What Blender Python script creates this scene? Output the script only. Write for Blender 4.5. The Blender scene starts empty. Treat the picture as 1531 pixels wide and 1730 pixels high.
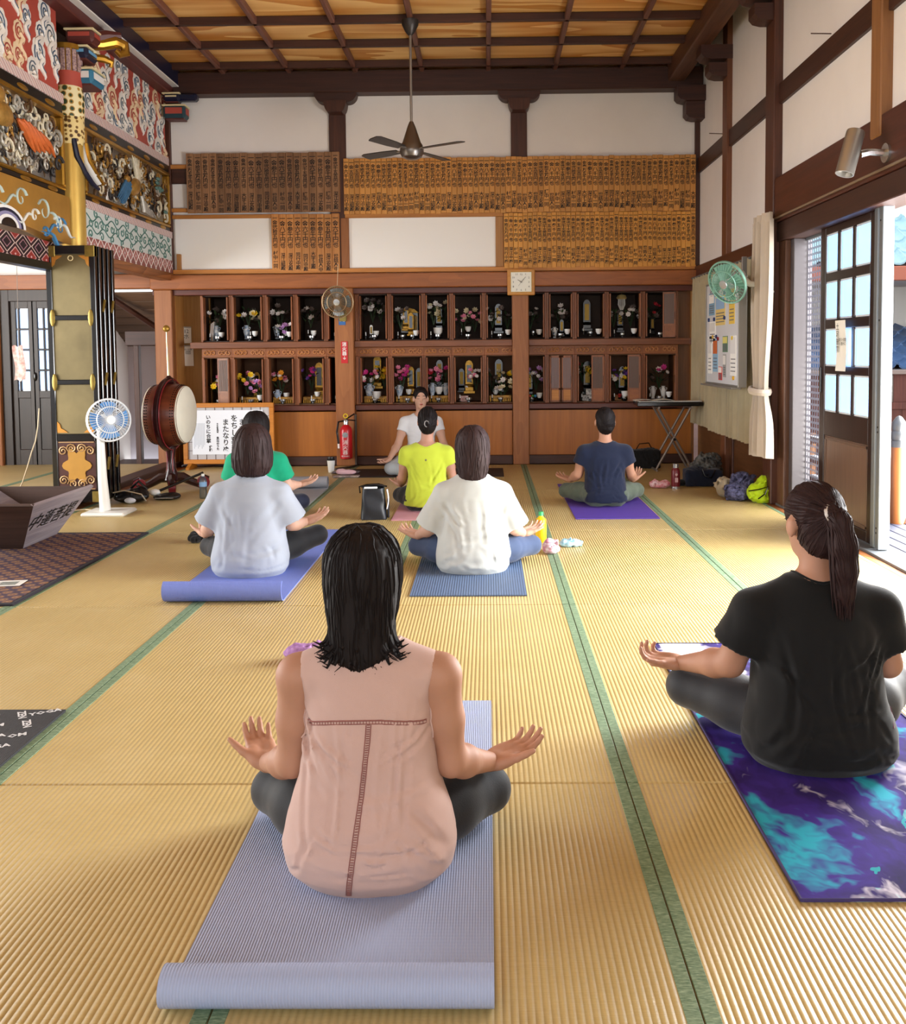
import bpy, bmesh, math, random
import numpy as np
from mathutils import Vector, Matrix, Euler
from mathutils.bvhtree import BVHTree

scene = bpy.context.scene
COL = scene.collection
random.seed(7)

# ------------------------------------------------------------------ camera
IMG_W, IMG_H = 1531, 1730
CAM_F, CAM_CX, CAM_CY = 1530.5, 805.2, 679.8
CAM_YAW, CAM_PITCH, CAM_ROLL, CAM_H = 0.0121, 0.0555, -0.009, 1.25
_f = Vector((-math.sin(CAM_YAW) * math.cos(CAM_PITCH), math.cos(CAM_YAW) * math.cos(CAM_PITCH), -math.sin(CAM_PITCH)))
_r = Vector((math.cos(CAM_YAW), math.sin(CAM_YAW), 0))
_u = _r.cross(_f)
_c, _s = math.cos(CAM_ROLL), math.sin(CAM_ROLL)
_r, _u = _c * _r + _s * _u, _c * _u - _s * _r
cam_data = bpy.data.cameras.new('camera')
cam = bpy.data.objects.new('camera', cam_data)
COL.objects.link(cam)
cam.matrix_world = Matrix(((_r.x, _u.x, -_f.x, 0), (_r.y, _u.y, -_f.y, 0), (_r.z, _u.z, -_f.z, CAM_H), (0, 0, 0, 1)))
cam_data.sensor_fit = 'HORIZONTAL'
cam_data.sensor_width = 36.0
cam_data.lens = CAM_F / IMG_W * 36.0
cam_data.shift_x = (IMG_W / 2 - CAM_CX) / IMG_W
cam_data.shift_y = (CAM_CY - IMG_H / 2) / IMG_W
cam_data.clip_start = 0.05
scene.camera = cam

# ------------------------------------------------------------------ world, daylight, exposure
world = bpy.data.worlds.new('sky')
scene.world = world
world.use_nodes = True
_bg = world.node_tree.nodes['Background']
_bg.inputs['Color'].default_value = (0.92, 0.96, 1.0, 1)
_bg.inputs['Strength'].default_value = 1.9

def area_light(name, loc, rot, sx, sy, power, color):
    l = bpy.data.lights.new(name, 'AREA')
    l.shape = 'RECTANGLE'; l.size = sx; l.size_y = sy; l.energy = power; l.color = color
    o = bpy.data.objects.new(name, l); o.location = loc; o.rotation_euler = rot
    COL.objects.link(o)
    return o
# daylight through the open veranda doors on the right (nearer than the frame) and the open front behind the camera
area_light('daylight_right', (2.8, 4.0, 1.2), (0, math.radians(94), 0), 2.0, 2.6, 95, (0.98, 0.99, 1.0))
area_light('daylight_door', (3.9, 6.0, 2.2), (0, math.radians(66), 0), 2.4, 3.4, 560, (0.97, 0.99, 1.0))
area_light('daylight_veranda_bounce', (3.3, 5.0, 0.5), (0, math.radians(118), 0), 1.4, 3.6, 330, (1.0, 0.97, 0.92))
area_light('daylight_front', (-0.6, -2.9, 2.0), (math.radians(96), 0, 0), 5.6, 2.4, 34, (1.0, 0.98, 0.95))
area_light('daylight_sanctuary', (-7.1, 5.4, 1.5), (0, math.radians(-104), 0), 2.6, 4.2, 360, (1.0, 0.98, 0.95))

scene.view_settings.view_transform = 'Standard'
scene.view_settings.look = 'None'
scene.view_settings.exposure = 0.42
scene.view_settings.gamma = 1.0
scene.view_settings.use_curve_mapping = False
scene.cycles.adaptive_threshold = 0.04
scene.cycles.max_bounces = 6
scene.cycles.diffuse_bounces = 4
scene.cycles.glossy_bounces = 3
scene.cycles.transmission_bounces = 4
scene.cycles.transparent_max_bounces = 12
scene.cycles.caustics_reflective = False
scene.cycles.caustics_refractive = False
scene.cycles.sample_clamp_indirect = 6.0

# ------------------------------------------------------------------ materials
def lin(c):
    if isinstance(c, str):
        c = c.lstrip('#'); c = tuple(int(c[i:i + 2], 16) for i in (0, 2, 4))
    v = [x / 255.0 for x in c[:3]]
    return tuple((x / 12.92 if x <= 0.04045 else ((x + 0.055) / 1.055) ** 2.4) for x in v) + (1.0,)

class NT:
    def __init__(s, name):
        s.m = bpy.data.materials.new(name); s.m.use_nodes = True
        s.t = s.m.node_tree; s.n = s.t.nodes
        s.b = s.n['Principled BSDF']
    def add(s, typ, **k):
        n = s.n.new(typ)
        for a, v in k.items():
            if a == 'ins':
                for i, x in v.items():
                    if hasattr(x, 'is_linked'): s.t.links.new(x, n.inputs[i])
                    else: n.inputs[i].default_value = x
            else: setattr(n, a, v)
        return n
    def link(s, a, b): s.t.links.new(a, b)
    def math(s, op, a, b=None, c=None):
        ins = {0: a}
        if b is not None: ins[1] = b
        if c is not None: ins[2] = c
        return s.add('ShaderNodeMath', operation=op, ins=ins).outputs[0]
    def mix(s, f, a, b, blend='MIX'):
        n = s.add('ShaderNodeMix', data_type='RGBA', blend_type=blend)
        for i, x in ((0, f), (6, a), (7, b)):
            if hasattr(x, 'is_linked'): s.link(x, n.inputs[i])
            else: n.inputs[i].default_value = x
        return n.outputs[2]
    def ramp(s, f, stops, interp='LINEAR'):
        n = s.add('ShaderNodeValToRGB'); cr = n.color_ramp; cr.interpolation = interp
        while len(cr.elements) < len(stops): cr.elements.new(0.5)
        for e, (p, c) in zip(cr.elements, stops):
            e.position = p; e.color = lin(c) if not (isinstance(c, tuple) and len(c) == 4) else c
        s.link(f, n.inputs[0]); return n.outputs[0]
    def coord(s, kind='Object', scale=(1, 1, 1), rand=True, rot=(0, 0, 0)):
        tc = s.add('ShaderNodeTexCoord'); v = tc.outputs[kind]
        if rand:
            oi = s.add('ShaderNodeObjectInfo'); k = s.math('MULTIPLY', oi.outputs['Random'], 37.0)
            v = s.add('ShaderNodeVectorMath', operation='ADD', ins={0: v, 1: k}).outputs[0]
        return s.add('ShaderNodeMapping', ins={'Vector': v, 'Scale': scale, 'Rotation': rot}).outputs[0]
    def noise(s, v, scale=5, detail=3, rough=.5, dist=0):
        return s.add('ShaderNodeTexNoise', ins={'Vector': v, 'Scale': scale, 'Detail': detail, 'Roughness': rough, 'Distortion': dist}).outputs[0]
    def bump(s, h, strength=.3, dist=.01):
        n = s.add('ShaderNodeBump', ins={'Height': h, 'Strength': strength, 'Distance': dist})
        s.link(n.outputs[0], s.b.inputs['Normal']); return n
    def base(s, c): 
        if hasattr(c, 'is_linked'): s.link(c, s.b.inputs['Base Color'])
        else: s.b.inputs['Base Color'].default_value = c

MATS = {}
def mat(name, col, rough=.6, metal=0, var=0.0, vs=6, bump=0, bs=60, spec=.5, col2=None, sheen=0, coat=0):
    if name in MATS: return MATS[name]
    t = NT(name); b = t.b
    b.inputs['Roughness'].default_value = rough; b.inputs['Metallic'].default_value = metal
    b.inputs['Specular IOR Level'].default_value = spec
    if sheen: b.inputs['Sheen Weight'].default_value = sheen
    if coat: b.inputs['Coat Weight'].default_value = coat
    c = lin(col)
    if var or col2:
        v = t.coord(); n = t.noise(v, vs, 4, .6)
        c2 = lin(col2) if col2 else tuple(max(0, x * (1 - var)) for x in c[:3]) + (1,)
        c1 = c if col2 else tuple(min(1, x * (1 + var * .6)) for x in c[:3]) + (1,)
        f = t.add('ShaderNodeMapRange', ins={0: n, 1: .3, 2: .7}).outputs[0]
        t.base(t.mix(f, c1, c2))
    else: t.base(c)
    if bump:
        v2 = t.coord(); t.bump(t.noise(v2, bs, 4, .6), bump, .01)
    MATS[name] = t.m
    return t.m

def wood(name, c1, c2, axis=2, rough=.55, sc=1.0, grain=1.0, figure=0.0, bump=.15, rnd=.25):
    """long-grain timber; axis = grain direction in object space"""
    if name in MATS: return MATS[name]
    t = NT(name); s = [14 * sc, 14 * sc, 14 * sc]; s[axis] = 0.9 * sc
    v = t.coord(scale=tuple(s)); n = t.noise(v, 1.6, 5, .62, .6)
    s2 = [90 * sc, 90 * sc, 90 * sc]; s2[axis] = 2.0 * sc
    n2 = t.noise(t.coord(scale=tuple(s2)), 1.0, 3, .6)
    f = t.math('ADD', t.math('MULTIPLY', n, .7), t.math('MULTIPLY', n2, .3))
    if figure:
        s3 = [3.2 * sc, 3.2 * sc, 3.2 * sc]; s3[axis] = .55 * sc
        n3 = t.noise(t.coord(scale=tuple(s3)), 1.0, 2, .5, .4)
        w = t.math('FRACT', t.math('MULTIPLY', n3, 9.0))
        f = t.math('ADD', t.math('MULTIPLY', f, 1 - figure), t.math('MULTIPLY', w, figure))
    f = t.add('ShaderNodeMapRange', ins={0: f, 1: .5 - .22 / grain, 2: .5 + .22 / grain}).outputs[0]
    col = t.mix(f, lin(c1), lin(c2))
    if rnd:
        oi = t.add('ShaderNodeObjectInfo')
        g = t.math('MULTIPLY_ADD', oi.outputs['Random'], rnd, 1 - rnd / 2)
        col = t.mix(1.0, col, t.add('ShaderNodeCombineColor', ins={0: g, 1: g, 2: g}).outputs[0], 'MULTIPLY')
    t.base(col); t.b.inputs['Roughness'].default_value = rough
    if bump: t.bump(n2, bump, .004)
    MATS[name] = t.m
    return t.m

def emit(name, col, strength=1.0):
    if name in MATS: return MATS[name]
    t = NT(name); t.base((0, 0, 0, 1))
    t.b.inputs['Emission Color'].default_value = lin(col); t.b.inputs['Emission Strength'].default_value = strength
    MATS[name] = t.m; return t.m

def glass(name, col=(255, 255, 255), frost=0.0, gloss=.12):
    """thin pane: clear or frosted"""
    if name in MATS: return MATS[name]
    t = NT(name); out = t.n['Material Output']
    if frost:
        a = t.add('ShaderNodeBsdfTranslucent', ins={'Color': lin(col)}).outputs[0]
        tr = t.add('ShaderNodeBsdfTransparent', ins={'Color': lin(col)}).outputs[0]
        a = t.add('ShaderNodeMixShader', ins={0: frost, 1: tr, 2: a}).outputs[0]
    else: a = t.add('ShaderNodeBsdfTransparent', ins={'Color': lin(col)}).outputs[0]
    g = t.add('ShaderNodeBsdfGlossy', ins={'Color': (1, 1, 1, 1), 'Roughness': .05}).outputs[0]
    fr = t.add('ShaderNodeFresnel', ins={'IOR': 1.4}).outputs[0]
    fac = t.math('MULTIPLY', fr, gloss * 8)
    m = t.add('ShaderNodeMixShader', ins={0: fac, 1: a, 2: g}).outputs[0]
    t.link(m, out.inputs['Surface']); MATS[name] = t.m; return t.m

# ------------------------------------------------------------------ mesh builder
class MB:
    def __init__(s): s.v = []; s.f = []
    def raw(s, v, f):
        o = len(s.v); s.v += [tuple(p) for p in v]; s.f += [tuple(i + o for i in q) for q in f]; return s
    def box(s, x0, x1, y0, y1, z0, z1, ch=0.0, M=None):
        if x1 < x0: x0, x1 = x1, x0
        if y1 < y0: y0, y1 = y1, y0
        if z1 < z0: z0, z1 = z1, z0
        c = min(ch, (x1 - x0) * .45, (y1 - y0) * .45, (z1 - z0) * .45)
        if c <= 0:
            v = [(x, y, z) for z in (z0, z1) for y in (y0, y1) for x in (x0, x1)]
            f = [(0, 2, 3, 1), (4, 5, 7, 6), (0, 1, 5, 4), (2, 6, 7, 3), (0, 4, 6, 2), (1, 3, 7, 5)]
        else:
            v = []; f = []
            X = (x0, x1); Y = (y0, y1); Z = (z0, z1); sg = (1, -1)
            idx = {}
            for i in (0, 1):
                for j in (0, 1):
                    for k in (0, 1):
                        for a in range(3):
                            idx[i, j, k, a] = len(v)
                            p = [X[i] + sg[i] * c, Y[j] + sg[j] * c, Z[k] + sg[k] * c]
                            p[a] = (X[i], Y[j], Z[k])[a]
                            v.append(tuple(p))
            def quad(q, flip): f.append(tuple(q[::-1]) if flip else tuple(q))
            for a in range(3):
                b, d = (a + 1) % 3, (a + 2) % 3
                for s_ in (0, 1):
                    q = []
                    for (u, w) in ((0, 0), (1, 0), (1, 1), (0, 1)):
                        t = [0, 0, 0]; t[a] = s_; t[b] = u; t[d] = w
                        q.append(idx[t[0], t[1], t[2], a])
                    quad(q, s_ == 0)
                for u in (0, 1):
                    for w in (0, 1):
                        t0 = [0, 0, 0]; t0[b] = u; t0[d] = w; t1 = list(t0); t1[a] = 1
                        q = [idx[(*t0, b)], idx[(*t1, b)], idx[(*t1, d)], idx[(*t0, d)]]
                        quad(q, u != w)
            for i in (0, 1):
                for j in (0, 1):
                    for k in (0, 1):
                        quad([idx[i, j, k, 0], idx[i, j, k, 1], idx[i, j, k, 2]], (i + j + k) % 2 == 0)
        if M is not None: v = [tuple(M @ Vector(p)) for p in v]
        return s.raw(v, f)
    def cyl(s, p0, p1, r0, r1=None, n=12, caps=True):
        r1 = r0 if r1 is None else r1
        return s.tube([p0, p1], [r0, r1], n, caps)
    def tube(s, pts, rad, n=8, caps=True, closed=False, flat=None):
        P = [Vector(p) for p in pts]; m = len(P)
        R = [rad] * m if not hasattr(rad, '__len__') else list(rad)
        v = []; up = None
        for i in range(m):
            if closed: d = P[(i + 1) % m] - P[i - 1]
            else: d = P[min(i + 1, m - 1)] - P[max(i - 1, 0)]
            d = d.normalized() if d.length > 1e-9 else Vector((0, 0, 1))
            if up is None:
                up = Vector((0, 0, 1)) if abs(d.z) < .9 else Vector((0, 1, 0))
            a = d.cross(up)
            if a.length < 1e-6: a = d.orthogonal()
            a.normalize(); b = a.cross(d); b.normalize(); up = b
            fl = 1.0 if flat is None else flat
            for k in range(n):
                t = 2 * math.pi * k / n
                v.append(P[i] + R[i] * (math.cos(t) * a + math.sin(t) * fl * b))
        f = []
        for i in range(m if closed else m - 1):
            for k in range(n):
                i2 = (i + 1) % m
                f.append((i * n + k, i * n + (k + 1) % n, i2 * n + (k + 1) % n, i2 * n + k))
        if caps and not closed:
            f.append(tuple(range(n))[::-1]); f.append(tuple((m - 1) * n + k for k in range(n)))
        return s.raw(v, f)
    def lathe(s, prof, n=20, c=(0, 0, 0), M=None, sx=1, sy=1, caps=True):
        v = []
        for r, z in prof:
            for k in range(n):
                t = 2 * math.pi * k / n
                v.append((c[0] + r * sx * math.cos(t), c[1] + r * sy * math.sin(t), c[2] + z))
        m = len(prof); f = []
        for i in range(m - 1):
            for k in range(n):
                f.append((i * n + k, i * n + (k + 1) % n, (i + 1) * n + (k + 1) % n, (i + 1) * n + k))
        if caps:
            f.append(tuple(range(n))[::-1]); f.append(tuple((m - 1) * n + k for k in range(n)))
        if M is not None: v = [tuple(M @ Vector(p)) for p in v]
        return s.raw(v, f)
    def prism(s, poly, d0, d1, M=None, axis='y'):
        """extrude a polygon (a,b) along axis: y -> (a, d, b); x -> (d, a, b); z -> (a, b, d)"""
        g = {'y': lambda a, b, d: (a, d, b), 'x': lambda a, b, d: (d, a, b), 'z': lambda a, b, d: (a, b, d)}[axis]
        n = len(poly)
        v = [g(a, b, d0) for a, b in poly] + [g(a, b, d1) for a, b in poly]
        if M is not None: v = [tuple(M @ Vector(p)) for p in v]
        f = [tuple(range(n))[::-1], tuple(range(n, 2 * n))] + [(i, (i + 1) % n, n + (i + 1) % n, n + i) for i in range(n)]
        return s.raw(v, f)
    def ball(s, c, r, nu=10, nv=7, M=None):
        if not hasattr(r, '__len__'): r = (r, r, r)
        prof = [(math.sin(math.pi * i / nv), -math.cos(math.pi * i / nv)) for i in range(nv + 1)]
        prof[0] = (1e-3, -1); prof[-1] = (1e-3, 1)
        v = []
        for q, z in prof:
            for k in range(nu):
                t = 2 * math.pi * k / nu
                p = Vector((r[0] * q * math.cos(t), r[1] * q * math.sin(t), r[2] * z))
                if M is not None: p = M @ p
                v.append(p + Vector(c))
        m = len(prof)
        f = [(i * nu + k, i * nu + (k + 1) % nu, (i + 1) * nu + (k + 1) % nu, (i + 1) * nu + k) for i in range(m - 1) for k in range(nu)]
        return s.raw(v, f)
    def sheet(s, fn, nu, nv, th=0.0, closed_u=False):
        """grid surface fn(u,v)->point, optional thickness along normal"""
        P = [[Vector(fn(i / nu, j / nv)) for j in range(nv + 1)] for i in range(nu + 1)]
        v = [p for row in P for p in row]; w = nv + 1
        f = [(i * w + j, (i + 1) * w + j, (i + 1) * w + j + 1, i * w + j + 1) for i in range(nu) for j in range(nv)]
        if th:
            N = []
            for i in range(nu + 1):
                for j in range(nv + 1):
                    a = P[min(i + 1, nu)][j] - P[max(i - 1, 0)][j]; b = P[i][min(j + 1, nv)] - P[i][max(j - 1, 0)]
                    q = a.cross(b); N.append(q.normalized() if q.length > 1e-12 else Vector((0, 0, 1)))
            o = len(v); v = v + [p - n * th for p, n in zip(v, N)]
            f = f + [tuple(k + o for k in q[::-1]) for q in f]
            for i in range(nu):
                for (a, b, fl) in ((i * w, (i + 1) * w, 1), (i * w + nv, (i + 1) * w + nv, 0)):
                    q = (a, b, b + o, a + o); f.append(q[::-1] if fl else q)
            for j in range(nv):
                for (a, b, fl) in ((j, j + 1, 0), (nu * w + j, nu * w + j + 1, 1)):
                    q = (a, b, b + o, a + o); f.append(q[::-1] if fl else q)
        return s.raw(v, f)
    def mesh(s, name, material=None, smooth=35):
        me = bpy.data.meshes.new(name)
        me.from_pydata(s.v, [], s.f)
        if material: me.materials.append(material)
        if smooth:
            me.polygons.foreach_set('use_smooth', [True] * len(me.polygons))
            me.set_sharp_from_angle(angle=math.radians(smooth))
        return me
    def build(s, name, material, parent=None, smooth=35, loc=None):
        return link(name, s.mesh(name, material, smooth), parent, loc)

def link(name, data, parent=None, loc=None, rot=None):
    o = bpy.data.objects.new(name, data); COL.objects.link(o)
    if parent is not None: o.parent = parent
    if loc is not None: o.location = loc
    if rot is not None: o.rotation_euler = rot
    return o
def tag(o, label, cat, group=None, kind=None):
    o['label'] = label; o['category'] = cat
    if group: o['group'] = group
    if kind: o['kind'] = kind
    return o
def thing(name, label, cat, loc=(0, 0, 0), rz=0.0, group=None):
    o = bpy.data.objects.new(name, None); COL.objects.link(o); o.empty_display_size = .1
    o.location = loc; o.rotation_euler = (0, 0, rz)
    return tag(o, label, cat, group)
def struct(name, label=None):
    o = bpy.data.objects.new(name, None); COL.objects.link(o); o['kind'] = 'structure'
    if label: o['label'] = label
    return o
def dup(root, loc, rz=None, label=None, parent=None):
    r = root.copy(); COL.objects.link(r); r.location = loc
    if rz is not None: r.rotation_euler = (0, 0, rz)
    if label: r['label'] = label
    for ch in list(root.children):
        c = ch.copy(); COL.objects.link(c); c.parent = r
        for g in list(ch.children):
            d = g.copy(); COL.objects.link(d); d.parent = c
    return r
def at(px, py, Y):
    """world point seen at a photo pixel when it stands at depth Y"""
    d = _f + _r * ((px - CAM_CX) / CAM_F) - _u * ((py - CAM_CY) / CAM_F)
    return Vector((0, 0, CAM_H)) + d * (Y / d.y)
def fl(px, py, z=0.0):
    d = _f + _r * ((px - CAM_CX) / CAM_F) - _u * ((py - CAM_CY) / CAM_F)
    return Vector((0, 0, CAM_H)) + d * ((z - CAM_H) / d.z)

_TXT = {}
def text_mesh(body, size, material, res=2, spacing=1.0, extrude=0.0, align='CENTER', off=0.0):
    """flat lettering in the XZ plane facing -Y, centred on x, top line at z=0 downwards"""
    key = (body, size, material.name, res, spacing, off)
    if key in _TXT: return _TXT[key]
    c = bpy.data.curves.new('text', 'FONT'); c.body = body; c.size = size; c.align_x = align; c.resolution_u = res
    c.space_line = spacing; c.extrude = extrude; c.offset = off
    o = bpy.data.objects.new('text', c); COL.objects.link(o)
    dg = bpy.context.evaluated_depsgraph_get()
    me = bpy.data.meshes.new_from_object(o.evaluated_get(dg))
    bpy.data.objects.remove(o); bpy.data.curves.remove(c)
    me.transform(Matrix.Rotation(math.radians(90), 4, 'X'))
    me.materials.clear(); me.materials.append(material)
    _TXT[key] = me
    return me

# ================================================================== SETTING
XL, XR, YB = -3.5, 2.346, 10.085
W = 0.93; L = 1.86; TX, TY = 0.395, 2.565      # tatami grid
ZC = 4.34                                        # ceiling boards

W_DARK = wood('timber_dark', '#4a2a1e', '#2a1510', 1, .5, bump=.2)
W_DARKX = wood('timber_dark_x', '#502c20', '#2c1610', 0, .5, bump=.2)
W_DARKZ = wood('timber_dark_z', '#5a3222', '#34190f', 2, .5, bump=.2)
W_MIDX = wood('timber_brown_x', '#a8622e', '#774320', 0, .45, figure=.12, bump=.15, grain=.8)
W_MIDZ = wood('timber_brown_z', '#a96c3c', '#804a24', 2, .5, figure=.14, bump=.15, grain=.8)
W_MIDY = wood('timber_brown_y', '#a5683a', '#70401f', 1, .5, figure=.35)
W_REDX = wood('timber_red_x', '#6d3323', '#3f1a13', 0, .4)
W_HONEYX = wood('timber_honey_x', '#c98a45', '#a5652a', 0, .5)
W_HONEYZ = wood('timber_honey_z', '#c08a4c', '#99652f', 2, .5)
PLASTER = mat('white_plaster', '#efe9e4', .9, 0, .04, 1.5, .03, 30)

def tatami_mat():
    t = NT('tatami_straw')
    tc = t.add('ShaderNodeTexCoord'); oi = t.add('ShaderNodeObjectInfo')
    sep = t.add('ShaderNodeSeparateXYZ', ins={0: tc.outputs['Object']})
    x, y = sep.outputs[0], sep.outputs[1]
    w = t.math('SINE', t.math('MULTIPLY', x, 2 * math.pi / 0.0155))
    w = t.math('MULTIPLY_ADD', w, .5, .5)
    wp = t.math('POWER', w, .6)
    v = t.coord(scale=(1, 1, 1))
    rush = t.noise(t.coord(scale=(9, 420, 9)), 1.0, 2, .6)
    blot = t.noise(v, 3.0, 4, .6)
    fine = t.noise(t.coord(scale=(64, 160, 64)), 1.0, 2, .7)
    c = t.ramp(blot, [(.25, '#bea464'), (.55, '#cbb274'), (.8, '#d6c088')])
    c = t.mix(t.math('MULTIPLY', rush, .55), c, lin('#a98a48'))
    c = t.mix(t.math('MULTIPLY', fine, .35), c, lin('#e6d2a0'))
    groove_shade = t.math('MULTIPLY', t.math('SUBTRACT', 1.0, wp), .32)  # paints the shade between the straw ribs into the colour
    c = t.mix(groove_shade, c, lin('#8f7436'))
    g = t.math('MULTIPLY_ADD', oi.outputs['Random'], .10, .95)
    c = t.mix(1.0, c, t.add('ShaderNodeCombineColor', ins={0: g, 1: g, 2: g}).outputs[0], 'MULTIPLY')
    t.base(c); t.b.inputs['Roughness'].default_value = .42
    t.b.inputs['Specular IOR Level'].default_value = .85
    h = t.math('ADD', t.math('MULTIPLY', wp, 1.0), t.math('MULTIPLY', rush, .25))
    t.bump(h, .55, .004)
    return t.m
TATAMI = tatami_mat()
def heri_mat():
    t = NT('tatami_border_green')
    v = t.coord(scale=(60, 300, 60)); n = t.noise(v, 1, 2, .6)
    t.base(t.ramp(n, [(.35, '#5a7456'), (.6, '#83997a'), (.75, '#a2b294')])); t.b.inputs['Roughness'].default_value = .6
    t.bump(n, .3, .003); return t.m
HERI = heri_mat()

floor = struct('floor', 'straw tatami mat floor with green cloth borders')
MB().box(-9, XR + .02, -4, YB + .9, -.12, -.02).build('floor_base', W_DARKX, floor)
_b = MB().box(-W / 2 + .0015, W / 2 - .0015, -L / 2 + .0022, L / 2 - .0022, -.05, 0, .004).mesh('tatami_mat', TATAMI)
def _heri_mesh():
    m = MB()
    for s in (-1, 1):
        a, b = s * (W / 2 - .002), s * (W / 2 - .033)
        m.box(min(a, b), max(a, b), -L / 2 + .003, L / 2 - .003, -.01, .0016, .001)
    return m.mesh('border', HERI)
_h = _heri_mesh()
for i in range(-4, 2):
    for j in range(-3, 4):
        cx, cy = TX + (i + .5) * W, TY + (j + .5) * L
        o = link('tatami_mat', _b, floor, (cx, cy, 0)); link('border', _h, o)
# filler strips along the right wall and the left sill
MB().box(TX + 2 * W + .002, XR - .03, TY - 3 * L, TY + 4 * L, -.05, 0, .003).build('edge_board', W_MIDY, floor)
MB().box(XL, TX - 4 * W - .002, TY - 3 * L, TY + 4 * L, -.05, 0.0, .003).build('edge_board', W_MIDY, floor)
# inner sanctuary floor, one low step up beyond the dark sill
MB().box(XL - .12, XL + .06, -4, YB, -.03, .055, .008).build('sill', W_DARK, floor)
_b2 = MB().box(-W / 2 + .0015, W / 2 - .0015, -L / 2 + .0022, L / 2 - .0022, -.05, 0.03, .004).mesh('tatami_mat', TATAMI)
for i in range(4):
    for j in range(0, 4):
        o = link('tatami_mat', _b2, floor, (XL - .12 - (i + .5) * W, TY + (j + .5) * L + .07, 0)); 
        hh = link('border', _h, o, (0, 0, .031))

# ---- ceiling: coffered boards over dark battens
ceiling = struct('ceiling', 'coffered ceiling of honey cedar boards and dark battens')
W_CEIL = wood('ceiling_cedar', '#f4c882', '#cc883c', 0, .5, .55, 1.1, figure=.45, bump=.1, rnd=.22)
CXs, CYs, CX0, CY0 = .715, .64, .04, 8.47
xs = [CX0 + i * CXs for i in range(-5, 4)]; ys = [CY0 + j * CYs for j in range(-18, 4)]
_cb = MB().box(-CXs / 2, CXs / 2, -CYs / 2, CYs / 2, 0, .02).mesh('ceiling_board', W_CEIL)
for i in range(len(xs) - 1):
    for j in range(len(ys) - 1):
        if ys[j] < 3.2: continue
        link('ceiling_board', _cb, ceiling, ((xs[i] + xs[i + 1]) / 2, (ys[j] + ys[j + 1]) / 2, ZC), (0, 0, math.pi * ((i * 7 + j * 3) % 2)))
MB().box(xs[0], xs[-1], -4, 3.3, ZC, ZC + .02).build('ceiling_panel', W_CEIL, ceiling)
for y in ys:
    if y > 3: MB().box(xs[0], xs[-1], y - .024, y + .024, ZC - .075, ZC - .002, .006).build('batten', W_DARKX, ceiling)
for x in xs:
    MB().box(x - .024, x + .024, -4, YB, ZC - .075, ZC - .006, .008).build('batten', wood('timber_batten_y', '#7d5040', '#55332a', 1, .5), ceiling)
MB().box(-9, XR + 2, -4, YB + 1, ZC + .1, ZC + .2).build('roof_deck', W_DARKX, ceiling)

# ---- back wall
wall_back = struct('wall_back', 'white plaster back wall with dark timber posts and rails')
def wb(name, x0, x1, z0, z1, y0, y1, m, ch=.006): return MB().box(x0, x1, y0, y1, z0, z1, ch).build(name, m, wall_back)
PX1, PX2 = (-1.714, -1.53), (.281, .457)
for x0, x1 in ((-3.46, PX1[0]), (PX1[1], PX2[0]), (PX2[1], XR)):
    wb('plaster_panel', x0, x1, 2.1, 4.6, YB, YB + .12, PLASTER, 0)
for x0, x1 in (PX1, PX2):
    wb('post', x0, x1, 2.12, 4.08, YB - .03, YB + .1, W_DARKZ)
wb('post', -3.56, -3.46, 2.1, 4.1, YB - .05, YB + .1, W_DARKZ)
wb('post', 2.29, XR, 2.1, 4.1, YB - .03, YB + .1, W_DARKZ)
wb('beam', XL, XR, 4.06, 4.29, YB - .17, YB + .1, W_DARKX, .01)
wb('beam', -3.46, -3.2, 3.13, 3.34, YB - .03, YB + .05, W_DARKX)
wb('beam', XL - .2, XR + .02, 1.965, 2.125, YB - .12, YB + .1, W_MIDX, .01)
wb('beam', XL - .2, XR, 1.905, 1.965, YB - .05, YB + .1, W_REDX, .004)
# brackets under the top beam (boat-shaped arms)
def bracket(x, y, z, ww, hh, dd, m, par, axis='x'):
    p = []
    for k in range(9):
        a = math.pi / 2 * k / 8
        p.append((ww / 2 - .11 * ww + .11 * ww * math.sin(a) * 2 - .11 * ww, -hh * math.cos(a)))
    poly = [(-q[0], q[1]) for q in p[::-1]] + p
    g = MB()
    if axis == 'x': g.prism([(x + a, z + b) for a, b in poly], y - dd, y + .02, axis='y')
    else: g.prism([(y + a, z + b) for a, b in poly], x - dd, x + .02, axis='x')
    return g.build('bracket', m, par)
for xc in (-1.62, .37):
    bracket(xc, YB - .03, 4.06, .46, .1, .12, W_DARKX, wall_back)
    bracket(xc, YB - .03, 3.97, .24, .12, .16, W_DARKZ, wall_back)
# honey rails framing plaques and lower white panels
wb('rail', -3.48, -3.2, 3.29, 3.335, YB - .045, YB, W_HONEYX, .004)
wb('rail', -3.48, -3.2, 2.82, 2.86, YB - .045, YB, W_HONEYX, .004)
wb('rail', -3.46, -2.36, 2.745, 2.785, YB - .05, YB, W_HONEYX, .004)
wb('rail', -1.55, .19, 2.735, 2.785, YB - .05, YB, W_HONEYX, .004)
wb('rail', -3.46, 2.3, 2.135, 2.185, YB - .06, YB, W_HONEYX, .004)
wb('rail', -3.42, -3.375, 2.185, 2.36, YB - .05, YB, W_HONEYZ, .004)
wb('post', -1.6, -1.51, 2.185, 2.735, YB - .04, YB, W_MIDZ, .004)
wb('post', .105, .19, 2.185, 2.735, YB - .04, YB, W_HONEYZ, .004)
PANEL_WHITE = mat('white_board', '#f4f2ee', .6)
wb('white_board', -3.44, -2.37, 2.185, 2.745, YB - .015, YB, PANEL_WHITE, 0)
wb('white_board', -1.51, .105, 2.185, 2.735, YB - .015, YB, PANEL_WHITE, 0)
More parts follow.
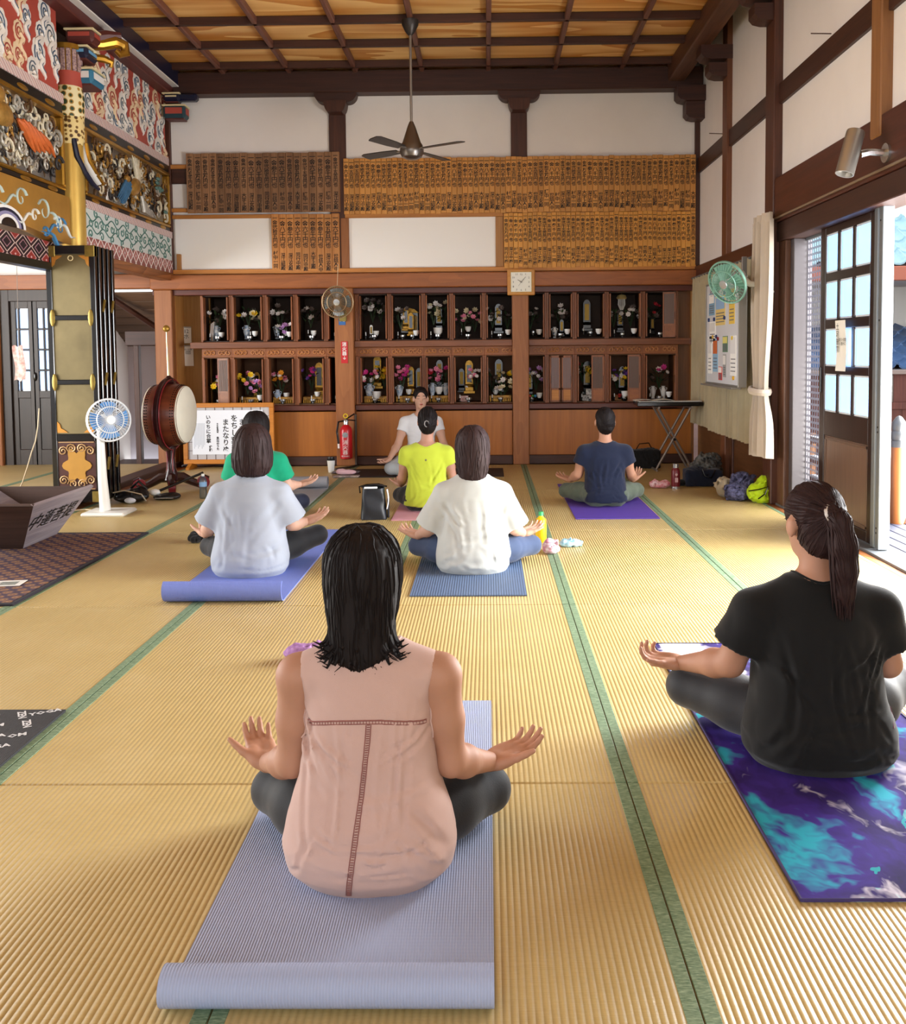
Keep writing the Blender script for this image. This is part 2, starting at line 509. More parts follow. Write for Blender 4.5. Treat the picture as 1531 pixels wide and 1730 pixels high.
# lower pillars
for x0, x1 in ((-1.68, -1.47), (.283, .462)):
    wb('pillar', x0, x1, 0, 1.965, YB - .09, YB + .1, W_MIDZ, .008)
wb('pillar', -3.67, -3.475, 0, 1.965, YB - .09, YB + .1, W_MIDZ, .008)
wall_alcove = struct('wall_alcove', 'dark rear wall behind the altar niches')
MB().box(-3.5, XR + .3, YB + .62, YB + .72, -.1, 4.3).build('rear_panel', W_DARKX, wall_alcove)
for x in (-3.47, 2.27):
    MB().box(min(x, x - .03 if x < 0 else x + .03), max(x, x - .03 if x < 0 else x + .03), YB + .02, YB + .6, 0, 1.92).build('alcove_side', W_HONEYZ, wall_alcove)
MB().box(-3.47, -3.17, YB + .3, YB + .34, 0, 1.92).build('alcove_side', wood('veneer_honey', '#b98a4c', '#9c6d33', 2, .5), wall_alcove)
MB().box(2.14, 2.3, YB + .1, YB + .14, 0, 1.92).build('alcove_side', wood('veneer_dark', '#8a5a2c', '#6a3f1a', 2, .5), wall_alcove)
# lower cupboards: honey wood panels
W_PANEL = wood('cupboard_veneer', '#b36c24', '#8c5014', 2, .38, .5, 1.0, bump=.05, rnd=.15)
for a, b in ((-3.3, -1.68), (-1.47, .283), (.462, 2.27)):
    n = 2
    for k in range(n):
        x0 = a + (b - a) * k / n; x1 = a + (b - a) * (k + 1) / n
        wb('cupboard_door', x0 + .004, x1 - .004, .1, .6, YB - .01, YB + .02, W_PANEL, .003)
    wb('baseboard', a, b, 0, .1, YB - .03, YB + .04, W_DARKX, .004)
    wb('ledge', a, b, .615, .675, YB - .05, YB + .5, W_REDX, .006)
    wb('shelf', a, b, 1.315, 1.385, YB - .035, YB + .5, wood('shelf_red_x', '#8a5230', '#5d321c', 0, .45), .005)

# ---- right wall
wall_right = struct('wall_right', 'tall white plaster side wall with dark timber frame')
def wr(name, y0, y1, z0, z1, x0, x1, m, ch=.006): return MB().box(x0, x1, y0, y1, z0, z1, ch).build(name, m, wall_right)
for y0, y1 in ((8.93, YB), (7.5, 8.76), (5.47, 7.28), (3.5, 5.33)):
    for z0, z1 in ((2.15 if y0 > 7.3 else 2.6, 3.18), (3.34, 4.6)):
        wr('plaster_panel', y0, y1, z0, z1, XR, XR + .08, PLASTER, 0)
wr('plaster_panel', -3, 3.5, 2.6, 4.6, XR, XR + .08, PLASTER, 0)
wr('post', 8.76, 8.93, 0, 4.4, XR - .05, XR + .1, wood('timber_post_z', '#7d4c30', '#56301c', 2, .5), .006)
wr('post', 7.28, 7.5, 0, 4.6, XR - .07, XR + .12, W_DARKZ, .008)
wr('post', 5.33, 5.47, 2.48, 4.6, XR - .07, XR + .1, wood('timber_post_pale', '#96693f', '#6f4626', 2, .5), .008)
wr('post', 3.3, 3.5, 0, 4.6, XR - .05, XR + .12, W_DARKZ, .008)
wr('beam', 3.5, YB, 3.18, 3.34, XR - .03, XR + .09, W_DARK, .006)
wr('beam', -3, 7.28, 2.25, 2.6, XR - .06, XR + .12, wood('timber_lintel', '#5a2e22', '#37190f', 1, .4), .008)
wr('lintel_rail', -3, 7.28, 2.1, 2.25, XR - .04, XR + .16, W_DARK, .006)
wr('picture_rail', -3, 7.28, 2.27, 2.285, XR - .075, XR - .06, mat('brass_rail', '#7d6a58', .4), .003)
wr('beam', 7.5, YB, 2.0, 2.165, XR - .06, XR + .1, wood('timber_lintel', '#5a2e22', '#37190f', 1, .4), .008)
wr('wainscot', 7.5, YB, 0, .55, XR - .005, XR + .05, wood('wainscot_y', '#6b4426', '#472a15', 1, .4), .004)
wr('wainscot_post', 8.6, 8.66, 0, .55, XR - .02, XR, W_DARKZ, .004)
wr('window_sill', 7.5, YB, .55, .6, XR - .03, XR + .06, W_MIDY, .004)
for k, y in enumerate((5.40, 7.40, 8.85, 9.95)):                        # boat-shaped bracket arms on the posts
    pass
def arm(y, z0, z1, xlen, wid=.17):
    poly = [(XR, z1), (XR - xlen, z1), (XR - xlen, z0 + .05), (XR - xlen + .03, z0 + .015), (XR - xlen + .09, z0), (XR, z0)]
    return MB().prism(poly, y - wid / 2, y + wid / 2, axis='y').build('bracket', W_DARKX, wall_right)
for y in (7.39, 8.85):
    arm(y, 3.84, 3.97, .22); arm(y, 4.0, 4.13, .30, .2)
arm(9.93, 3.72, 3.9, .2); arm(9.9, 3.9, 4.06, .3, .2)
wr('purlin', 3.0, YB - .1, 4.13, 4.33, XR - .38, XR - .2, wood('timber_purlin', '#6d4630', '#3d2216', 1, .55), .012)
wr('floor_track', -3, 7.28, -.02, .015, XR - .03, XR + .17, mat('aluminium', '#7a7f84', .45, .5), .003)
# nails in the beam
for y in (8.98, 6.2):
    MB().cyl((XR - .03, y, 3.35), (XR - .16, y + .02, 3.36), .004, n=6).build('nail', W_DARK, wall_right)
# near wall closing bays out of view: rear wall with the open front, right bays shut by an added unseen panel that blocks daylight
MB().box(XR, XR + .06, -3, 3.3, 0, 2.25).build('light_block_panel', mat('light_block_pale', '#e8e2d6', .9), wall_right)
wall_front = struct('wall_front', 'front wall of the hall with its wide opening')
for x0, x1, z0, z1 in ((-9, -4.2, 0, 4.6), (-4.2, XR + .2, 3.4, 4.6), (2.2, XR + .2, 0, 3.4)):
    MB().box(x0, x1, -3.1, -3.0, z0, z1).build('plaster_panel', PLASTER, wall_front)

# ================================================================== BACK WALL FITTINGS
INK = mat('ink_black', '#17110d', .7)
INK_SOFT = mat('ink_faded', '#2a1d14', .8)
# ---- donor boards: rows of inscribed planks
AMOUNT = ['一金弐拾五円也', '一金壱万五千円也', '一金参千円也', '一金弐千五百円也', '一金八千円也', '一金六千円也', '一金拾五万円也', '一金五百円也']
PLACE = ['深江中殿', '村中一同', '大字上殿', '講中一同', '深江組殿', '世話人中', '深江女殿', '同行中殿']
def board(label, x0, x1, z0, z1, n, m, proud=.02, size=.8, split=True, yy=YB, rnd=3):
    rg = random.Random(rnd)
    t = thing('donor_board', label, 'plaque', ((x0 + x1) / 2, yy - .045, z0), group='wooden donor boards on the back wall')
    w = (x1 - x0) / n; hh = z1 - z0
    MB().box(x0 - (x0 + x1) / 2, x1 - (x0 + x1) / 2, .0, .012, .0, hh).build('backing_board', W_HONEYX, t)
    pm = [MB().box(-w / 2 + .0012, w / 2 - .0012, -.018, 0, 0, hh, .003).mesh('plank', m)]
    for k in range(n):
        dy = rg.uniform(-.004, .004)
        p = link('plank', pm[0], t, (x0 + w * (k + .5) - (x0 + x1) / 2, dy, rg.uniform(-.004, .006)))
        cs = w * size
        a = rg.choice(AMOUNT); b = rg.choice(PLACE)
        ua = hh * (.50 if split else .56) / len(a); ub = hh * .30 / len(b)
        sa = min(cs, ua * 1.12); sb = min(cs, ub * 1.12)
        ta = text_mesh('\n'.join(a), sa, INK, 1, ua / sa, off=.0011)
        link('writing', ta, p, (0, -.0192, hh * .97 - sa * .85))['kind'] = 'stuff'
        tb = text_mesh('\n'.join(b), sb, INK, 1, ub / sb, off=.0009)
        link('writing', tb, p, (0, -.0192, hh * (.40 if split else .36) - sb * .85 - rg.uniform(0, .04)))['kind'] = 'stuff'
    return t
W_PLK_D = wood('plank_dark', '#a47a54', '#6a452c', 2, .6, rnd=.5)
W_PLK_M = wood('plank_orange_brown', '#cf9150', '#a0632f', 2, .55, rnd=.4)
W_PLK_H = wood('plank_honey', '#d89c50', '#b87a36', 2, .5, rnd=.28)
W_PLK_L = wood('plank_honey_bright', '#e0a248', '#c28234', 2, .5, rnd=.25)
board('row of dark weathered planks with bold writing, top left of the back wall', -3.283, -1.6, 2.805, 3.447, 20, W_PLK_D, size=.85, split=False, rnd=1)
board('short row of nine brown planks between the two white panels', -2.362, -1.612, 2.155, 2.78, 9, W_PLK_M, size=.85, split=False, rnd=2)
board('longest row of honey planks with small writing, under the ceiling fan', -1.556, 2.292, 2.772, 3.375, 65, W_PLK_H, size=.86, rnd=3)
board('row of bright honey planks above the square clock', .195, 2.292, 2.165, 2.768, 40, W_PLK_L, size=.82, rnd=4)

# ---- altar niches
W_NICHE = wood('niche_frame', '#9a5c34', '#6a3c20', 2, .45)
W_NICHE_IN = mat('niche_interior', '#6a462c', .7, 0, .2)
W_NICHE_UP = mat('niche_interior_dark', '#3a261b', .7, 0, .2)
CARVE = wood('carved_cedar', '#9a5c2e', '#7a4320', 0, .5)
CARVE_HI = wood('carved_cedar_light', '#c08048', '#9c5f30', 0, .5)
GOLD = mat('gold_leaf', '#b48a38', .42, .65, .4, 45)
GOLDCLOTH = mat('gold_brocade', '#b98a35', .4, .45, 0, 30, .3, 60, col2='#4c2f16')
BLK = mat('black_lacquer', '#0d0b0c', .18, 0, spec=.6)
PORC = mat('white_porcelain', '#e9ecec', .2)
BLUEPORC = mat('blue_white_porcelain', '#e6edf2', .2, 0, 0, 35, col2='#5f86ad')
SILVER = mat('silver_metal', '#c8ccd0', .22, .9)
LEAF = mat('dull_green_leaf', '#31492a', .6, 0, .35, 20)
FROST = mat('frosted_lattice', '#8d8790', .35)
EDGE = [343, 394, 451, 502, 553, 606, 660, 717, 764, 819, 872, 924, 971, 1025, 1086, 1145]
YF = YB + .06
ORD = ['first', 'second', 'third', 'fourth', 'fifth']
def niche_words(row, c):
    r = 'upper' if row == 'U' else 'lower'
    if c < 5: return f'{r} altar niche, {ORD[4 - c]} left of the extinguisher pillar'
    if c < 10: return f'{r} altar niche, {ORD[c - 5]} right of the extinguisher pillar'
    return f'{r} altar niche, {ORD[c - 10]} right of the clock pillar'
def short_words(row, c):
    r = 'upper' if row == 'U' else 'lower'
    if c < 5: return f'{r} niche, {ORD[4 - c]} left of extinguisher pillar'
    if c < 10: return f'{r} niche, {ORD[c - 5]} right of extinguisher pillar'
    return f'{r} niche, {ORD[c - 10]} right of clock pillar'
NX = [at(e, 640, YF).x for e in EDGE]
def scroll_panel(w, h):
    g = MB()
    for s in (-1, 1):
        for k in range(3):
            cx = s * w * (.12 + .13 * k); r = h * .27
            pts = [(cx + s * r * (1 - t / 9 * .6) * math.cos(t * .75 + k), -.006, r * (1 - t / 9 * .6) * math.sin(t * .75 + k)) for t in range(9)]
            g.tube(pts, h * .07, 5)
    return g
def niche(row, c):
    x0, x1 = NX[c], NX[c + 1]; w = x1 - x0
    z0, z1 = (1.386, 1.905) if row == 'U' else (.676, 1.314)
    top = z1 - z0
    t = thing('altar_niche', 'open wooden ' + niche_words(row, c) if (row, c) != ('L', 11) else 'closed lattice-door lower altar niche right of the clock pillar', 'altar', ((x0 + x1) / 2, YF, z0), group='memorial altar niches along the back wall')
    hw = w / 2; D = .46
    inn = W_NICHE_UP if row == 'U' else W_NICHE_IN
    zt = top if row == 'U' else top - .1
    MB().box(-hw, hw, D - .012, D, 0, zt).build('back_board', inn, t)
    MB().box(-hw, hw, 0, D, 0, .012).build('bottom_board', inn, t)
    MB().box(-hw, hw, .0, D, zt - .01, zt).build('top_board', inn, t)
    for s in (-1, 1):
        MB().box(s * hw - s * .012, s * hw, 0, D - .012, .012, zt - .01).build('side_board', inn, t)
        MB().box(s * hw, s * (hw - .024), -.03, .012, 0, zt, .003).build('post', W_NICHE, t)
        # door leaf folded back beside the post
        lf = MB().box(s * (hw - .028), s * (hw - .042), -.06, .03, .02, zt - .02, .003).build('door_leaf', W_NICHE, t)
        MB().box(s * (hw - .042), s * (hw - .046), -.055, -.045, zt * .4, zt * .56).build('handle', mat('dark_iron', '#231d1a', .5, .6), lf)
    if row == 'L':
        p = MB().box(-hw, hw, -.02, .02, zt, top, .003).build('carved_panel', CARVE, t)
        g = scroll_panel(w, .1)
        o = g.build('carving', CARVE_HI, p); o['kind'] = 'stuff'; o.location = (0, -.02, zt + .05)
        q = MB().box(-.035, .035, -.047, -.04, top + .012, top + .032).build('name_plate', PORC, t)
    if (row, c) == ('L', 11):
        for s in (-1, 1):
            lf = MB()
            a, b = (s * .006, s * (hw - .03))
            a, b = min(a, b), max(a, b)
            lf.box(a, a + .02, -.05, -.03, .01, zt - .01, .002).box(b - .02, b, -.05, -.03, .01, zt - .01, .002)
            lf.box(a, b, -.05, -.03, .01, .03).box(a, b, -.05, -.03, zt - .035, zt - .01).box(a, b, -.05, -.03, .145, .165)
            d = lf.build('door_leaf', W_NICHE, t)
            MB().box(a + .02, b - .02, -.044, -.036, .165, zt - .035).build('frosted_pane', FROST, d)
            MB().box(a + .02, b - .02, -.046, -.034, .03, .145).build('lower_panel', W_HONEYX, d)
            g = MB()
            for k in range(1, 9):
                xx = a + .02 + (b - a - .04) * k / 9
                g.box(xx - .0015, xx + .0015, -.05, -.044, .165, zt - .035)
            g.build('lattice', W_NICHE, d)['kind'] = 'stuff'
    if (row, c) in (('L', 0), ('L', 12), ('L', 13), ('U', 14)):       # a leaf standing half open, its lattice facing out
        s = 1; wl = .14
        M = Matrix.Translation((hw - .03, -.03, 0)) @ Matrix.Rotation(math.radians(-14), 4, 'Z')
        g = MB()
        for xa, xb in ((-wl, -wl + .018), (-.018, 0)): g.box(xa, xb, -.02, 0, .01, zt - .01, .002, M)
        for za, zb in ((.01, .03), (.14, .16), (zt - .03, zt - .01)): g.box(-wl, 0, -.02, 0, za, zb, 0, M)
        d = g.build('door_leaf', W_NICHE, t)
        MB().box(-wl + .018, -.018, -.014, -.006, .16, zt - .03, 0, M).build('frosted_pane', mat('lattice_pane_dim', '#55463c', .4), d)
        MB().box(-wl + .018, -.018, -.016, -.004, .03, .14, 0, M).build('lower_panel', W_MIDX, d)
        g = MB()
        for k in range(1, 8):
            xx = -wl + .018 + (wl - .036) * k / 8
            g.box(xx - .0015, xx + .0015, -.019, -.012, .16, zt - .03, 0, M)
        g.build('lattice', W_NICHE, d)['kind'] = 'stuff'
for c in range(15):
    niche('U', c); niche('L', c)

# ---- niche contents
def bloom_mesh(name, m, r=.022, n=7, cup=.5):
    g = MB()
    for ring, (rr, tilt) in enumerate(((1.0, .35), (.62, .9))):
        for k in range(n - ring):
            a = 2 * math.pi * k / (n - ring) + ring * .5
            M = Matrix.Rotation(a, 4, 'Z') @ Matrix.Rotation(-tilt, 4, 'Y')
            L_ = r * rr
            g.raw([tuple(M @ Vector(p)) for p in ((0, 0, 0), (L_ * .55, -L_ * .36, L_ * .08), (L_, 0, L_ * .2), (L_ * .55, L_ * .36, L_ * .08))], [(0, 1, 2, 3)])
    g.ball((0, 0, r * .15), r * .28, 6, 4)
    return g.mesh(name, m)
FC = {k: mat('petal_' + k, v, .6, 0, .15, 30) for k, v in dict(pink='#e58aa8', magenta='#d0388f', white='#e9e4e2', yellow='#e8c41f', orange='#e09a24', purple='#7a4aa8', lilac='#b98bc4', red='#b8263a', cream='#d9cfae', dim='#6a5d58').items()}
BLOOM = {k: bloom_mesh('bloom', m) for k, m in FC.items()}
def foliage_mesh(R, H, rg):
    g = MB()
    for k in range(26):
        a = rg.uniform(0, 6.28); e = rg.uniform(.1, 1.0); r = R * math.sqrt(rg.random()); z = H * rg.uniform(.25, .95)
        M = Matrix.Translation((r * math.cos(a), r * math.sin(a) * .7, z)) @ Matrix.Rotation(a, 4, 'Z') @ Matrix.Rotation(-e, 4, 'Y')
        l = rg.uniform(.03, .055)
        g.raw([tuple(M @ Vector(p)) for p in ((0, 0, 0), (l * .5, -l * .2, .004), (l, 0, 0), (l * .5, l * .2, .004))], [(0, 1, 2, 3)])
    for k in range(6):
        a = k * 1.05
        g.cyl((0, 0, 0), (R * .5 * math.cos(a), R * .35 * math.sin(a), H * .8), .003, .002, 5)
    return g.mesh('foliage', LEAF)
_rg = random.Random(11)
FOL = [foliage_mesh(.06, .13, _rg) for _ in range(3)]
def bouquet(loc, cols, n, where, s=1.0):
    rg = random.Random(int(loc[0] * 1000) + n)
    nm = {'dim': 'dark'}
    cc = ' and '.join(dict.fromkeys(nm.get(c, c) for c in cols[:2]))
    t = thing('bouquet', f'{cc} flowers in {where}', 'flowers', loc, 0, 'altar flowers'); t.scale = (s, s, s)
    link('foliage', FOL[n % 3], t)
    for k in range(n):
        a = rg.uniform(0, 6.28); r = .062 * math.sqrt(rg.random())
        o = link('bloom', BLOOM[cols[k % len(cols)]], t, (r * math.cos(a), r * math.sin(a) * .6 - .03, rg.uniform(.07, .16)), (rg.uniform(.5, 1.4), 0, rg.uniform(-.6, .6)))
        q = rg.uniform(.85, 1.35); o.scale = (q, q, q)
    return t
def small(name, label, cat, loc, parts, group=None):
    t = thing(name, label, cat, loc, 0, group)
    for pn, g, m in parts:
        o = g.build(pn, m, t)
        if pn in ('slats', 'tassels', 'fringe'): o['kind'] = 'stuff'
    return t
VASE = [(.018, 0), (.02, .004), (.016, .015), (.028, .06), (.031, .08), (.018, .105), (.016, .115), (.023, .125), (.021, .125), (.014, .115)]
def vase(loc, where, m=None, s=1.0, word='blue and white'):
    g = MB().lathe([(r * s, z * s) for r, z in VASE], 14)
    h = []
    for q in (-1, 1): h.append(MB().tube([(q * .02 * s, 0, .11 * s), (q * .036 * s, 0, .105 * s), (q * .03 * s, 0, .085 * s)], .004 * s, 5))
    return small('vase', f'{word} vase in {where}', 'vase', loc, [('body', g, m or BLUEPORC), ('handle', h[0], m or BLUEPORC), ('handle', h[1], m or BLUEPORC)], 'altar vases')
def cup(loc, where, m=None, s=1.0, word='white'):
    g = MB().lathe([(.014 * s, 0), (.015 * s, .006 * s), (.024 * s, .018 * s), (.027 * s, .045 * s), (.024 * s, .045 * s), (.02 * s, .015 * s)], 12)
    b = MB().lathe([(.03 * s, -.018 * s), (.022 * s, -.012 * s), (.012 * s, -.008 * s), (.03 * s, 0)], 12)
    return small('tea_cup', f'{word} cup on a stand in {where}', 'cup', loc, [('bowl', g, m or PORC), ('stand', b, BLK)], 'altar cups')
def tablet(loc, where, m=None, s=1.0, word='gold'):
    base = MB().box(-.03 * s, .03 * s, -.02 * s, .02 * s, 0, .014 * s, .003).box(-.022 * s, .022 * s, -.015 * s, .015 * s, .014 * s, .034 * s, .003).lathe([(.016 * s, .034 * s), (.026 * s, .046 * s), (.02 * s, .05 * s)], 10)
    body = MB().prism([(-.02 * s, .05 * s), (.02 * s, .05 * s), (.02 * s, .155 * s), (.012 * s, .17 * s), (0, .175 * s), (-.012 * s, .17 * s), (-.02 * s, .155 * s)], -.006 * s, .006 * s)
    face = MB().box(-.012 * s, .012 * s, -.0085 * s, -.006 * s, .06 * s, .15 * s)
    return small('memorial_tablet', f'{word} memorial tablet in {where}', 'tablet', loc, [('base', base, GOLD if word == 'gold' else BLK), ('body', body, m or (GOLD if word == 'gold' else BLK)), ('face', face, BLK if word == 'gold' else mat('dim_gold', '#7d6326', .4, .7))], 'memorial tablets')
def candle(loc, where, s=1.0):
    st = MB().lathe([(.018 * s, 0), (.016 * s, .006 * s), (.005 * s, .012 * s), (.005 * s, .035 * s), (.013 * s, .042 * s), (.012 * s, .045 * s)], 10)
    cn = MB().cyl((0, 0, .045 * s), (0, 0, .085 * s), .006 * s, .005 * s, 8)
    return small('candlestick', f'white candle on a black stick in {where}', 'candle', loc, [('stick', st, BLK), ('candle', cn, PORC)], 'altar candles')
def cloth(x0, x1, y0, y1, z, h, where):
    g = MB().box(-(x1 - x0) / 2, (x1 - x0) / 2, 0, y1 - y0, 0, h, .004)
    f = MB()
    n = 10
    for k in range(n):
        a = -(x1 - x0) / 2 + (x1 - x0) * (k + .5) / n
        f.lathe([(.007, 0), (.011, h * .3), (.004, h * .55)], 6, (a, -.004, .002))
    return small('brocade_stand', f'gold brocade covered stand in {where}', 'altar stand', ((x0 + x1) / 2, y0, z), [('stand', g, GOLDCLOTH), ('fringe', f, GOLD)], 'brocade stands')
def block(loc, sx, sy, sz, m, label, cat, name):
    return small(name, label, cat, loc, [('body', MB().box(-sx / 2, sx / 2, 0, sy, 0, sz, .004), m), ('lid', MB().box(-sx / 2 - .003, sx / 2 + .003, -.003, sy + .003, sz, sz + .008, .002), m)])
# per niche: list of (kind, u across 0..1, depth, lift, extra)
CONT = {
 ('L', 0): [('f', .42, .10, .06, 'pink,white,yellow', 9), ('k', .62, .05, 0)],
 ('L', 1): [('f', .28, .14, .10, 'yellow,pink,white', 10), ('t', .55, .25, .06, 'gold', 1.4), ('f', .75, .12, .02, 'lilac,pink', 8), ('g',)],
 ('L', 2): [('f', .36, .14, .10, 'pink,orange,white', 9), ('v', .22, .08, 0), ('c', .6, .1, .04), ('k', .35, .05, .0), ('g',)],
 ('L', 3): [('f', .32, .2, .14, 'purple,magenta', 7), ('t', .7, .16, .06, 'gold', 1.9), ('c', .66, .08, .05), ('k', .42, .05, 0), ('g',)],
 ('L', 4): [('t', .3, .2, .06, 'black', 1.5)],
 ('L', 5): [('f', .3, .12, .13, 'pink,magenta,white', 9), ('v', .24, .10, .02, 1.25), ('t', .5, .28, .15, 'gold', 1.8), ('f', .82, .2, .16, 'orange,yellow', 9), ('c', .55, .06, .02, 1.5), ('g',), ('k', .38, .05, 0)],
 ('L', 6): [('f', .25, .14, .15, 'magenta,pink', 11), ('v', .16, .10, .04, 1.0), ('t', .58, .18, .09, 'gold', 1.5), ('c', .52, .1, .07), ('t', .88, .24, .07, 'black', 1.5), ('g',)],
 ('L', 7): [('f', .25, .2, .13, 'pink,red', 7), ('v', .18, .12, .06), ('f', .75, .2, .13, 'magenta,pink', 7), ('v', .84, .12, .06), ('c', .5, .1, .07, 1.4), ('t', .5, .3, .16, 'black', 1.5), ('g',)],
 ('L', 8): [('t', .52, .2, .09, 'gold', 1.8), ('f', .8, .16, .13, 'white,pink', 9), ('b', .3, .1, .0), ('c', .45, .2, .1), ('t', .2, .3, .1, 'black', 1.3)],
 ('L', 9): [('t', .45, .3, .1, 'black', 1.8), ('f', .78, .16, .1, 'cream,yellow', 9), ('c', .3, .12, .06), ('f', .6, .08, .0, 'cream,white', 8), ('f', .15, .25, .1, 'dim,cream', 6), ('g',)],
 ('L', 10): [('f', .72, .14, .12, 'white,lilac', 9), ('t', .45, .2, .05, 'black', 1.4), ('m', .55, .04, .02)],
 ('L', 12): [('f', .25, .2, .2, 'white,red', 5), ('t', .45, .2, .07, 'black', 1.8), ('x', .42, .04, 0), ('f', .6, .26, .18, 'yellow,orange', 4)],
 ('L', 13): [('f', .3, .16, .13, 'purple,white,yellow', 10), ('f', .68, .16, .13, 'purple,yellow,white', 10), ('t', .48, .14, .05, 'black', 1.6), ('w', .5, .1, 0), ('c', .52, .02, .02, 1.2), ('r', .34, .02, .02)],
 ('L', 14): [('f', .55, .16, .13, 'magenta,white,dim', 9), ('v', .3, .1, .02, .9, 'white'), ('v', .68, .1, .02, .9, 'white')],
 ('U', 0): [('f', .4, .16, .12, 'white,dim', 8), ('v', .35, .12, .02), ('c', .6, .08, .02), ('o', .16, .1, 0)],
 ('U', 1): [('f', .35, .16, .16, 'yellow,cream,white', 9), ('f', .78, .2, .12, 'cream,dim', 8), ('c', .66, .08, .03), ('v', .3, .12, .02), ('k', .5, .06, .02)],
 ('U', 2): [('f', .3, .2, .14, 'white,dim', 7), ('v', .22, .12, .02), ('f', .6, .1, -.06, 'lilac,white', 7), ('k', .25, .06, .04)],
 ('U', 3): [('f', .35, .18, .14, 'white,dim', 6), ('c', .55, .08, .03), ('k', .32, .06, .03)],
 ('U', 4): [('t', .3, .2, .05, 'black', 1.2)],
 ('U', 5): [('f', .35, .25, .2, 'dim,white', 8), ('f', .68, .25, .2, 'dim', 6), ('t', .36, .08, .02, 'white', .7), ('c', .55, .08, .02)],
 ('U', 6): [('a', .5, .36, .1), ('t', .42, .18, .1, 'gold', 1.25), ('t', .62, .14, .04, 'gold', 1.25), ('s', .3, .08, 0), ('s', .7, .08, 0), ('f', .2, .2, .12, 'white,dim', 6)],
 ('U', 7): [('f', .25, .22, .16, 'cream,white', 7), ('f', .75, .22, .16, 'cream,white', 7), ('c', .5, .06, .02, 1.5), ('t', .52, .25, .1, 'black', 1.4)],
 ('U', 8): [('f', .3, .2, .08, 'pink,cream', 7), ('f', .76, .2, .08, 'pink,cream', 7), ('c', .5, .08, .06), ('k', .24, .08, .03)],
 ('U', 9): [('t', .45, .2, .06, 'black', 1.6), ('f', .2, .2, .12, 'white,dim', 6), ('f', .82, .2, .1, 'white,dim', 6)],
 ('U', 10): [('s', .6, .1, .03), ('f', .5, .2, .1, 'dim,white', 5)],
 ('U', 11): [('v', .25, .12, 0, .8, 'white'), ('f', .55, .2, .12, 'white,dim', 7), ('k', .2, .08, .02), ('t', .6, .12, .02, 'black', .9)],
 ('U', 12): [('s', .52, .08, .02), ('t', .45, .25, .08, 'black', 1.7), ('k', .25, .08, .03)],
 ('U', 13): [('l', .45, .12, .28), ('f', .2, .2, .12, 'white,dim', 7), ('f', .8, .2, .12, 'white,dim', 7), ('s', .45, .06, 0), ('t', .45, .24, .06, 'black', 1.3)],
 ('U', 14): [('f', .3, .2, .12, 'dim,red', 6), ('t', .3, .14, .04, 'black', .9)],
}
for (row, c), items in CONT.items():
    for kk_, u_, d_, l_ in (('k', .16, .03, 0), ('c', .84, .03, .02), ('s', .5, .02, 0)):
        if not any(q[0] == kk_ for q in items): items.append((kk_, u_, d_, l_))
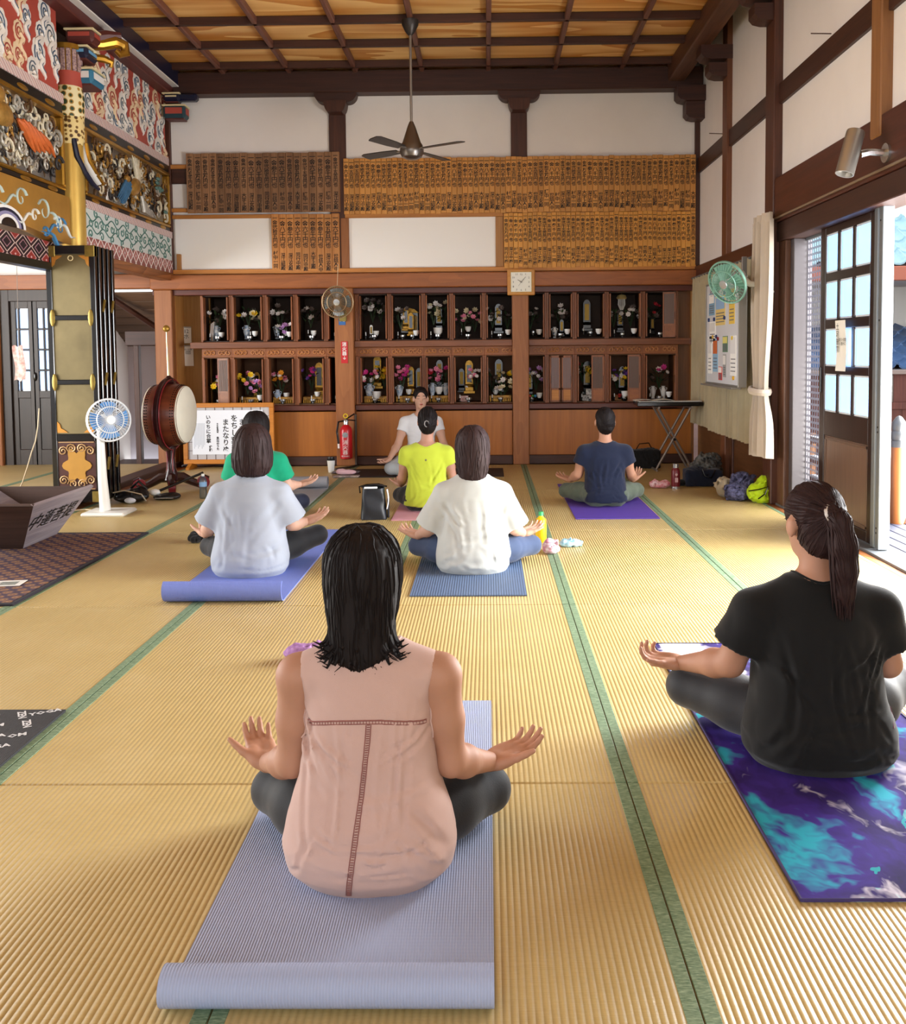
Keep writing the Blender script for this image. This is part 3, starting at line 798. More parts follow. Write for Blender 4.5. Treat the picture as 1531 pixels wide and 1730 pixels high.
for (row, c), items in CONT.items():
    x0, x1 = NX[c] + .04, NX[c + 1] - .04
    z0 = (1.386 if row == 'U' else .676) + .013
    where = short_words(row, c)
    cnt = {}
    for it in items:
        k = it[0]
        if k == 'g':
            cloth(x0 + .01, x1 - .01, YF + .05, YF + .35, z0, .075, where); continue
        u, d, lift = it[1:4]; loc = (x0 + (x1 - x0) * u, YF + d, z0 + lift)
        side = where
        same = [q for q in items if q[0] == k]
        if len(same) == 2: side = ('left side of ' if u < (same[0][1] + same[1][1]) / 2 else 'right side of ') + where
        if k == 'f': bouquet(loc, it[4].split(','), it[5], side, 1.55)
        elif k == 'v': vase(loc, side, PORC if len(it) > 5 else None, (it[4] if len(it) > 4 else 1.0) * 1.25, 'white' if len(it) > 5 else 'blue and white')
        elif k == 'c': cup((loc[0], loc[1], loc[2] + .02), side, None, (it[4] if len(it) > 4 else 1.0) * 1.3)
        elif k == 't': tablet(loc, side, PORC if it[4] == 'white' else None, it[5] * 1.2, it[4])
        elif k == 'k': candle(loc, side)
        elif k == 's': small('incense_bowl', f'silver incense bowl in {side}', 'bowl', loc, [('bowl', MB().lathe([(.018, 0), (.012, .01), (.034, .03), (.036, .05), (.03, .05), (.02, .02)], 12), SILVER), ('foot', MB().lathe([(.03, -.002), (.02, .006)], 10), BLK)], 'altar bowls')
        elif k == 'b': block(loc, .1, .07, .06, mat('pink_white_print', '#e8dcd8', .5, 0, 0, 40, col2='#c46a6a'), f'pink and white box in {side}', 'box', 'offering_box')
        elif k == 'x':
            block(loc, .15, .06, .06, mat('black_white_print', '#e9e7e4', .5, 0, 0, 45, col2='#2c2a2a'), f'black and white patterned box, lower of two, in {side}', 'box', 'patterned_box')
            block((loc[0] + .025, loc[1], loc[2] + .069), .1, .06, .06, MATS['black_white_print'], f'black and white patterned box, upper of two, in {side}', 'box', 'patterned_box')
        elif k == 'm':
            t = small('fruit_tray', f'black footed tray in {side}', 'tray', loc, [('tray', MB().lathe([(.03, -.02), (.012, -.01), (.012, .01), (.06, .02), (.062, .026)], 14), BLK)])
            for q, (cc, dx) in enumerate((('#c8452e', -.03), ('#4f9a3a', 0), ('#3f86b8', .03))):
                small('offering_fruit', f"{('red', 'green', 'blue')[q]} offering on the black footed tray", 'offering', (loc[0] + dx, loc[1], loc[2] + .042), [('body', MB().ball((0, 0, 0), .017, 10, 7), mat('offering' + cc, cc, .5)), ('stem', MB().cyl((0, 0, .015), (0, 0, .024), .002, n=5), LEAF)])
        elif k == 'w': small('wooden_step', f'pale wooden step in {side}', 'altar stand', loc, [('top', MB().box(-.1, .1, 0, .12, .05, .065, .003), W_HONEYX), ('front', MB().box(-.1, .1, .004, .016, 0, .05), W_HONEYX)])
        elif k == 'r': cup((loc[0], loc[1], loc[2] + .02), side, mat('red_lacquer', '#8a1f1c', .25), .9, 'red')
        elif k == 'o':
            for q in range(3): small('sutra_book', f'{("thin", "middle", "outer")[q]} sutra book leaning in {where}', 'book', (loc[0] - .02 + .014 * q, loc[1], loc[2]), [('pages', MB().box(-.004, .004, 0, .1, 0, .2 + .01 * q, 0, Matrix.Rotation(.08, 4, 'Y')), PORC), ('cover', MB().box(-.006, -.004, -.001, .101, 0, .202 + .01 * q, 0, Matrix.Rotation(.08, 4, 'Y')), W_HONEYX)], 'sutra books')
        elif k == 'a':
            g = MB()
            for q in range(-7, 8): g.box(q * .0125 - .004, q * .0125 + .004, -.004, 0, 0, .2 - abs(q) * .004)
            small('gold_shrine_screen', f'tall gold slatted shrine screen in {where}', 'altar screen', loc, [('slats', g, GOLD), ('frame', MB().box(-.1, .1, 0, .01, -.02, .21, .003), BLK), ('roof', MB().prism([(-.11, .21), (.11, .21), (.06, .25), (0, .265), (-.06, .25)], -.02, .02), GOLD)])
        elif k == 'l':
            g = MB().lathe([(.05, .12), (.06, .135), (.045, .165), (.012, .175)], 12)
            b = MB()
            for q in range(10):
                a = q * .628; b.tube([(.036 * math.cos(a), .036 * math.sin(a), .12), (.04 * math.cos(a), .04 * math.sin(a), .06), (.014 * math.cos(a), .014 * math.sin(a), .0)], .004, 5)
            small('hanging_lantern', f'white and gold hanging lantern in {where}', 'lantern', (loc[0], loc[1], z0 + .31), [('canopy', g, mat('pale_gold', '#d8c383', .35, .4)), ('tassels', b, PORC), ('hook', MB().cyl((0, 0, .17), (0, 0, .195), .003, n=6), GOLD)])

# ================================================================== LEFT SIDE: painted transom wall and inner sanctuary
wall_left = struct('wall_left', 'painted and carved transom wall above the open sanctuary')
def wl(name, y0, y1, z0, z1, x0, x1, m, ch=.004, par=None): return MB().box(x0, x1, y0, y1, z0, z1, ch).build(name, m, par or wall_left)
RED = mat('vermilion_paint', '#b04a3c', .6, 0, .12, 4)
CLOUD_W = mat('cloud_white', '#e6dfd6', .6, 0, .08, 30)
CLOUD_C = mat('cloud_cream', '#e3c9a4', .6)
SP_BLUE = mat('swirl_blue', '#44586f', .6); SP_RED = mat('swirl_red', '#a04238', .6); SP_GREY = mat('swirl_slate', '#54606a', .6)
NAVY = mat('navy_lacquer', '#161a33', .35); MAROON = mat('maroon_paint', '#5a2a26', .5)
TEAL = mat('teal_paint', '#2f7190', .5); SKYB = mat('sky_blue_paint', '#6aa6cf', .5); WHITEP = mat('white_paint', '#e8e6e2', .5)
GOLDP = mat('gold_paint', '#b8883c', .42, .4, .2, 3); GOLDPIL = mat('gold_pillar', '#dcb65e', .35, .6, .12, 3)
CREAM = mat('cream_paint', '#e3d3a6', .5); GREENP = mat('moss_green_paint', '#3a4a2c', .6)
def pattern_diamond(name, sc, stops, rot=0.0):
    t = NT(name); tc = t.add('ShaderNodeTexCoord')
    sp = t.add('ShaderNodeSeparateXYZ', ins={0: tc.outputs['Object']})
    def tri(o, k): return t.math('ABSOLUTE', t.math('SUBTRACT', t.math('FRACT', t.math('MULTIPLY', o, k)), .5))
    d = t.math('ADD', tri(sp.outputs[1], sc[0]), tri(sp.outputs[2], sc[1]))
    t.base(t.ramp(d, stops, 'CONSTANT')); t.b.inputs['Roughness'].default_value = .6
    return t.m
DIAM = pattern_diamond('diamond_pattern', (7.4, 7.4), [(0, '#c9c0bc'), (.12, '#9c4a44'), (.2, '#c7b9b4'), (.24, '#a4544c'), (.42, '#efe6e0'), (.56, '#8c6a62'), (.62, '#8a504a')])
DIAM2 = pattern_diamond('diamond_pattern_dark', (4.2, 6.2), [(0, '#c9a0a0'), (.06, '#8c2f28'), (.28, '#c8938e'), (.34, '#31151a'), (.5, '#c8b0a4'), (.56, '#221317'), (.72, '#9a7078'), (.78, '#231318')])
def strip_pattern(name):
    t = NT(name); tc = t.add('ShaderNodeTexCoord')
    sp = t.add('ShaderNodeSeparateXYZ', ins={0: tc.outputs['Object']})
    s = t.math('ADD', t.math('MULTIPLY', sp.outputs[1], 11.0), t.math('MULTIPLY', sp.outputs[2], 12.0))
    a = t.math('FRACT', s)
    t.base(t.ramp(a, [(0, '#e0cfc9'), (.18, '#7a4048'), (.26, '#d9bfb8'), (.42, '#9c5a5a'), (.5, '#e7dcd6'), (.7, '#5d3a40'), (.76, '#d4b0a8')], 'CONSTANT'))
    t.b.inputs['Roughness'].default_value = .6; return t.m
STRIP = strip_pattern('diagonal_ribbon_pattern')

def spiral(cy, cz, R, x, turns=1.7, d=1, a0=0.0, n=18, st=1.0):
    return [(x, cy + d * st * R * (1 - .82 * t / n) * math.cos(a0 + turns * 6.283 * t / n), cz + R * (1 - .82 * t / n) * math.sin(a0 + turns * 6.283 * t / n)) for t in range(n + 1)]
def cloud_panel(y0, y1, z0, z1, x, seed):
    rg = random.Random(seed)
    p = wl('painted_panel', y0, y1, z0, z1, x - .03, x, RED, 0)
    base = MB(); swirl = {k: MB() for k in ('b', 'r', 'g')}; cream = MB()
    cols = int((y1 - y0) / .2)
    for i in range(cols):
        for j in range(4):
            if (i * 3 + j) % 7 == 4: continue
            cy = y0 + (i + .5 + .35 * math.sin(j * 1.7 + i)) * (y1 - y0) / cols; cz = z0 + (j + .5 + .2 * math.sin(i * 2.1)) * (z1 - z0) / 4
            R = rg.uniform(.06, .095); k = rg.choice('brgb'); crm = k == 'r'
            tgt = cream if crm else base
            lobes = 9; pl = []
            for q in range(36):
                a = q / 36 * 6.283; rr = R * (1.28 + .16 * abs(math.sin(a * lobes / 2)))
                pl.append((min(max(cy + rr * math.cos(a) * .85, y0), y1), min(max(cz + rr * math.sin(a), z0), z1)))
            tgt.prism(pl, x, x + .003 + .0004 * ((i + j) % 3), axis='x')
            swirl[k].tube(spiral(cy, cz, R, x + .004, 1.8, rg.choice((-1, 1)), rg.uniform(0, 6), 20, .85), .0065, 5)
            # trailing ribbon to the next cloud
            ty, tz = cy + rg.uniform(-.12, .12), cz - rg.uniform(.16, .24)
            pts = [(x + .001, cy + (ty - cy) * s / 8 + .03 * math.sin(s * 1.1), max(z0 + .01, cz + (tz - cz) * s / 8)) for s in range(9)]
            tgt.tube(pts, [.024, .026, .03, .028, .024, .022, .02, .014, .006], 6)
            swirl[k].tube([(a + .024, b, c_) for a, b, c_ in pts[:7]], .004, 4)
    base.build('painted_clouds', CLOUD_W, p)['kind'] = 'stuff'; cream.build('painted_clouds', CLOUD_C, p)['kind'] = 'stuff'
    for k, m in (('b', SP_BLUE), ('r', SP_RED), ('g', SP_GREY)): swirl[k].build('painted_swirls', m, p)['kind'] = 'stuff'
cloud_panel(7.95, 9.98, 3.40, 4.06, XL + .01, 5)
cloud_panel(5.9, 7.5, 3.40, 4.06, XL + .01, 9)
for y0, y1 in ((7.9, YB - .06), (5.2, 7.55)):
    wl('painted_strip', y0, y1, 3.32, 3.40, XL - .02, XL + .03, STRIP, .003)
wl('cornice', 4.5, YB - .02, 4.05, 4.14, XL - .1, XL + .13, MAROON, .01)
wl('cornice', 4.5, YB - .02, 4.14, 4.32, XL - .1, XL + .19, NAVY, .01)
wl('cornice_line', 4.5, YB - .02, 4.135, 4.148, XL + .12, XL + .196, WHITEP, .002)
wl('backing_wall', 3.0, YB, 2.1, 4.5, XL - .75, XL - .7, mat('dim_plaster', '#cfc9c4', .9))
wl('end_wall', 2.9, 3.0, 2.1, 4.5, XL - .7, XL + .1, mat('dim_plaster', '#cfc9c4', .9))

FRAME_BLK = mat('black_frame', '#17120f', .35)
GOLDM = mat('gilt_moulding', '#b98b36', .3, .8, .2, 12)
SC = [mat('carve_gold', '#b58a45', .4, .5, .3, 30), mat('carve_silver', '#b9b4a8', .45, .3, .3, 30), mat('carve_brown', '#5d4126', .6, .1, .3, 30), mat('carve_dark', '#2d2a2a', .6), mat('carve_ivory', '#d9cfb4', .5, 0, .2, 30), mat('carve_orange', '#c8642c', .5, 0, .2, 20), mat('carve_blue', '#3f6f94', .5, 0, .3, 20), mat('carve_green', '#5c7d74', .5, 0, .3, 20)]
def ranma(label, y0, y1, z0, z1, kind, seed):
    """carved, gilt open-work transom in its black and gold frame"""
    rg = random.Random(seed); cy = (y0 + y1) / 2
    t = thing('carved_transom', label, 'carving', (XL, cy, z0 - .07))
    def bx(name, a, b, c, d, x0, x1, m, ch=.004): return MB().box(x0, x1, a - cy, b - cy, c - z0 + .07, d - z0 + .07, ch).build(name, m, t)
    bx('frame_rail', y0, y1, z1 + .035, z1 + .115, -.03, .03, FRAME_BLK); bx('gilt_rail', y0, y1, z1, z1 + .035, -.03, .045, GOLDM, .01)
    bx('frame_rail', y0, y1, z0 - .07, z0 - .03, -.03, .03, FRAME_BLK); bx('gilt_rail', y0, y1, z0 - .03, z0, -.03, .045, GOLDM, .01)
    for a in (y0, y1 - .05): bx('gilt_stile', a, a + .05, z0, z1, -.03, .045, GOLDM, .012)
    n = int((y1 - y0) / .5) + 1
    for k in range(n):
        yk = y0 + (k + .5) * (y1 - y0) / n - cy
        for zc in (z1 + .07, z0 - .05):
            MB().ball((.03, yk, zc - z0 + .07), (.006, .085, .022), 12, 6).build('gilt_mount', GOLDM, t)
    H = z1 - z0
    G = [MB() for _ in SC]
    a0, a1 = y0 + .06 - cy, y1 - .06 - cy
    # layered scrollwork
    wts = ([0, 0, 1, 2, 2, 3, 4] if kind == 'bird' else [0, 1, 1, 1, 3, 4, 4, 2])
    N = int((y1 - y0) * 130)
    for k in range(N):
        yy = rg.uniform(a0 + .05, a1 - .05); zz = .07 + rg.uniform(.05, H - .05); R = rg.uniform(.03, .07)
        ci = rg.choice(wts); xx = rg.uniform(-.02, .05)
        pts = spiral(yy, zz, R, xx, rg.uniform(1.0, 1.6), rg.choice((-1, 1)), rg.uniform(0, 6), 14)
        pts = [(p[0] + .018 * (1 - i / 14), p[1], p[2]) for i, p in enumerate(pts)]
        G[ci].tube(pts, [R * .22 * (1 - .45 * i / 14) for i in range(15)], 6)
    for k in range(int(N * .7)):
        yy = rg.uniform(a0 + .05, a1 - .05); zz = .07 + rg.uniform(.05, H - .05); l = rg.uniform(.06, .14); a = rg.uniform(0, 6.28)
        ci = rg.choice(wts); xx = rg.uniform(-.03, .02)
        pts = [(xx, yy + l * s / 5 * math.cos(a + .25 * s), zz + l * s / 5 * math.sin(a + .25 * s)) for s in range(6)]
        pts = [(p[0], min(max(p[1], a0), a1), min(max(p[2], .07), H + .07)) for p in pts]
        G[ci].tube(pts, [.006, .013, .017, .015, .01, .003], 6)
    for g, m in zip(G, SC):
        if g.v: g.build('scrollwork', m, t)['kind'] = 'stuff'
    if kind == 'bird':
        b = MB().ball((.06, -.02, .07 + H * .42), (.05, .13, .08), 14, 9, Matrix.Rotation(.5, 3, 'X')).ball((.07, -.22, .07 + H * .5), (.03, .05, .035), 10, 7)
        b.build('bird_body', SC[0], t)
        for s, (by, bz, sp) in enumerate(((.02, .07 + H * .55, 1), (.12, .07 + H * .3, -1))):
            w = MB()
            for k in range(11):
                a = (1.9 - k * .19) if sp > 0 else (-1.25 + k * .1)
                l = .3 if sp > 0 else .42
                pts = [(.07 - .004 * k, by + .03 * k * .4 + l * q / 5 * math.cos(a), bz + l * q / 5 * math.sin(a) - .02 * q * q / 10) for q in range(6)]
                pts = [(p[0], min(max(p[1], a0), a1), min(max(p[2], .08), H + .06)) for p in pts]
                w.tube(pts, [.014, .017, .017, .015, .012, .004], 6, flat=.5)
            w.build('wing', SC[1 if s else 4], t)
        tl = MB()
        for k in range(6):
            pts = [(.07, -.2 - .05 * q + .02 * k, .07 + H * (.55 - .09 * q) - .015 * k) for q in range(6)]
            tl.tube([(p[0], min(max(p[1], a0), a1), max(.08, p[2])) for p in pts], [.01, .014, .016, .015, .012, .004], 6)
        tl.build('tail', SC[6], t)
        cl = MB()
        for k in range(8): cl.ball((.06, a1 - .25 + rg.uniform(-.15, .1), .07 + rg.uniform(.1, H - .1)), (.02, .05, .02), 8, 6)
        cl.build('leaves', SC[7], t)['kind'] = 'stuff'
    else:
        b = MB()
        for k in range(5):
            yb = a1 - .75 + .08 * k
            b.tube([(.07, yb + .1 * q / 2, .07 + H * (.62 - .1 * q * .6) + .02 * math.sin(k + q)) for q in range(6)], [.01, .03, .034, .028, .018, .005], 7)
        b.build('flame', SC[5], t)
        c = MB().ball((.06, a1 - .95, .07 + H * .6), (.05, .14, .09), 12, 8).ball((.08, a1 - 1.05, .07 + H * .8), (.05, .08, .07), 10, 8)
        c.build('beast_body', SC[0], t)
    return t
ranma('gilt phoenix carved transom beneath the far red cloud panel', 7.9, 10.0, 2.67, 3.2, 'bird', 3)
ranma('silver scroll carved transom at the left edge beneath the near red cloud panel', 5.4, 7.52, 2.64, 3.2, 'beast', 4)

# far lintel: arabesque, diamonds, plain rail
wl('painted_strip', 7.9, YB - .02, 2.53, 2.6, XL - .03, XL + .04, STRIP, .003)
kam = wl('painted_lintel', 7.85, YB - .05, 2.285, 2.53, XL - .05, XL + .03, mat('pale_lintel_paint', '#cfd6d2', .6), 0)
v = MB(); rg = random.Random(2)
for r, zz in enumerate((2.36, 2.46)):
    pts = [(XL + .032, 7.9 + 2.1 * k / 60, zz + .03 * math.sin(k * .8 + r * 2)) for k in range(61)]
    v.tube(pts, .006, 5)
    for k in range(18):
        v.tube(spiral(7.98 + .115 * k, zz + (.045 if k % 2 else -.045), .045, XL + .032, 1.1, 1 if k % 2 else -1, rg.uniform(0, 6), 12), .006, 5)
v.build('arabesque', mat('vine_green', '#4c7a70', .6), kam)['kind'] = 'stuff'
wl('diamond_band', 7.85, YB - .05, 2.15, 2.285, XL - .06, XL + .035, DIAM, 0)
wl('lintel_rail', 7.85, YB - .02, 2.065, 2.15, XL - .1, XL + .04, W_MIDY, .006)
# near lintel: gold rainbow beam with painted waves
poly = [(5.0, 2.56), (7.55, 2.56), (7.55, 2.17)] + [(7.4 - .12 * k, 2.17 + .07 * math.sin(min(1, k / 8) * math.pi / 2)) for k in range(20)] + [(5.0, 2.24)]
gb = MB().prism(poly, XL - .06, XL + .05, axis='x').build('gold_beam', GOLDP, wall_left)
for col, segs in ((mat('wave_pale', '#bfd4d0', .5), [(6.75, 2.42, .085, 1), (7.1, 2.38, .1, -1), (6.4, 2.38, .1, 1)]), (mat('wave_white', '#e9ede8', .5), [(6.95, 2.32, .06, 1), (7.32, 2.31, .07, -1)]), (mat('wave_blue', '#4a86b8', .5), [(7.37, 2.29, .085, 1), (7.12, 2.215, .05, -1)])):
    g = MB()
    for (a, b, R, d) in segs:
        g.tube(spiral(a, b, R, XL + .05, 1.1, d, .4, 16), [.02 - .0009 * k for k in range(17)], 6, flat=.4)
        g.tube([(XL + .05, a - d * (R + .03 * k), b + .02 * math.sin(k) - .012 * k) for k in range(9)], [.018, .022, .024, .022, .02, .017, .014, .01, .004], 6, flat=.5)
    g.build('painted_wave', col, gb)
for k, (m, r) in enumerate(((WHITEP, .2), (NAVY, .17), (mat('lilac_paint', '#8a86a8', .5), .14), (WHITEP, .11), (BLK, .08))):
    pl = [(6.55 + r * 1.3 * math.cos(a * math.pi / 14), 2.19 + r * .75 * math.sin(a * math.pi / 14)) for a in range(15)]
    MB().prism(pl, XL + .05, XL + .054 + .003 * k, axis='x').build('painted_crescent', m, gb)
wl('diamond_band', 5.0, 7.45, 2.0, 2.17, XL - .1, XL - .02, DIAM2, 0)
wl('dark_rail', 5.0, 7.5, 1.94, 2.0, XL - .1, XL + .0, FRAME_BLK, .004)

# gold pillar with painted head
PY = 7.72
pil = struct('pillar_gold', 'gilt round pillar between the transoms'); pil.location = (XL, PY, 0)
MB().cyl((0, 0, .03), (0, 0, 3.06), .1, .1, 28).build('shaft', GOLDPIL, pil)
def dots():
    t = NT('cream_dotted'); vo = t.add('ShaderNodeTexVoronoi', ins={'Vector': t.coord(rand=False), 'Scale': 17.0, 'Randomness': .25})
    t.base(t.ramp(vo.outputs['Distance'], [(0, '#2c3f24'), (.36, '#b58a3a'), (.46, '#e9dcae')], 'CONSTANT')); return t.m
def scales():
    t = NT('gold_scale_pattern'); vo = t.add('ShaderNodeTexVoronoi', ins={'Vector': t.coord(rand=False), 'Scale': 26.0, 'Randomness': .5})
    t.base(t.ramp(vo.outputs['Distance'], [(0, '#4a3218'), (.3, '#8a6528'), (.42, '#e6cf8f')], 'CONSTANT')); return t.m
MB().lathe([(.104, 3.02), (.112, 3.06), (.112, 3.26), (.106, 3.28)], 24).build('scale_band', scales(), pil)
MB().lathe([(.104, 3.22), (.116, 3.26), (.118, 3.42), (.104, 3.5)], 24).build('dotted_band', dots(), pil)
MB().lathe([(.104, 3.44), (.104, 3.62)], 24).build('red_band', RED, pil)
g = MB()
for k in range(14):
    a = k / 14 * 6.283; g.box(-.018, .018, -.008, .008, 3.62, 3.8, .004, Matrix.Rotation(a, 4, 'Z') @ Matrix.Translation((0, -.103, 0)))
g.build('striped_band', mat('striped_lilac', '#c9a99a', .5, 0, 0, 60, col2='#5d3f5a'), pil)
MB().lathe([(.1, 3.5), (.1, 3.8), (.12, 3.8), (.12, 3.84)], 24).build('neck_ring', GOLDM, pil)
# bracket complex on the pillar
def painted_block(par, x0, x1, y0, y1, z0, z1, m, inset):
    MB().box(x0, x1, y0, y1, z0, z1, .025).build('bracket_block', m, par)
    MB().box(x0 - .006, x1 + .006, y0 - .006, y1 + .006, z1 - .012, z1 + .004, .003).build('block_trim', CREAM, par)
    MB().box(x0 + .03, x1 - .03, y0 - .003, y0 + .002, z0 + .045, z1 - .03).build('painted_inset', inset, par)
    MB().box(x1 - .002, x1 + .003, y0 + .03, y1 - .03, z0 + .045, z1 - .03).build('painted_inset', inset, par)
    MB().box(x0 + .02, x1 - .02, y0 + .02, y1 - .02, z0 - .012, z0 + .006, .004).build('block_foot', MAROON, par)
painted_block(pil, -.04, .2, .0, .26, 3.54, 3.67, TEAL, WHITEP)
painted_block(pil, -.04, .18, -.04, .18, 3.74, 3.84, NAVY, SKYB)
painted_block(pil, -.02, .22, -.01, .16, 3.88, 3.99, MAROON, RED)
g = MB()
for k in range(7):
    for zz in (3.69, 3.83): g.ball((.03 * k, -.02 + .02 * k, zz), (.018, .018, .014), 8, 6)
g.build('lotus_petals', CREAM, pil)['kind'] = 'stuff'
g = MB().tube([(.1, .12, 3.9), (.2, .2, 3.92), (.3, .26, 3.96), (.36, .3, 3.94), (.37, .3, 3.88), (.33, .28, 3.86), (.3, .26, 3.89)], [.05, .05, .055, .05, .042, .032, .02], 10)
g.tube([(.12, .14, 3.8), (.22, .2, 3.8), (.27, .24, 3.78), (.26, .24, 3.74)], [.03, .034, .03, .02], 8)
g.build('scroll_nose', GOLDM, pil)
MB().tube([(.1, .1, 3.94), (.24, .22, 4.0), (.34, .28, 4.02)], [.05, .05, .03], 8).build('nose_back', MAROON, pil)
g = MB().tube([(.09, .03, 3.04), (.11, .05, 2.9), (.13, .12, 2.8), (.14, .2, 2.75), (.14, .26, 2.76)], [.035, .04, .045, .04, .02], 10, flat=.7)
MB().tube([(.06, -.08, 3.06), (.08, -.07, 2.92), (.11, .0, 2.8), (.13, .1, 2.72), (.14, .2, 2.69)], [.022, .024, .024, .022, .014], 8).build('elbow_band', NAVY, pil)
g.build('elbow_bracket', WHITEP, pil)
g = MB().tube([(.13, .0, 3.04), (.14, .04, 2.9), (.16, .12, 2.8), (.17, .22, 2.74), (.17, .28, 2.76)], [.016, .018, .018, .018, .01], 8)
g.build('gilt_edge', GOLDM, pil)
# corner bracket at the back wall
cb = struct('bracket_corner', 'painted bracket blocks in the far corner'); cb.location = (XL + .05, YB - .2, 0)
painted_block(cb, 0, .24, -.08, .08, 3.78, 3.92, mat('dark_teal_paint', '#23404a', .5), RED); painted_block(cb, .0, .18, -.07, .07, 3.96, 4.05, NAVY, CREAM)
MB().box(.1, .36, -.05, .05, 3.97, 4.05, .02).build('nose', NAVY, cb)

# folded lattice doors stacked at the gold pillar
fd = thing('folding_door', 'stack of folded black lacquer doors with brass mesh panes beside the gold pillar', 'door', (-3.55, 7.3, .055))
MESHP = mat('brass_gauze', '#7f7250', .42, .5, .3, 2.2)
BRASS = mat('brass_fitting', '#8c7638', .42, .7, .25, 20)
BROWNP = mat('brown_lacquer', '#4a2420', .35)
LW, LH = .40, 2.08
def leaf(y0, first):
    M = None
    fr = MB()
    for a, b in ((0, .045), (LW - .045, LW)): fr.box(a, b, y0, y0 + .045, 0, LH, .005)
    for z0_, z1_ in ((0, .10), (.50, .56), (LH - .07, LH)): fr.box(.045, LW - .045, y0, y0 + .045, z0_, z1_, .004)
    f = fr.build('leaf_frame', BLK, fd)
    MB().box(.045, LW - .045, y0 + .012, y0 + .03, .56, LH - .07).build('gauze_pane', MESHP, f)
    MB().box(.045, LW - .045, y0 + .01, y0 + .03, .1, .5).build('lower_panel', BROWNP, f)
    if first:
        for z in (.98, 1.5): MB().box(.03, LW - .03, y0 - .004, y0 + .02, z - .02, z + .02, .004).build('cross_rail', BLK, f)
        for z in (.98, 1.5):
            for x in (.03, LW - .06): MB().ball((x + .015, y0 - .004, z), (.022, .006, .07), 10, 6).build('brass_mount', BRASS, f)
        for z in (0, LH - .09):
            for x in (0, LW - .08): MB().box(x, x + .08, y0 - .004, y0 + .05, z, z + .09, .004).build('corner_mount', BRASS, f)
        for x, z, sx, sz in ((.05, LH - .08, 1, -1), (LW - .05, LH - .08, -1, -1), (.05, .57, 1, 1), (LW - .05, .57, -1, 1)):
            g = MB().prism([(x, z), (x + sx * .085, z), (x + sx * .06, z + sz * .02), (x + sx * .03, z + sz * .035), (x + sx * .02, z + sz * .07), (x, z + sz * .09)], y0 + .004, y0 + .012)
            g.build('corner_ornament', mat('orange_gilt', '#c88a3a', .4, .5), f)
        g = MB().prism([(LW / 2 + .1 * (1 + .22 * math.cos(6 * a)) * math.cos(a), .3 + .13 * (1 + .22 * math.cos(6 * a)) * math.sin(a)) for a in [q / 40 * 6.283 for q in range(40)]], y0 + .002, y0 + .01)
        g.build('gilt_medallion', GOLDP, f)
        g = MB()
        for (x, z, s_) in ((.09, .42, 1), (LW - .09, .42, -1), (.09, .18, 1), (LW - .09, .18, -1), (.16, .44, -1), (LW - .16, .44, 1), (.16, .15, -1), (LW - .16, .15, 1)):
            g.tube([(x + s_ * .04 * (1 - .8 * t / 14) * math.cos(t * .7), y0 + .004, z + .04 * (1 - .8 * t / 14) * math.sin(t * .7)) for t in range(15)], .006, 5)
        g.box(.055, LW - .055, y0 + .003, y0 + .009, .105, .112).box(.055, LW - .055, y0 + .003, y0 + .009, .488, .495)
        _o = g.build('gilt_scrolls', mat('tan_gilt', '#b58f62', .45, .3), f); _o['kind'] = 'stuff'
        MB().tube([(.14, y0, .6)] and [(LW / 2 + .02 * math.cos(a), y0 + .01, 1.98 + .02 * math.sin(a)) for a in [q / 12 * 6.283 for q in range(12)]], .004, 5, closed=True).build('ring', CREAM, f)
for k in range(5): leaf(.085 * k, k == 0)
for k in range(4):
    for z in (.3, 1.0, 1.6): MB().cyl((LW if k % 2 else 0, .085 * k + .045, z - .05), (LW if k % 2 else 0, .085 * k + .085, z + .05), .012, n=8).build('hinge', BRASS, fd)

# ---- inner sanctuary beyond the sill
wall_sanct = struct('wall_sanctuary', 'rear and side walls of the inner sanctuary')
def ws(name, x0, x1, y0, y1, z0, z1, m, ch=.004): return MB().box(x0, x1, y0, y1, z0, z1, ch).build(name, m, wall_sanct)
ws('plaster_panel', -9, -3.46, YB + .05, YB + .12, 2.14, 4.4, PLASTER, 0)
ws('beam', -9, -3.5, YB - .06, YB + .1, 1.985, 2.145, W_MIDX, .008)
ws('post', -5.85, -5.42, YB - .08, YB + .1, 0, 1.985, W_MIDZ, .008)
ws('plaster_panel', -9, -5.85, YB + .05, YB + .12, 0, 2.0, PLASTER, 0)
ws('side_wall', -7.3, -7.2, 7.5, YB, 0, 4.4, PLASTER, 0)
# stair recess: sloping board soffit, white side wall
ws('recess_wall', -4.45, -3.67, YB + 1.1, YB + 1.2, -.05, 2.0, mat('lilac_white_plaster', '#d2cdd6', .9), 0)
ws('recess_side', -4.5, -4.45, YB - .02, YB + 1.15, -.05, 2.0, PLASTER, 0)
ws('recess_post', -4.03, -3.97, YB + .2, YB + .28, 0, 1.4, W_DARKZ)
ws('recess_beam', -4.1, -3.67, YB + .15, YB + .28, 1.36, 1.52, W_DARKX)
W_SOFF = wood('soffit_boards', '#6b4f3a', '#45301f', 0, .6)
for k in range(7):
    M = Matrix.Translation((0, YB + .08 + .15 * k, 1.95 - .085 * k)) @ Matrix.Rotation(-.5, 4, 'X')
    MB().box(-4.46, -3.66, 0, .16, -.012, .012, .003, M).build('soffit_board', W_SOFF, wall_sanct)
MB().cyl((-4.25, YB + .02, 1.93), (-3.72, YB + .6, 1.45), .035, n=6).build('stringer', W_DARKX, wall_sanct)
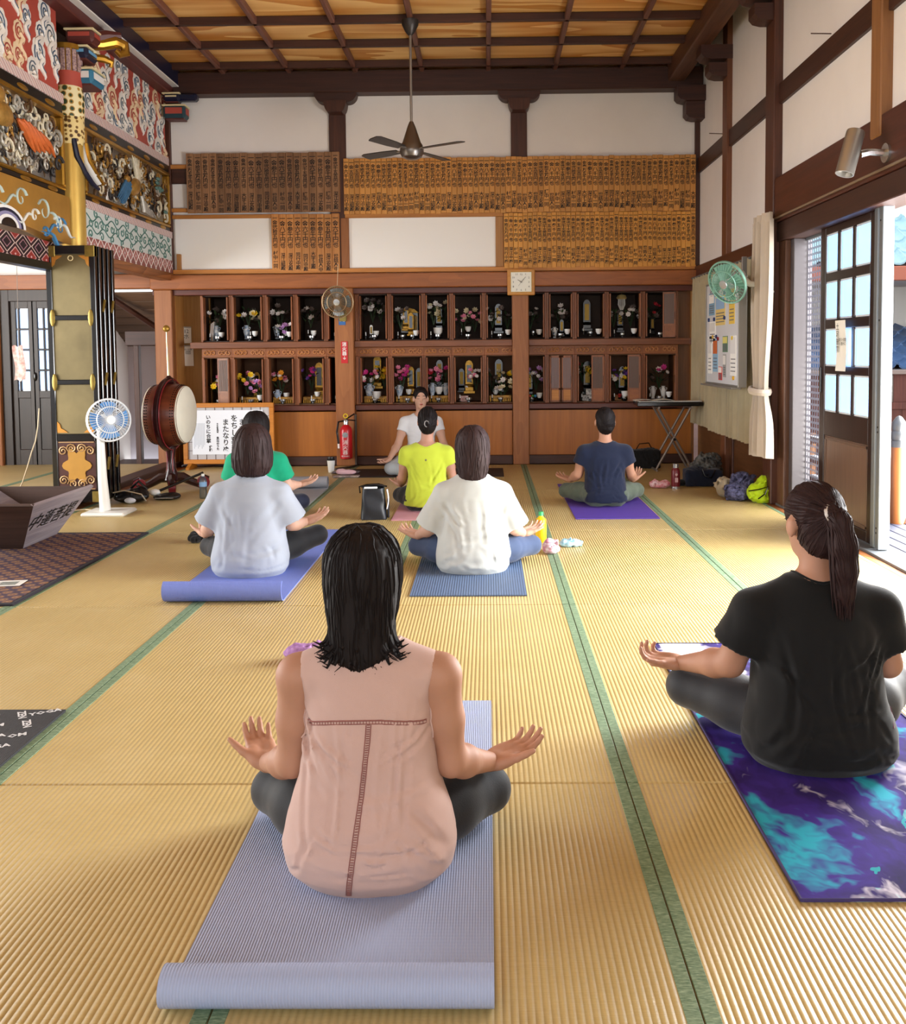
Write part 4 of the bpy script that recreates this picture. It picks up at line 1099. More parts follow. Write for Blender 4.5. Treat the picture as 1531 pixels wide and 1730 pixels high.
# glazed sliding door at the far left
door_1 = struct('door_1', 'dark sliding door with frosted glazing at the far left'); door_1.location = (-5.42, YB, 0)
DW = .98; DDARK = wood('door_dark', '#33241a', '#20160f', 2, .45)
def dl(name, x0, x1, z0, z1, y0=0, y1=.04, m=None, par=None): return MB().box(x0, x1, y0, y1, z0, z1, .003).build(name, m or DDARK, par or door_1)
dl('jamb', 0, .1, 0, 1.985, -.03, .08); dl('head', .1, DW, 1.86, 1.985, -.03, .08); dl('jamb', DW - .02, DW, 0, 1.86, -.03, .08)
for k, (a, b) in enumerate(((.16, .30), (.40, .95))):
    dl('stile', a - .06, a, 0, 1.86); dl('stile', b, b + .06, 0, 1.86)
    dl('rail', a, b, 0, .2); dl('rail', a, b, .78, .86); dl('rail', a, b, 1.78, 1.86)
    dl('lower_panel', a, b, .2, .78, .012, .03)
    for q in range(4): 
        z0_ = .86 + q * .23
        dl('frosted_pane', a, b, z0_ + .008, z0_ + .222, .016, .022, glass('frosted_daylight', '#d6e8ff', .5))
        if q: dl('glazing_bar', a, b, z0_ - .008, z0_ + .008)
    for xx in ([a + .03] if k == 0 else [a + .07, a + .33, a + .43]): dl('glazing_bar', xx - .008, xx + .008, .86, 1.78)
MB().ball((.36, -.01, 1.02), (.02, .015, .05), 8, 6).build('lock', BLK, door_1)
# white cord with an offering pouch hanging in the doorway, and the trailing lead
hp = thing('hanging_pouch', 'pale printed cloth pouch hanging on a cord before the glazed door', 'pouch', (-4.62, 8.9, 1.15))
MB().sheet(lambda u, v: (-.055 + .11 * u + .012 * math.sin(v * 5), .012 * math.sin(u * 6), .34 * v - .14 + .01 * math.sin(u * 9)), 8, 12, .006).build('pouch', mat('printed_cloth', '#e6d9d2', .8, 0, 0, 22, col2='#b07a70'), hp)
MB().cyl((.0, 0, .2), (.01, 0, 1.0), .003, n=5).build('cord', mat('grey_cord', '#8a8078', .8), hp)
cable = MB().tube([tuple(at(x, y, Y)) for x, y, Y in ((66, 690, 8.4), (64, 720, 8.35), (60, 745, 8.3), (53, 765, 8.2), (46, 790, 8.05), (38, 815, 7.8), (33, 826, 7.65))], .006, 6).build('power_cord', mat('ivory_cord', '#d9c8a8', .7))
tag(cable, 'ivory power cord dropping to the offering box', 'cord')

# ================================================================== RIGHT SIDE: window, curtains, sliding door, veranda, outdoors
ALU = mat('aluminium', '#7a7f84', .45, .5)
CURT = mat('beige_curtain', '#ad9f80', .85, 0, .12, 3, .15, 300, sheen=.2)
CURT2 = mat('linen_curtain', '#bcae9e', .85, 0, .1, 3, .15, 300, sheen=.2)
window_1 = struct('window_1', 'curtained window in the right wall'); window_1.location = (XR, 8.8, 0)
for k, (y0, y1) in enumerate(((-1.26, -.1), (.0, 1.2))):
    MB().box(.03, .06, y0, y0 + .05, .6, 2.0, .003).build('frame', ALU, window_1); MB().box(.03, .06, y1 - .05, y1, .6, 2.0, .003).build('frame', ALU, window_1)
    MB().box(.03, .06, y0, y1, .6, .65, .003).build('frame', ALU, window_1); MB().box(.03, .06, y0, y1, 1.94, 2.0, .003).build('frame', ALU, window_1)
    MB().box(.042, .048, y0 + .05, y1 - .05, .65, 1.94).build('pane', glass('frosted_window', '#cfe6f2', .55), window_1)
def curtain(name, label, y0, y1, z0, z1, folds, amp, x, m, seed, pinch=None, hem=0.0):
    rg = random.Random(seed); ph = [rg.uniform(0, 6) for _ in range(4)]
    cy = (y0 + y1) / 2; hw = (y1 - y0) / 2
    t = thing(name, label, 'curtain', (x, cy, z0))
    H = z1 - z0
    def f(u, v):
        z = H * v; s = 2 * u - 1; w = hw; a = amp
        if pinch:
            pz, pw = pinch; d = (z - pz)
            k = math.exp(-(d / (.16 if d < 0 else .45)) ** 2); w = hw * (1 - (1 - pw) * k); a = amp * (1 - .35 * k)
        wav = math.sin(s * math.pi * folds + ph[0] + .25 * math.sin(v * 3 + ph[1])) + .35 * math.sin(s * math.pi * folds * 2.3 + ph[2] + v)
        fall = (1 - v) * .35 + .65
        return (-a * wav * fall, s * w + .008 * math.sin(v * 7 + ph[3]), z + (hem * math.sin(s * 9 + ph[1]) * (1 - v)))
    MB().sheet(f, int(folds * 12), 26, .004).build('cloth', m, t)
    MB().sheet(lambda u, v: (f(u, 1)[0] * .8, f(u, 1)[1], H - .02 + .07 * v), int(folds * 12), 2, .006).build('heading_tape', m, t)
    return t
curtain('window_curtain', 'beige pleated curtain at the far end of the side window', 9.15, 9.95, .46, 1.98, 7, .03, XR - .09, CURT, 3)
curtain('window_curtain', 'beige pleated curtain hanging behind the whiteboard', 7.56, 9.12, .44, 1.98, 12, .028, XR - .09, CURT, 4)
dc = curtain('door_curtain', 'linen curtain tied back at the post by the sliding door', 7.08, 7.5, .4, 2.26, 3.4, .045, XR - .16, CURT2, 8, (.52, .62), .01)
MB().tube([(.0 + .07 * math.cos(a), .135 * math.sin(a), .52 + .012 * math.sin(a)) for a in [k / 20 * 6.283 for k in range(20)]], .018, 6, closed=True, flat=1.6).build('tie_back', CURT2, dc)
rail = MB().cyl((XR - .1, 7.5, 2.03), (XR - .1, YB - .08, 2.03), .012, n=8).build('curtain_rail', ALU, window_1); rail.location = (-XR, -8.8, 0)

# ---- sliding door leaf (dark, twelve panes), screen and track post
door_2 = struct('door_2', 'dark brown sliding door with twelve glass panes, pushed half open'); door_2.location = (XR + .05, 5.62, .02)
DD = wood('door_brown_black', '#2e1c17', '#1a0f0d', 2, .35)
DPAN = wood('door_panel_taupe', '#6e5648', '#57433a', 2, .3)
GLZ = glass('door_glass_pale', '#b0cbf0', .35)
DWd, DHt = .94, 2.08
def d2(name, y0, y1, z0, z1, x0=0, x1=.04, m=None): return MB().box(x0, x1, y0, y1, z0, z1, .004).build(name, m or DD, door_2)
d2('stile', 0, .1, 0, DHt); d2('stile', DWd - .09, DWd, 0, DHt)
rows = [(.79, 1.055), (1.11, 1.37), (1.435, 1.70), (1.76, 2.03)]
edges = [.1, .34, .38, .595, .635, .85]
zz = [.62] + [v for r in rows for v in r] + [DHt]
for k in range(0, len(zz) - 1, 2): d2('rail', .1, .85, zz[k], zz[k + 1])
for z0, z1 in rows:
    d2('muntin', .34, .38, z0, z1); d2('muntin', .595, .635, z0, z1)
    for a, b in ((.1, .34), (.38, .595), (.635, .85)):
        MB().box(.016, .022, a, b, z0, z1).build('pane', GLZ, door_2)
        g = MB()
        for (p, q, r_, s_) in ((a, a + .012, z0, z1), (b - .012, b, z0, z1), (a, b, z0, z0 + .012), (a, b, z1 - .012, z1)): g.box(.006, .012, p, q, r_, s_)
        g.build('bead', mat('white_bead', '#cfd6dc', .4), door_2)
d2('rail', .1, .85, 0, .07); d2('lower_panel', .1, .85, .07, .62, .008, .03, DPAN)
g = MB()
for (p, q, r_, s_) in ((.11, .13, .08, .61), (.82, .84, .08, .61), (.11, .84, .08, .1), (.11, .84, .59, .61)): g.box(.002, .01, p, q, r_, s_, .002)
g.build('panel_moulding', DPAN, door_2)
MB().box(-.008, .002, .9, .93, .92, 1.1, .003).build('pull', BLK, door_2)
screen_frame = struct('door_3', 'aluminium framed insect screen door'); screen_frame.location = (XR + .12, 5.5, .02)
for y0, y1 in ((0, .05), (.07, .12)): MB().box(-.09, -.02, y0, y1, 0, 2.1, .004).build('track_post', ALU, screen_frame)
g = MB()
for z in (.1, .13, .72, .75, 1.4, 2.0): g.cyl((-.092, .03, z), (-.088, .03, z), .006, n=8)
_o = g.build('screws', mat('dark_iron', '#231d1a', .5, .6), screen_frame); _o['kind'] = 'stuff'
for y in (1.02, 1.62): MB().box(-.01, .02, y - .025, y + .025, 0, 2.1, .003).build('stile', ALU, screen_frame)
for z in (0, 2.06): MB().box(-.01, .02, 1.0, 1.62, z, z + .04, .003).build('rail', ALU, screen_frame)
def net():
    t = NT('screen_net'); tc = t.add('ShaderNodeTexCoord'); sp = t.add('ShaderNodeSeparateXYZ', ins={0: tc.outputs['Object']})
    def band(o, k): return t.math('GREATER_THAN', t.math('FRACT', t.math('MULTIPLY', o, k)), .62)
    m = t.math('MAXIMUM', band(sp.outputs[1], 22.0), band(sp.outputs[2], 22.0))
    m = t.math('MULTIPLY', m, .62)
    tr = t.add('ShaderNodeBsdfTransparent').outputs[0]; df = t.add('ShaderNodeBsdfDiffuse', ins={'Color': lin('#8f92a0')}).outputs[0]
    t.link(t.add('ShaderNodeMixShader', ins={0: m, 1: tr, 2: df}).outputs[0], t.n['Material Output'].inputs['Surface']); return t.m
MB().box(.004, .006, 1.04, 1.6, .04, 2.06).build('net', net(), screen_frame)
wr('door_jamb', 7.12, 7.28, 0, 2.1, XR - .02, XR + .14, wood('timber_jamb', '#6a4631', '#432818', 2, .5), .004)
wr('door_jamb', 7.04, 7.12, 0, 2.1, XR + .02, XR + .16, mat('jamb_grey', '#4d474a', .4), .004)
# paper notice on the door
nt = thing('door_notice', 'white paper notice hung on the middle pane of the sliding door', 'notice', (XR + .035, 6.107, 1.1))
MB().sheet(lambda u, v: (-.012 + .006 * math.sin(v * 4), -.085 + .17 * u, .34 * v), 4, 8, .002).build('paper', mat('notice_paper', '#eceae4', .7), nt)
for k, (bd, y, z, s_) in enumerate((('土足厳禁', .04, .3, .05), ('障子の開閉\nお静かに', -.05, .22, .026))):
    tm = text_mesh('\n'.join(bd) if k == 0 else bd, s_, INK, 1, 1.0)
    o = link('lettering', tm, nt, (-.02, y - .0, z - .02)); o.rotation_euler = (0, 0, -math.pi / 2)

# ---- veranda and outdoors
veranda = struct('veranda', 'weathered plank veranda outside the sliding door')
W_DECK = wood('deck_weathered', '#2e3348', '#202436', 1, .6, rnd=.3)
for k in range(7): MB().box(XR + .17 + .105 * k, XR + .27 + .105 * k, -3, 12, -.08, -.03, .004).build('deck_board', W_DECK, veranda)
W_ORANGE = wood('railing_orange', '#96602f', '#7a4a22', 1, .5)
rl = thing('veranda_railing', 'orange wooden veranda railing with capped post outside the door', 'railing', (3.0, 6.62, -.03))
MB().lathe([(.055, 0), (.055, .56)], 18).build('post', wood('railing_post', '#8a5222', '#6e3e16', 2, .45), rl)
MB().lathe([(.057, .56), (.057, .60), (.05, .61), (.057, .62), (.057, .66), (.045, .68), (.05, .7), (.048, .74), (.02, .78), (.004, .79)], 18).build('finial', mat('grey_metal_cap', '#4c4e50', .4, .6), rl)
for z, w in ((.46, .035), (.28, .03), (.1, .05)):
    MB().box(-.03, .03, .05, 5.2, z - .04, z, .004).build('rail', W_ORANGE, rl); MB().box(-.034, .034, .05, 5.2, z, z + .022, .003).build('rail_cap', mat('white_cap', '#9a9ea6', .5), rl)
for y in (1.8, 3.6): MB().lathe([(.045, 0), (.045, .5)], 12, (0, y, 0)).build('baluster', W_ORANGE, rl)
ground = struct('ground', 'gravel yard beyond the veranda')
MB().box(XR + .8, 26, -6, 40, -.75, -.6).build('ground_slab', mat('yard_gravel', '#b9b4aa', .9, 0, .2, 20), ground)
gr = MB(); rg = random.Random(5)
for k in range(900):
    x, y = rg.uniform(3.2, 5.2), rg.uniform(7.5, 11.5); a = rg.uniform(0, 6.28); h = rg.uniform(.1, .25)
    gr.raw([(x, y, -.62), (x + .02 * math.cos(a), y + .02 * math.sin(a), -.62), (x + .05 * math.cos(a + 1), y + .05 * math.sin(a + 1), -.6 + h)], [(0, 1, 2)])
o = gr.build('grass', mat('grass_green', '#5d8a3c', .8), None, smooth=0); tag(o, 'short green grass beyond the veranda railing', 'grass', kind='stuff')
fence = thing('board_fence', 'red brown vertical board fence beyond the veranda', 'fence', (4.2, 13.0, -.62))
W_FEN = wood('fence_cedar', '#6d3a2e', '#4c241c', 2, .7, rnd=.3)
fb = MB().box(-.088, .088, 0, .025, 0, 1.02, .003).mesh('board', W_FEN); fb2 = MB().box(-.14, .14, 0, .025, 1.1, 1.5, .003).mesh('board', W_FEN)
for k in range(34): link('board', fb, fence, (-1.6 + .18 * k, 0, 0))
for k in range(20): link('board', fb2, fence, (-1.55 + .3 * k, .01, 0))
MB().box(-1.8, 4.6, -.03, .05, 1.0, 1.1, .005).build('rail', W_FEN, fence); MB().box(-1.8, 4.6, -.05, .08, 1.5, 1.56, .006).build('cap_rail', mat('fence_cap', '#8a7770', .6), fence)
def roof_tiles(parent, x0, x1, y0, z0, slope, run, m, pitch=.26, rows=9):
    um = MB()
    for k in range(7):
        a = math.pi * k / 6
    prof = [(-pitch / 2, .0), (-pitch * .3, -.03), (0, -.035), (pitch * .22, -.01), (pitch * .36, .045), (pitch / 2, .03)]
    dl_ = run / rows
    def tmesh():
        g = MB(); v = []; 
        for j, (yy, lift) in enumerate(((0, .03), (dl_ * 1.1, 0))):
            for a, b in prof: v.append((a, yy, b + lift + yy * slope))
        n = len(prof); f = [(i, i + 1, n + i + 1, n + i) for i in range(n - 1)]
        v += [(a, b_, c - .03) for a, b_, c in v[:n]]; f += [(i + 1, i, 2 * n + i, 2 * n + i + 1) for i in range(n - 1)]
        return g.raw(v, f).mesh('roof_tile', m)
    me = tmesh(); nx = int((x1 - x0) / pitch)
    for i in range(nx):
        for j in range(rows): link('roof_tile', me, parent, (x0 + (i + .5) * pitch, y0 + j * dl_, z0 + j * dl_ * slope))
TILE_B = mat('blue_grey_tile', '#3f5d86', .35, 0, .25, 4); TILE_P = mat('pale_cyan_tile', '#8fb4c0', .4, 0, .2, 4)
house = thing('neighbour_house', 'neighbouring house with blue tiled lower roof and pale tiled upper roof', 'building', (0, 0, -.6))
MB().box(4.6, 13, 17.2, 23, 0, 4.6).build('wall', mat('house_plaster', '#d8d2c8', .9), house)
MB().box(4.6, 13, 16.9, 17.2, 1.75, 2.1).build('shadow_board', W_DARKX, house)
roof_tiles(house, 5.2, 9.4, 14.6, 1.55, .28, 2.6, TILE_B, .28, 7)
MB().raw([(4.9, 14.6, 1.5), (9.6, 14.6, 1.5), (9.6, 17.25, 2.25), (4.9, 17.25, 2.25)], [(0, 1, 2, 3)]).build('roof_deck', W_DARKX, house)
roof_tiles(house, 5.4, 10.2, 15.6, 3.3, .62, 4.2, TILE_P, .3, 11)
MB().raw([(4.9, 15.6, 3.24), (11, 15.6, 3.24), (11, 19.9, 5.9), (4.9, 19.9, 5.9)], [(0, 1, 2, 3)]).build('roof_deck', W_DARKX, house)
MB().box(5.0, 10.6, 15.5, 15.62, 3.0, 3.24, .01).build('eave_board', mat('eave_rust', '#a8604a', .7), house)
MB().box(5.0, 10.6, 15.7, 17.2, 3.0, 3.06).build('eave_soffit', mat('eave_pale', '#c9b8aa', .8), house)
dp = MB().tube([(6.18, 14.45, 1.55), (6.2, 14.6, 2.2), (6.36, 15.2, 3.25)], .05, 8).build('downpipe', mat('pale_pipe', '#dfe3e8', .5), house)
MB().box(4.2, 12, 14.4, 14.7, 1.42, 1.52, .01).build('gutter', mat('dark_gutter', '#3d3a3c', .5), house)

# ---- whiteboard with notices
wbd = thing('whiteboard', 'whiteboard covered with pinned notices in front of the curtains', 'whiteboard', (2.09, 8.1, .95), 0)
BH, BW = .90, 1.1
def wbx(name, y0, y1, z0, z1, x0, x1, m, ch=.002): return MB().box(x0, x1, y0, y1, z0, z1, ch).build(name, m, wbd)
wbx('panel', -BW / 2, BW / 2, 0, BH, 0, .015, mat('whiteboard_enamel', '#dfe0e4', .25))
for a in (-BW / 2 - .015, BW / 2): wbx('frame_edge', a, a + .015, -.015, BH + .015, -.01, .06, mat('grey_frame', '#8a8680', .4, .3))
for a in (-.015, BH): wbx('frame_edge', -BW / 2, BW / 2, a, a + .015, -.01, .06, MATS['grey_frame'])
wbx('pen_tray', -BW / 2, BW / 2, -.03, -.015, -.06, .02, MATS['grey_frame'])
PAP = [('white', '#f2f1ec'), ('pale blue', '#a9c4dc'), ('yellow', '#e2c46a'), ('white', '#efeee8'), ('orange', '#d8a05a'), ('white', '#eeece6'), ('blue', '#8fb0cf'), ('white', '#f0efea')]
for k, (yy, zz_, w_, h_, c1, c2) in enumerate(((.36, .62, .2, .2, '#7fa5c0', '#efeeea'), (.05, .52, .32, .26, '#e0c478', '#8fb0d4'), (-.33, .52, .17, .3, '#e3bf55', '#d9b24e'), (.33, .36, .22, .2, '#f1f0ec', '#dcdad6'), (.22, .1, .17, .3, '#8fb4d0', '#c86a3a'), (.42, .08, .14, .34, '#f2f1ec', '#e0dedb'), (-.12, .28, .16, .14, '#5d7d66', '#dcd27a'), (-.1, .06, .1, .2, '#9a9a98', '#e6e4e0'), (.04, .03, .12, .12, '#c84a44', '#efe6e2'), (-.38, .08, .18, .34, '#efeeea', '#dcdcdc'))):
    pp = wbx('pinned_paper', yy - w_ / 2, yy + w_ / 2, zz_, zz_ + h_, -.004, 0, mat('paper_%d' % k, c1, .7), 0)
    MB().box(-.006, -.004, yy - w_ / 2 + .01, yy + w_ / 2 - .01, zz_ + h_ * .55, zz_ + h_ * .95).build('printed_block', mat('paper2_%d' % k, c2, .7), pp)
    g = MB()
    for q in range(4): g.box(-.006, -.0045, yy - w_ / 2 + .015, yy + w_ / 2 - .02 - .01 * (q % 2), zz_ + h_ * (.1 + .1 * q), zz_ + h_ * (.1 + .1 * q) + .008)
    g.build('print_lines', mat('print_grey', '#6a6a70', .7), pp)['kind'] = 'stuff'
for k, (yy, zz_, c_) in enumerate(((.2, .8, '#24386a'), (-.1, .8, '#24386a'), (-.1, .58, '#24386a'), (.46, .58, '#24386a'), (.26, .58, '#24386a'), (.18, .42, '#24386a'), (.12, .4, '#8a1f26'), (-.36, .4, '#e0c030'), (-.4, .06, '#e0b030'), (.3, .42, '#d8b040'))):
    MB().cyl((-.012, yy, zz_), (0, yy, zz_), .018, n=10).build('magnet', mat('magnet' + c_, c_, .4), wbd)
o = link('lettering', text_mesh('行事予定', .085, INK, 1), wbd, (-.006, .24, .8)); o.rotation_euler = (0, 0, -math.pi / 2)
for a in (-.4, .4): MB().box(.06, .1, a - .015, a + .015, .0, 1.08, .002).build('hanger', MATS['grey_frame'], wbd)

# ---- fans: shared builder
def fan_head(parent, M, R, guard, blade, hubm, motor, nw=36, depth=.09):
    def T(p): return tuple(M @ Vector(p))
    g = MB()
    for rr, x in ((R, 0), (R * .99, -.012), (R * .62, depth * .42), (R * .62, -depth * .5)):
        g.tube([T((rr * math.cos(a), rr * math.sin(a), x)) for a in [k / 32 * 6.283 for k in range(32)]], .005 if rr < R * .98 else .008, 5, closed=True)
    for k in range(nw):
        a = k / nw * 6.283
        for sg, d in ((1, depth * .55), (-1, depth * .6)):
            g.tube([T((r * R * math.cos(a), r * R * math.sin(a), sg * d * (1 - r ** 2.4))) for r in (.2, .5, .8, .95, 1.0)], .0022, 4, caps=False)
    g.build('guard', guard, parent)
    b = MB()
    for k in range(4):
        a0 = k * math.pi / 2
        def f(u, v):
            r = R * (.16 + .72 * u); a = a0 + (v - .5) * (1.25 - .25 * u); return T((r * math.cos(a), r * math.sin(a), (v - .5) * .05))
        b.sheet(f, 5, 5, .002)
    b.build('blades', blade, parent)['kind'] = 'stuff'
    MB().lathe([(.001, depth * .62), (R * .2, depth * .6), (R * .22, depth * .52), (R * .21, depth * .4)], 18, M=M).build('badge', hubm, parent)
    MB().lathe([(.02, -.01), (R * .3, -depth * .5), (R * .34, -depth * .9), (R * .32, -depth * 1.9), (R * .2, -depth * 2.3), (.002, -depth * 2.35)], 18, M=M).build('motor_housing', motor, parent)
def face(normal, origin):
    n = Vector(normal).normalized(); q = n.to_track_quat('Z', 'Y')
    return Matrix.Translation(origin) @ q.to_matrix().to_4x4()
FG_GREEN = mat('green_guard', '#7fae9c', .4, .2); WPL = mat('white_plastic', '#e8e8e4', .4)
wf = thing('wall_fan', 'green guarded wall fan on a white arm above the whiteboard', 'fan', (XR - .07, 7.3, 1.72))
fan_head(wf, face((-.75, -.55, -.38), (-.34, .06, .07)), .175, FG_GREEN, mat('green_blade', '#6fa08c', .3), mat('chrome_badge', '#d8dcdc', .15, .7), WPL)
MB().tube([(-.22, .15, .14), (-.15, .08, .06), (-.02, .0, .04), (0.0, .0, -.02)], [.03, .025, .025, .03], 8).build('arm', WPL, wf)
MB().box(-.03, 0, -.04, .04, -.14, .06, .01).build('wall_plate', WPL, wf)
MB().tube([(-.03, -.02, -.1), (-.05, -.03, -.2), (-.04, -.02, -.32)], .003, 5).build('pull_cord', WPL, wf)
# spotlight on the lintel
sp = thing('spotlight', 'silver cylinder spotlight on the lintel above the sliding door', 'lamp', (XR - .06, 5.25, 2.36))
MB().cyl((0, 0, 0), (-.015, 0, 0), .055, n=18).build('wall_plate', SILVER, sp)
MB().tube([(-.01, 0, 0), (-.09, .01, .01), (-.14, .02, .0)], .02, 8).build('arm', SILVER, sp)
Msp = face((-.3, -.12, -1), (-.2, .03, .0))
MB().lathe([(.0, -.14), (.05, -.14), (.052, -.13), (.052, .12), (.045, .12), (.043, .09), (.0, .09)], 20, M=Msp, caps=False).build('barrel', mat('brushed_steel', '#a5a19b', .35, .8), sp)
MB().lathe([(.0, .088), (.043, .088)], 16, M=Msp, caps=False).build('lens', mat('lens_grey', '#8d9390', .1), sp)
# ceiling fan
CFp = fl(693, 36, ZC - .08)
cf = thing('ceiling_fan', 'steel ceiling fan with dark blades on a long rod', 'fan', (CFp.x, CFp.y, 3.2))
STEEL = mat('brushed_steel', '#a5a19b', .35, .8); DBL = mat('dark_fan_blade', '#2e2926', .4)
zt = ZC - .075 - 3.2
MB().lathe([(.02, zt - .13), (.045, zt - .1), (.075, zt - .04), (.08, zt), (.001, zt)], 20).build('canopy', mat('dark_steel', '#3a3533', .4, .6), cf)
MB().cyl((0, 0, .14), (0, 0, zt - .1), .012, n=10).build('rod', STEEL, cf)
MB().lathe([(.018, .16), (.035, .12), (.085, -.03), (.1, -.05), (.104, -.07), (.11, -.09), (.11, -.12), (.09, -.16), (.05, -.18), (.001, -.185)], 24).build('motor', mat('pewter', '#77706a', .32, .85), cf)
for k in range(4):
    a = math.radians(-32 + 90 * k); M = Matrix.Rotation(a, 4, 'Z')
    b = MB().box(.1, .17, -.02, .02, -.098, -.088, .003, M).build('blade_iron', STEEL, cf)
    R2 = M @ Matrix.Translation((0, 0, -.092)) @ Matrix.Rotation(math.radians(9), 4, 'X')
    MB().prism([(.15, -.045), (.3, -.062), (.54, -.066), (.56, -.03), (.56, .04), (.52, .062), (.3, .055), (.15, .04)], -.004, .004, R2, axis='z').build('blade', DBL, cf)

# ================================================================== smooth-blended solids for bodies, cloth and hair
class Field:
    def __init__(s, lo, hi, h):
        s.lo = np.array(lo, np.float32); s.h = h
        n = np.ceil((np.array(hi) - s.lo) / h).astype(int) + 1
        s.F = np.full(tuple(n), 1.0, np.float32); s.n = n
    def region(s, lo, hi):
        a = np.clip(np.floor((np.array(lo) - s.lo) / s.h).astype(int), 0, s.n - 1); b = np.clip(np.ceil((np.array(hi) - s.lo) / s.h).astype(int) + 1, 1, s.n)
        sl = tuple(slice(int(i), int(j)) for i, j in zip(a, b))
        ax = [s.lo[k] + s.h * np.arange(a[k], b[k], dtype=np.float32) for k in range(3)]
        return sl, ax[0][:, None, None], ax[1][None, :, None], ax[2][None, None, :]
    def add(s, fn, lo, hi, k=.02):
        m = k + 3 * s.h
        sl, x, y, z = s.region(np.array(lo) - m, np.array(hi) + m)
        if 0 in s.F[sl].shape: return s
        d = fn(x, y, z); f = s.F[sl]
        if k > 0:
            t = np.clip(.5 + .5 * (f - d) / k, 0, 1); s.F[sl] = f + (d - f) * t - k * t * (1 - t)
        else: s.F[sl] = np.minimum(f, d)
        return s
    def sub(s, fn, lo, hi, k=.01):
        m = k + 3 * s.h
        sl, x, y, z = s.region(np.array(lo) - m, np.array(hi) + m)
        if 0 in s.F[sl].shape: return s
        d = -fn(x, y, z); f = s.F[sl]
        t = np.clip(.5 - .5 * (f - d) / k, 0, 1); s.F[sl] = f + (d - f) * t + k * t * (1 - t)
        return s
    def cone(s, a, b, ra, rb, k=.02, end=None):
        a = np.array(a, np.float32); b = np.array(b, np.float32); ab = b - a; L2 = float(ab @ ab) + 1e-9
        n = ab / math.sqrt(L2)
        def fn(x, y, z):
            px, py, pz = x - a[0], y - a[1], z - a[2]
            t = (px * ab[0] + py * ab[1] + pz * ab[2]) / L2; tc = np.clip(t, 0, 1)
            d = np.sqrt((px - tc * ab[0]) ** 2 + (py - tc * ab[1]) ** 2 + (pz - tc * ab[2]) ** 2) - (ra + (rb - ra) * tc)
            if end is not None: d = np.maximum(d, (t - 1) * math.sqrt(L2) - end)
            return d
        r = max(ra, rb); return s.add(fn, np.minimum(a, b) - r, np.maximum(a, b) + r, k)
    def ell(s, c, r, R=None, k=.02, cut=False):
        c = np.array(c, np.float32); r = np.array(r, np.float32); Rm = None if R is None else np.array(R, np.float32)
        def fn(x, y, z):
            p = [x - c[0], y - c[1], z - c[2]]
            if Rm is not None: p = [p[0] * Rm[0, i] + p[1] * Rm[1, i] + p[2] * Rm[2, i] for i in range(3)]
            k0 = np.sqrt((p[0] / r[0]) ** 2 + (p[1] / r[1]) ** 2 + (p[2] / r[2]) ** 2)
            k1 = np.sqrt((p[0] / r[0] ** 2) ** 2 + (p[1] / r[1] ** 2) ** 2 + (p[2] / r[2] ** 2) ** 2) + 1e-9
            return k0 * (k0 - 1) / k1
        m = float(r.max()) if R is not None else r
        return (s.sub if cut else s.add)(fn, c - m, c + m, k)
    def col(s, prof, k=.02, e=2.3, flute=None):
        """upright column; prof rows = z, rx, ry, cx, cy"""
        P = np.array(sorted(prof), np.float32)
        def fn(x, y, z):
            zz = z.ravel(); I = [np.interp(zz, P[:, 0], P[:, i])[None, None, :].astype(np.float32) for i in range(1, 5)]
            qx, qy = np.abs((x - I[2]) / I[0]), np.abs((y - I[3]) / I[1])
            q = (qx ** e + qy ** e) ** (1 / e)
            m = np.minimum(I[0], I[1])
            if flute is not None: q = q + flute(x - I[2], y - I[3], z)
            return np.maximum(np.maximum((q - 1) * m, P[0, 0] - z), z - P[-1, 0])
        rx, ry = P[:, 1].max(), P[:, 2].max()
        return s.add(fn, (P[:, 3].min() - rx, P[:, 4].min() - ry, P[0, 0]), (P[:, 3].max() + rx, P[:, 4].max() + ry, P[-1, 0]), k)
    def wrinkle(s, amp, seed=0, freq=(18, 22, 26), zmax=9, zmin=-9):
        rg = np.random.RandomState(seed); sl, x, y, z = s.region(s.lo, s.lo + s.h * (s.n - 1))
        w = 0
        for i in range(5):
            a = rg.uniform(-1, 1, 3) * np.array(freq); p = rg.uniform(0, 6, 3)
            w = w + np.sin(a[0] * x + a[1] * y + a[2] * z + p[0] + 1.6 * np.sin(9 * z + 7 * x + p[1]) + 1.3 * np.sin(11 * y - 6 * x + p[2]))
        w = np.tanh(w / 1.8); w = np.abs(w) ** .8 * 1.0
        g = np.clip((zmax - z) / .08, 0, 1) * np.clip((z - zmin) / .05, 0, 1)
        s.F = s.F - amp * (w - .55) * g
        return s
    def crease(s, pts, w, amp, side=-1):
        """pressed fold along a polyline given in (x, z) on the back (side -1) or front (+1)"""
        P = np.array(pts, np.float32); m = 3 * w
        sl, x, y, z = s.region((P[:, 0].min() - m, -9, P[:, 1].min() - m), (P[:, 0].max() + m, 9, P[:, 1].max() + m))
        if 0 in s.F[sl].shape: return s
        X, Z = x[:, 0, :], z[0, :, :]; X, Z = np.broadcast_arrays(x[:, 0, :], z[:, 0, :])
        d = np.full(X.shape, 9.0, np.float32); tt = np.zeros(X.shape, np.float32); n = len(P) - 1
        for i in range(n):
            a, b = P[i], P[i + 1]; ab = b - a; t = np.clip(((X - a[0]) * ab[0] + (Z - a[1]) * ab[1]) / (ab @ ab + 1e-9), 0, 1)
            e = np.hypot(X - a[0] - t * ab[0], Z - a[1] - t * ab[1]); k = e < d; d = np.where(k, e, d); tt = np.where(k, (i + t) / n, tt)
        g = (np.exp(-(d / w) ** 2) - .75 * np.exp(-((d - 1.5 * w) / w) ** 2)) * np.sin(np.pi * np.clip(tt, .02, .98)) ** .6 * amp
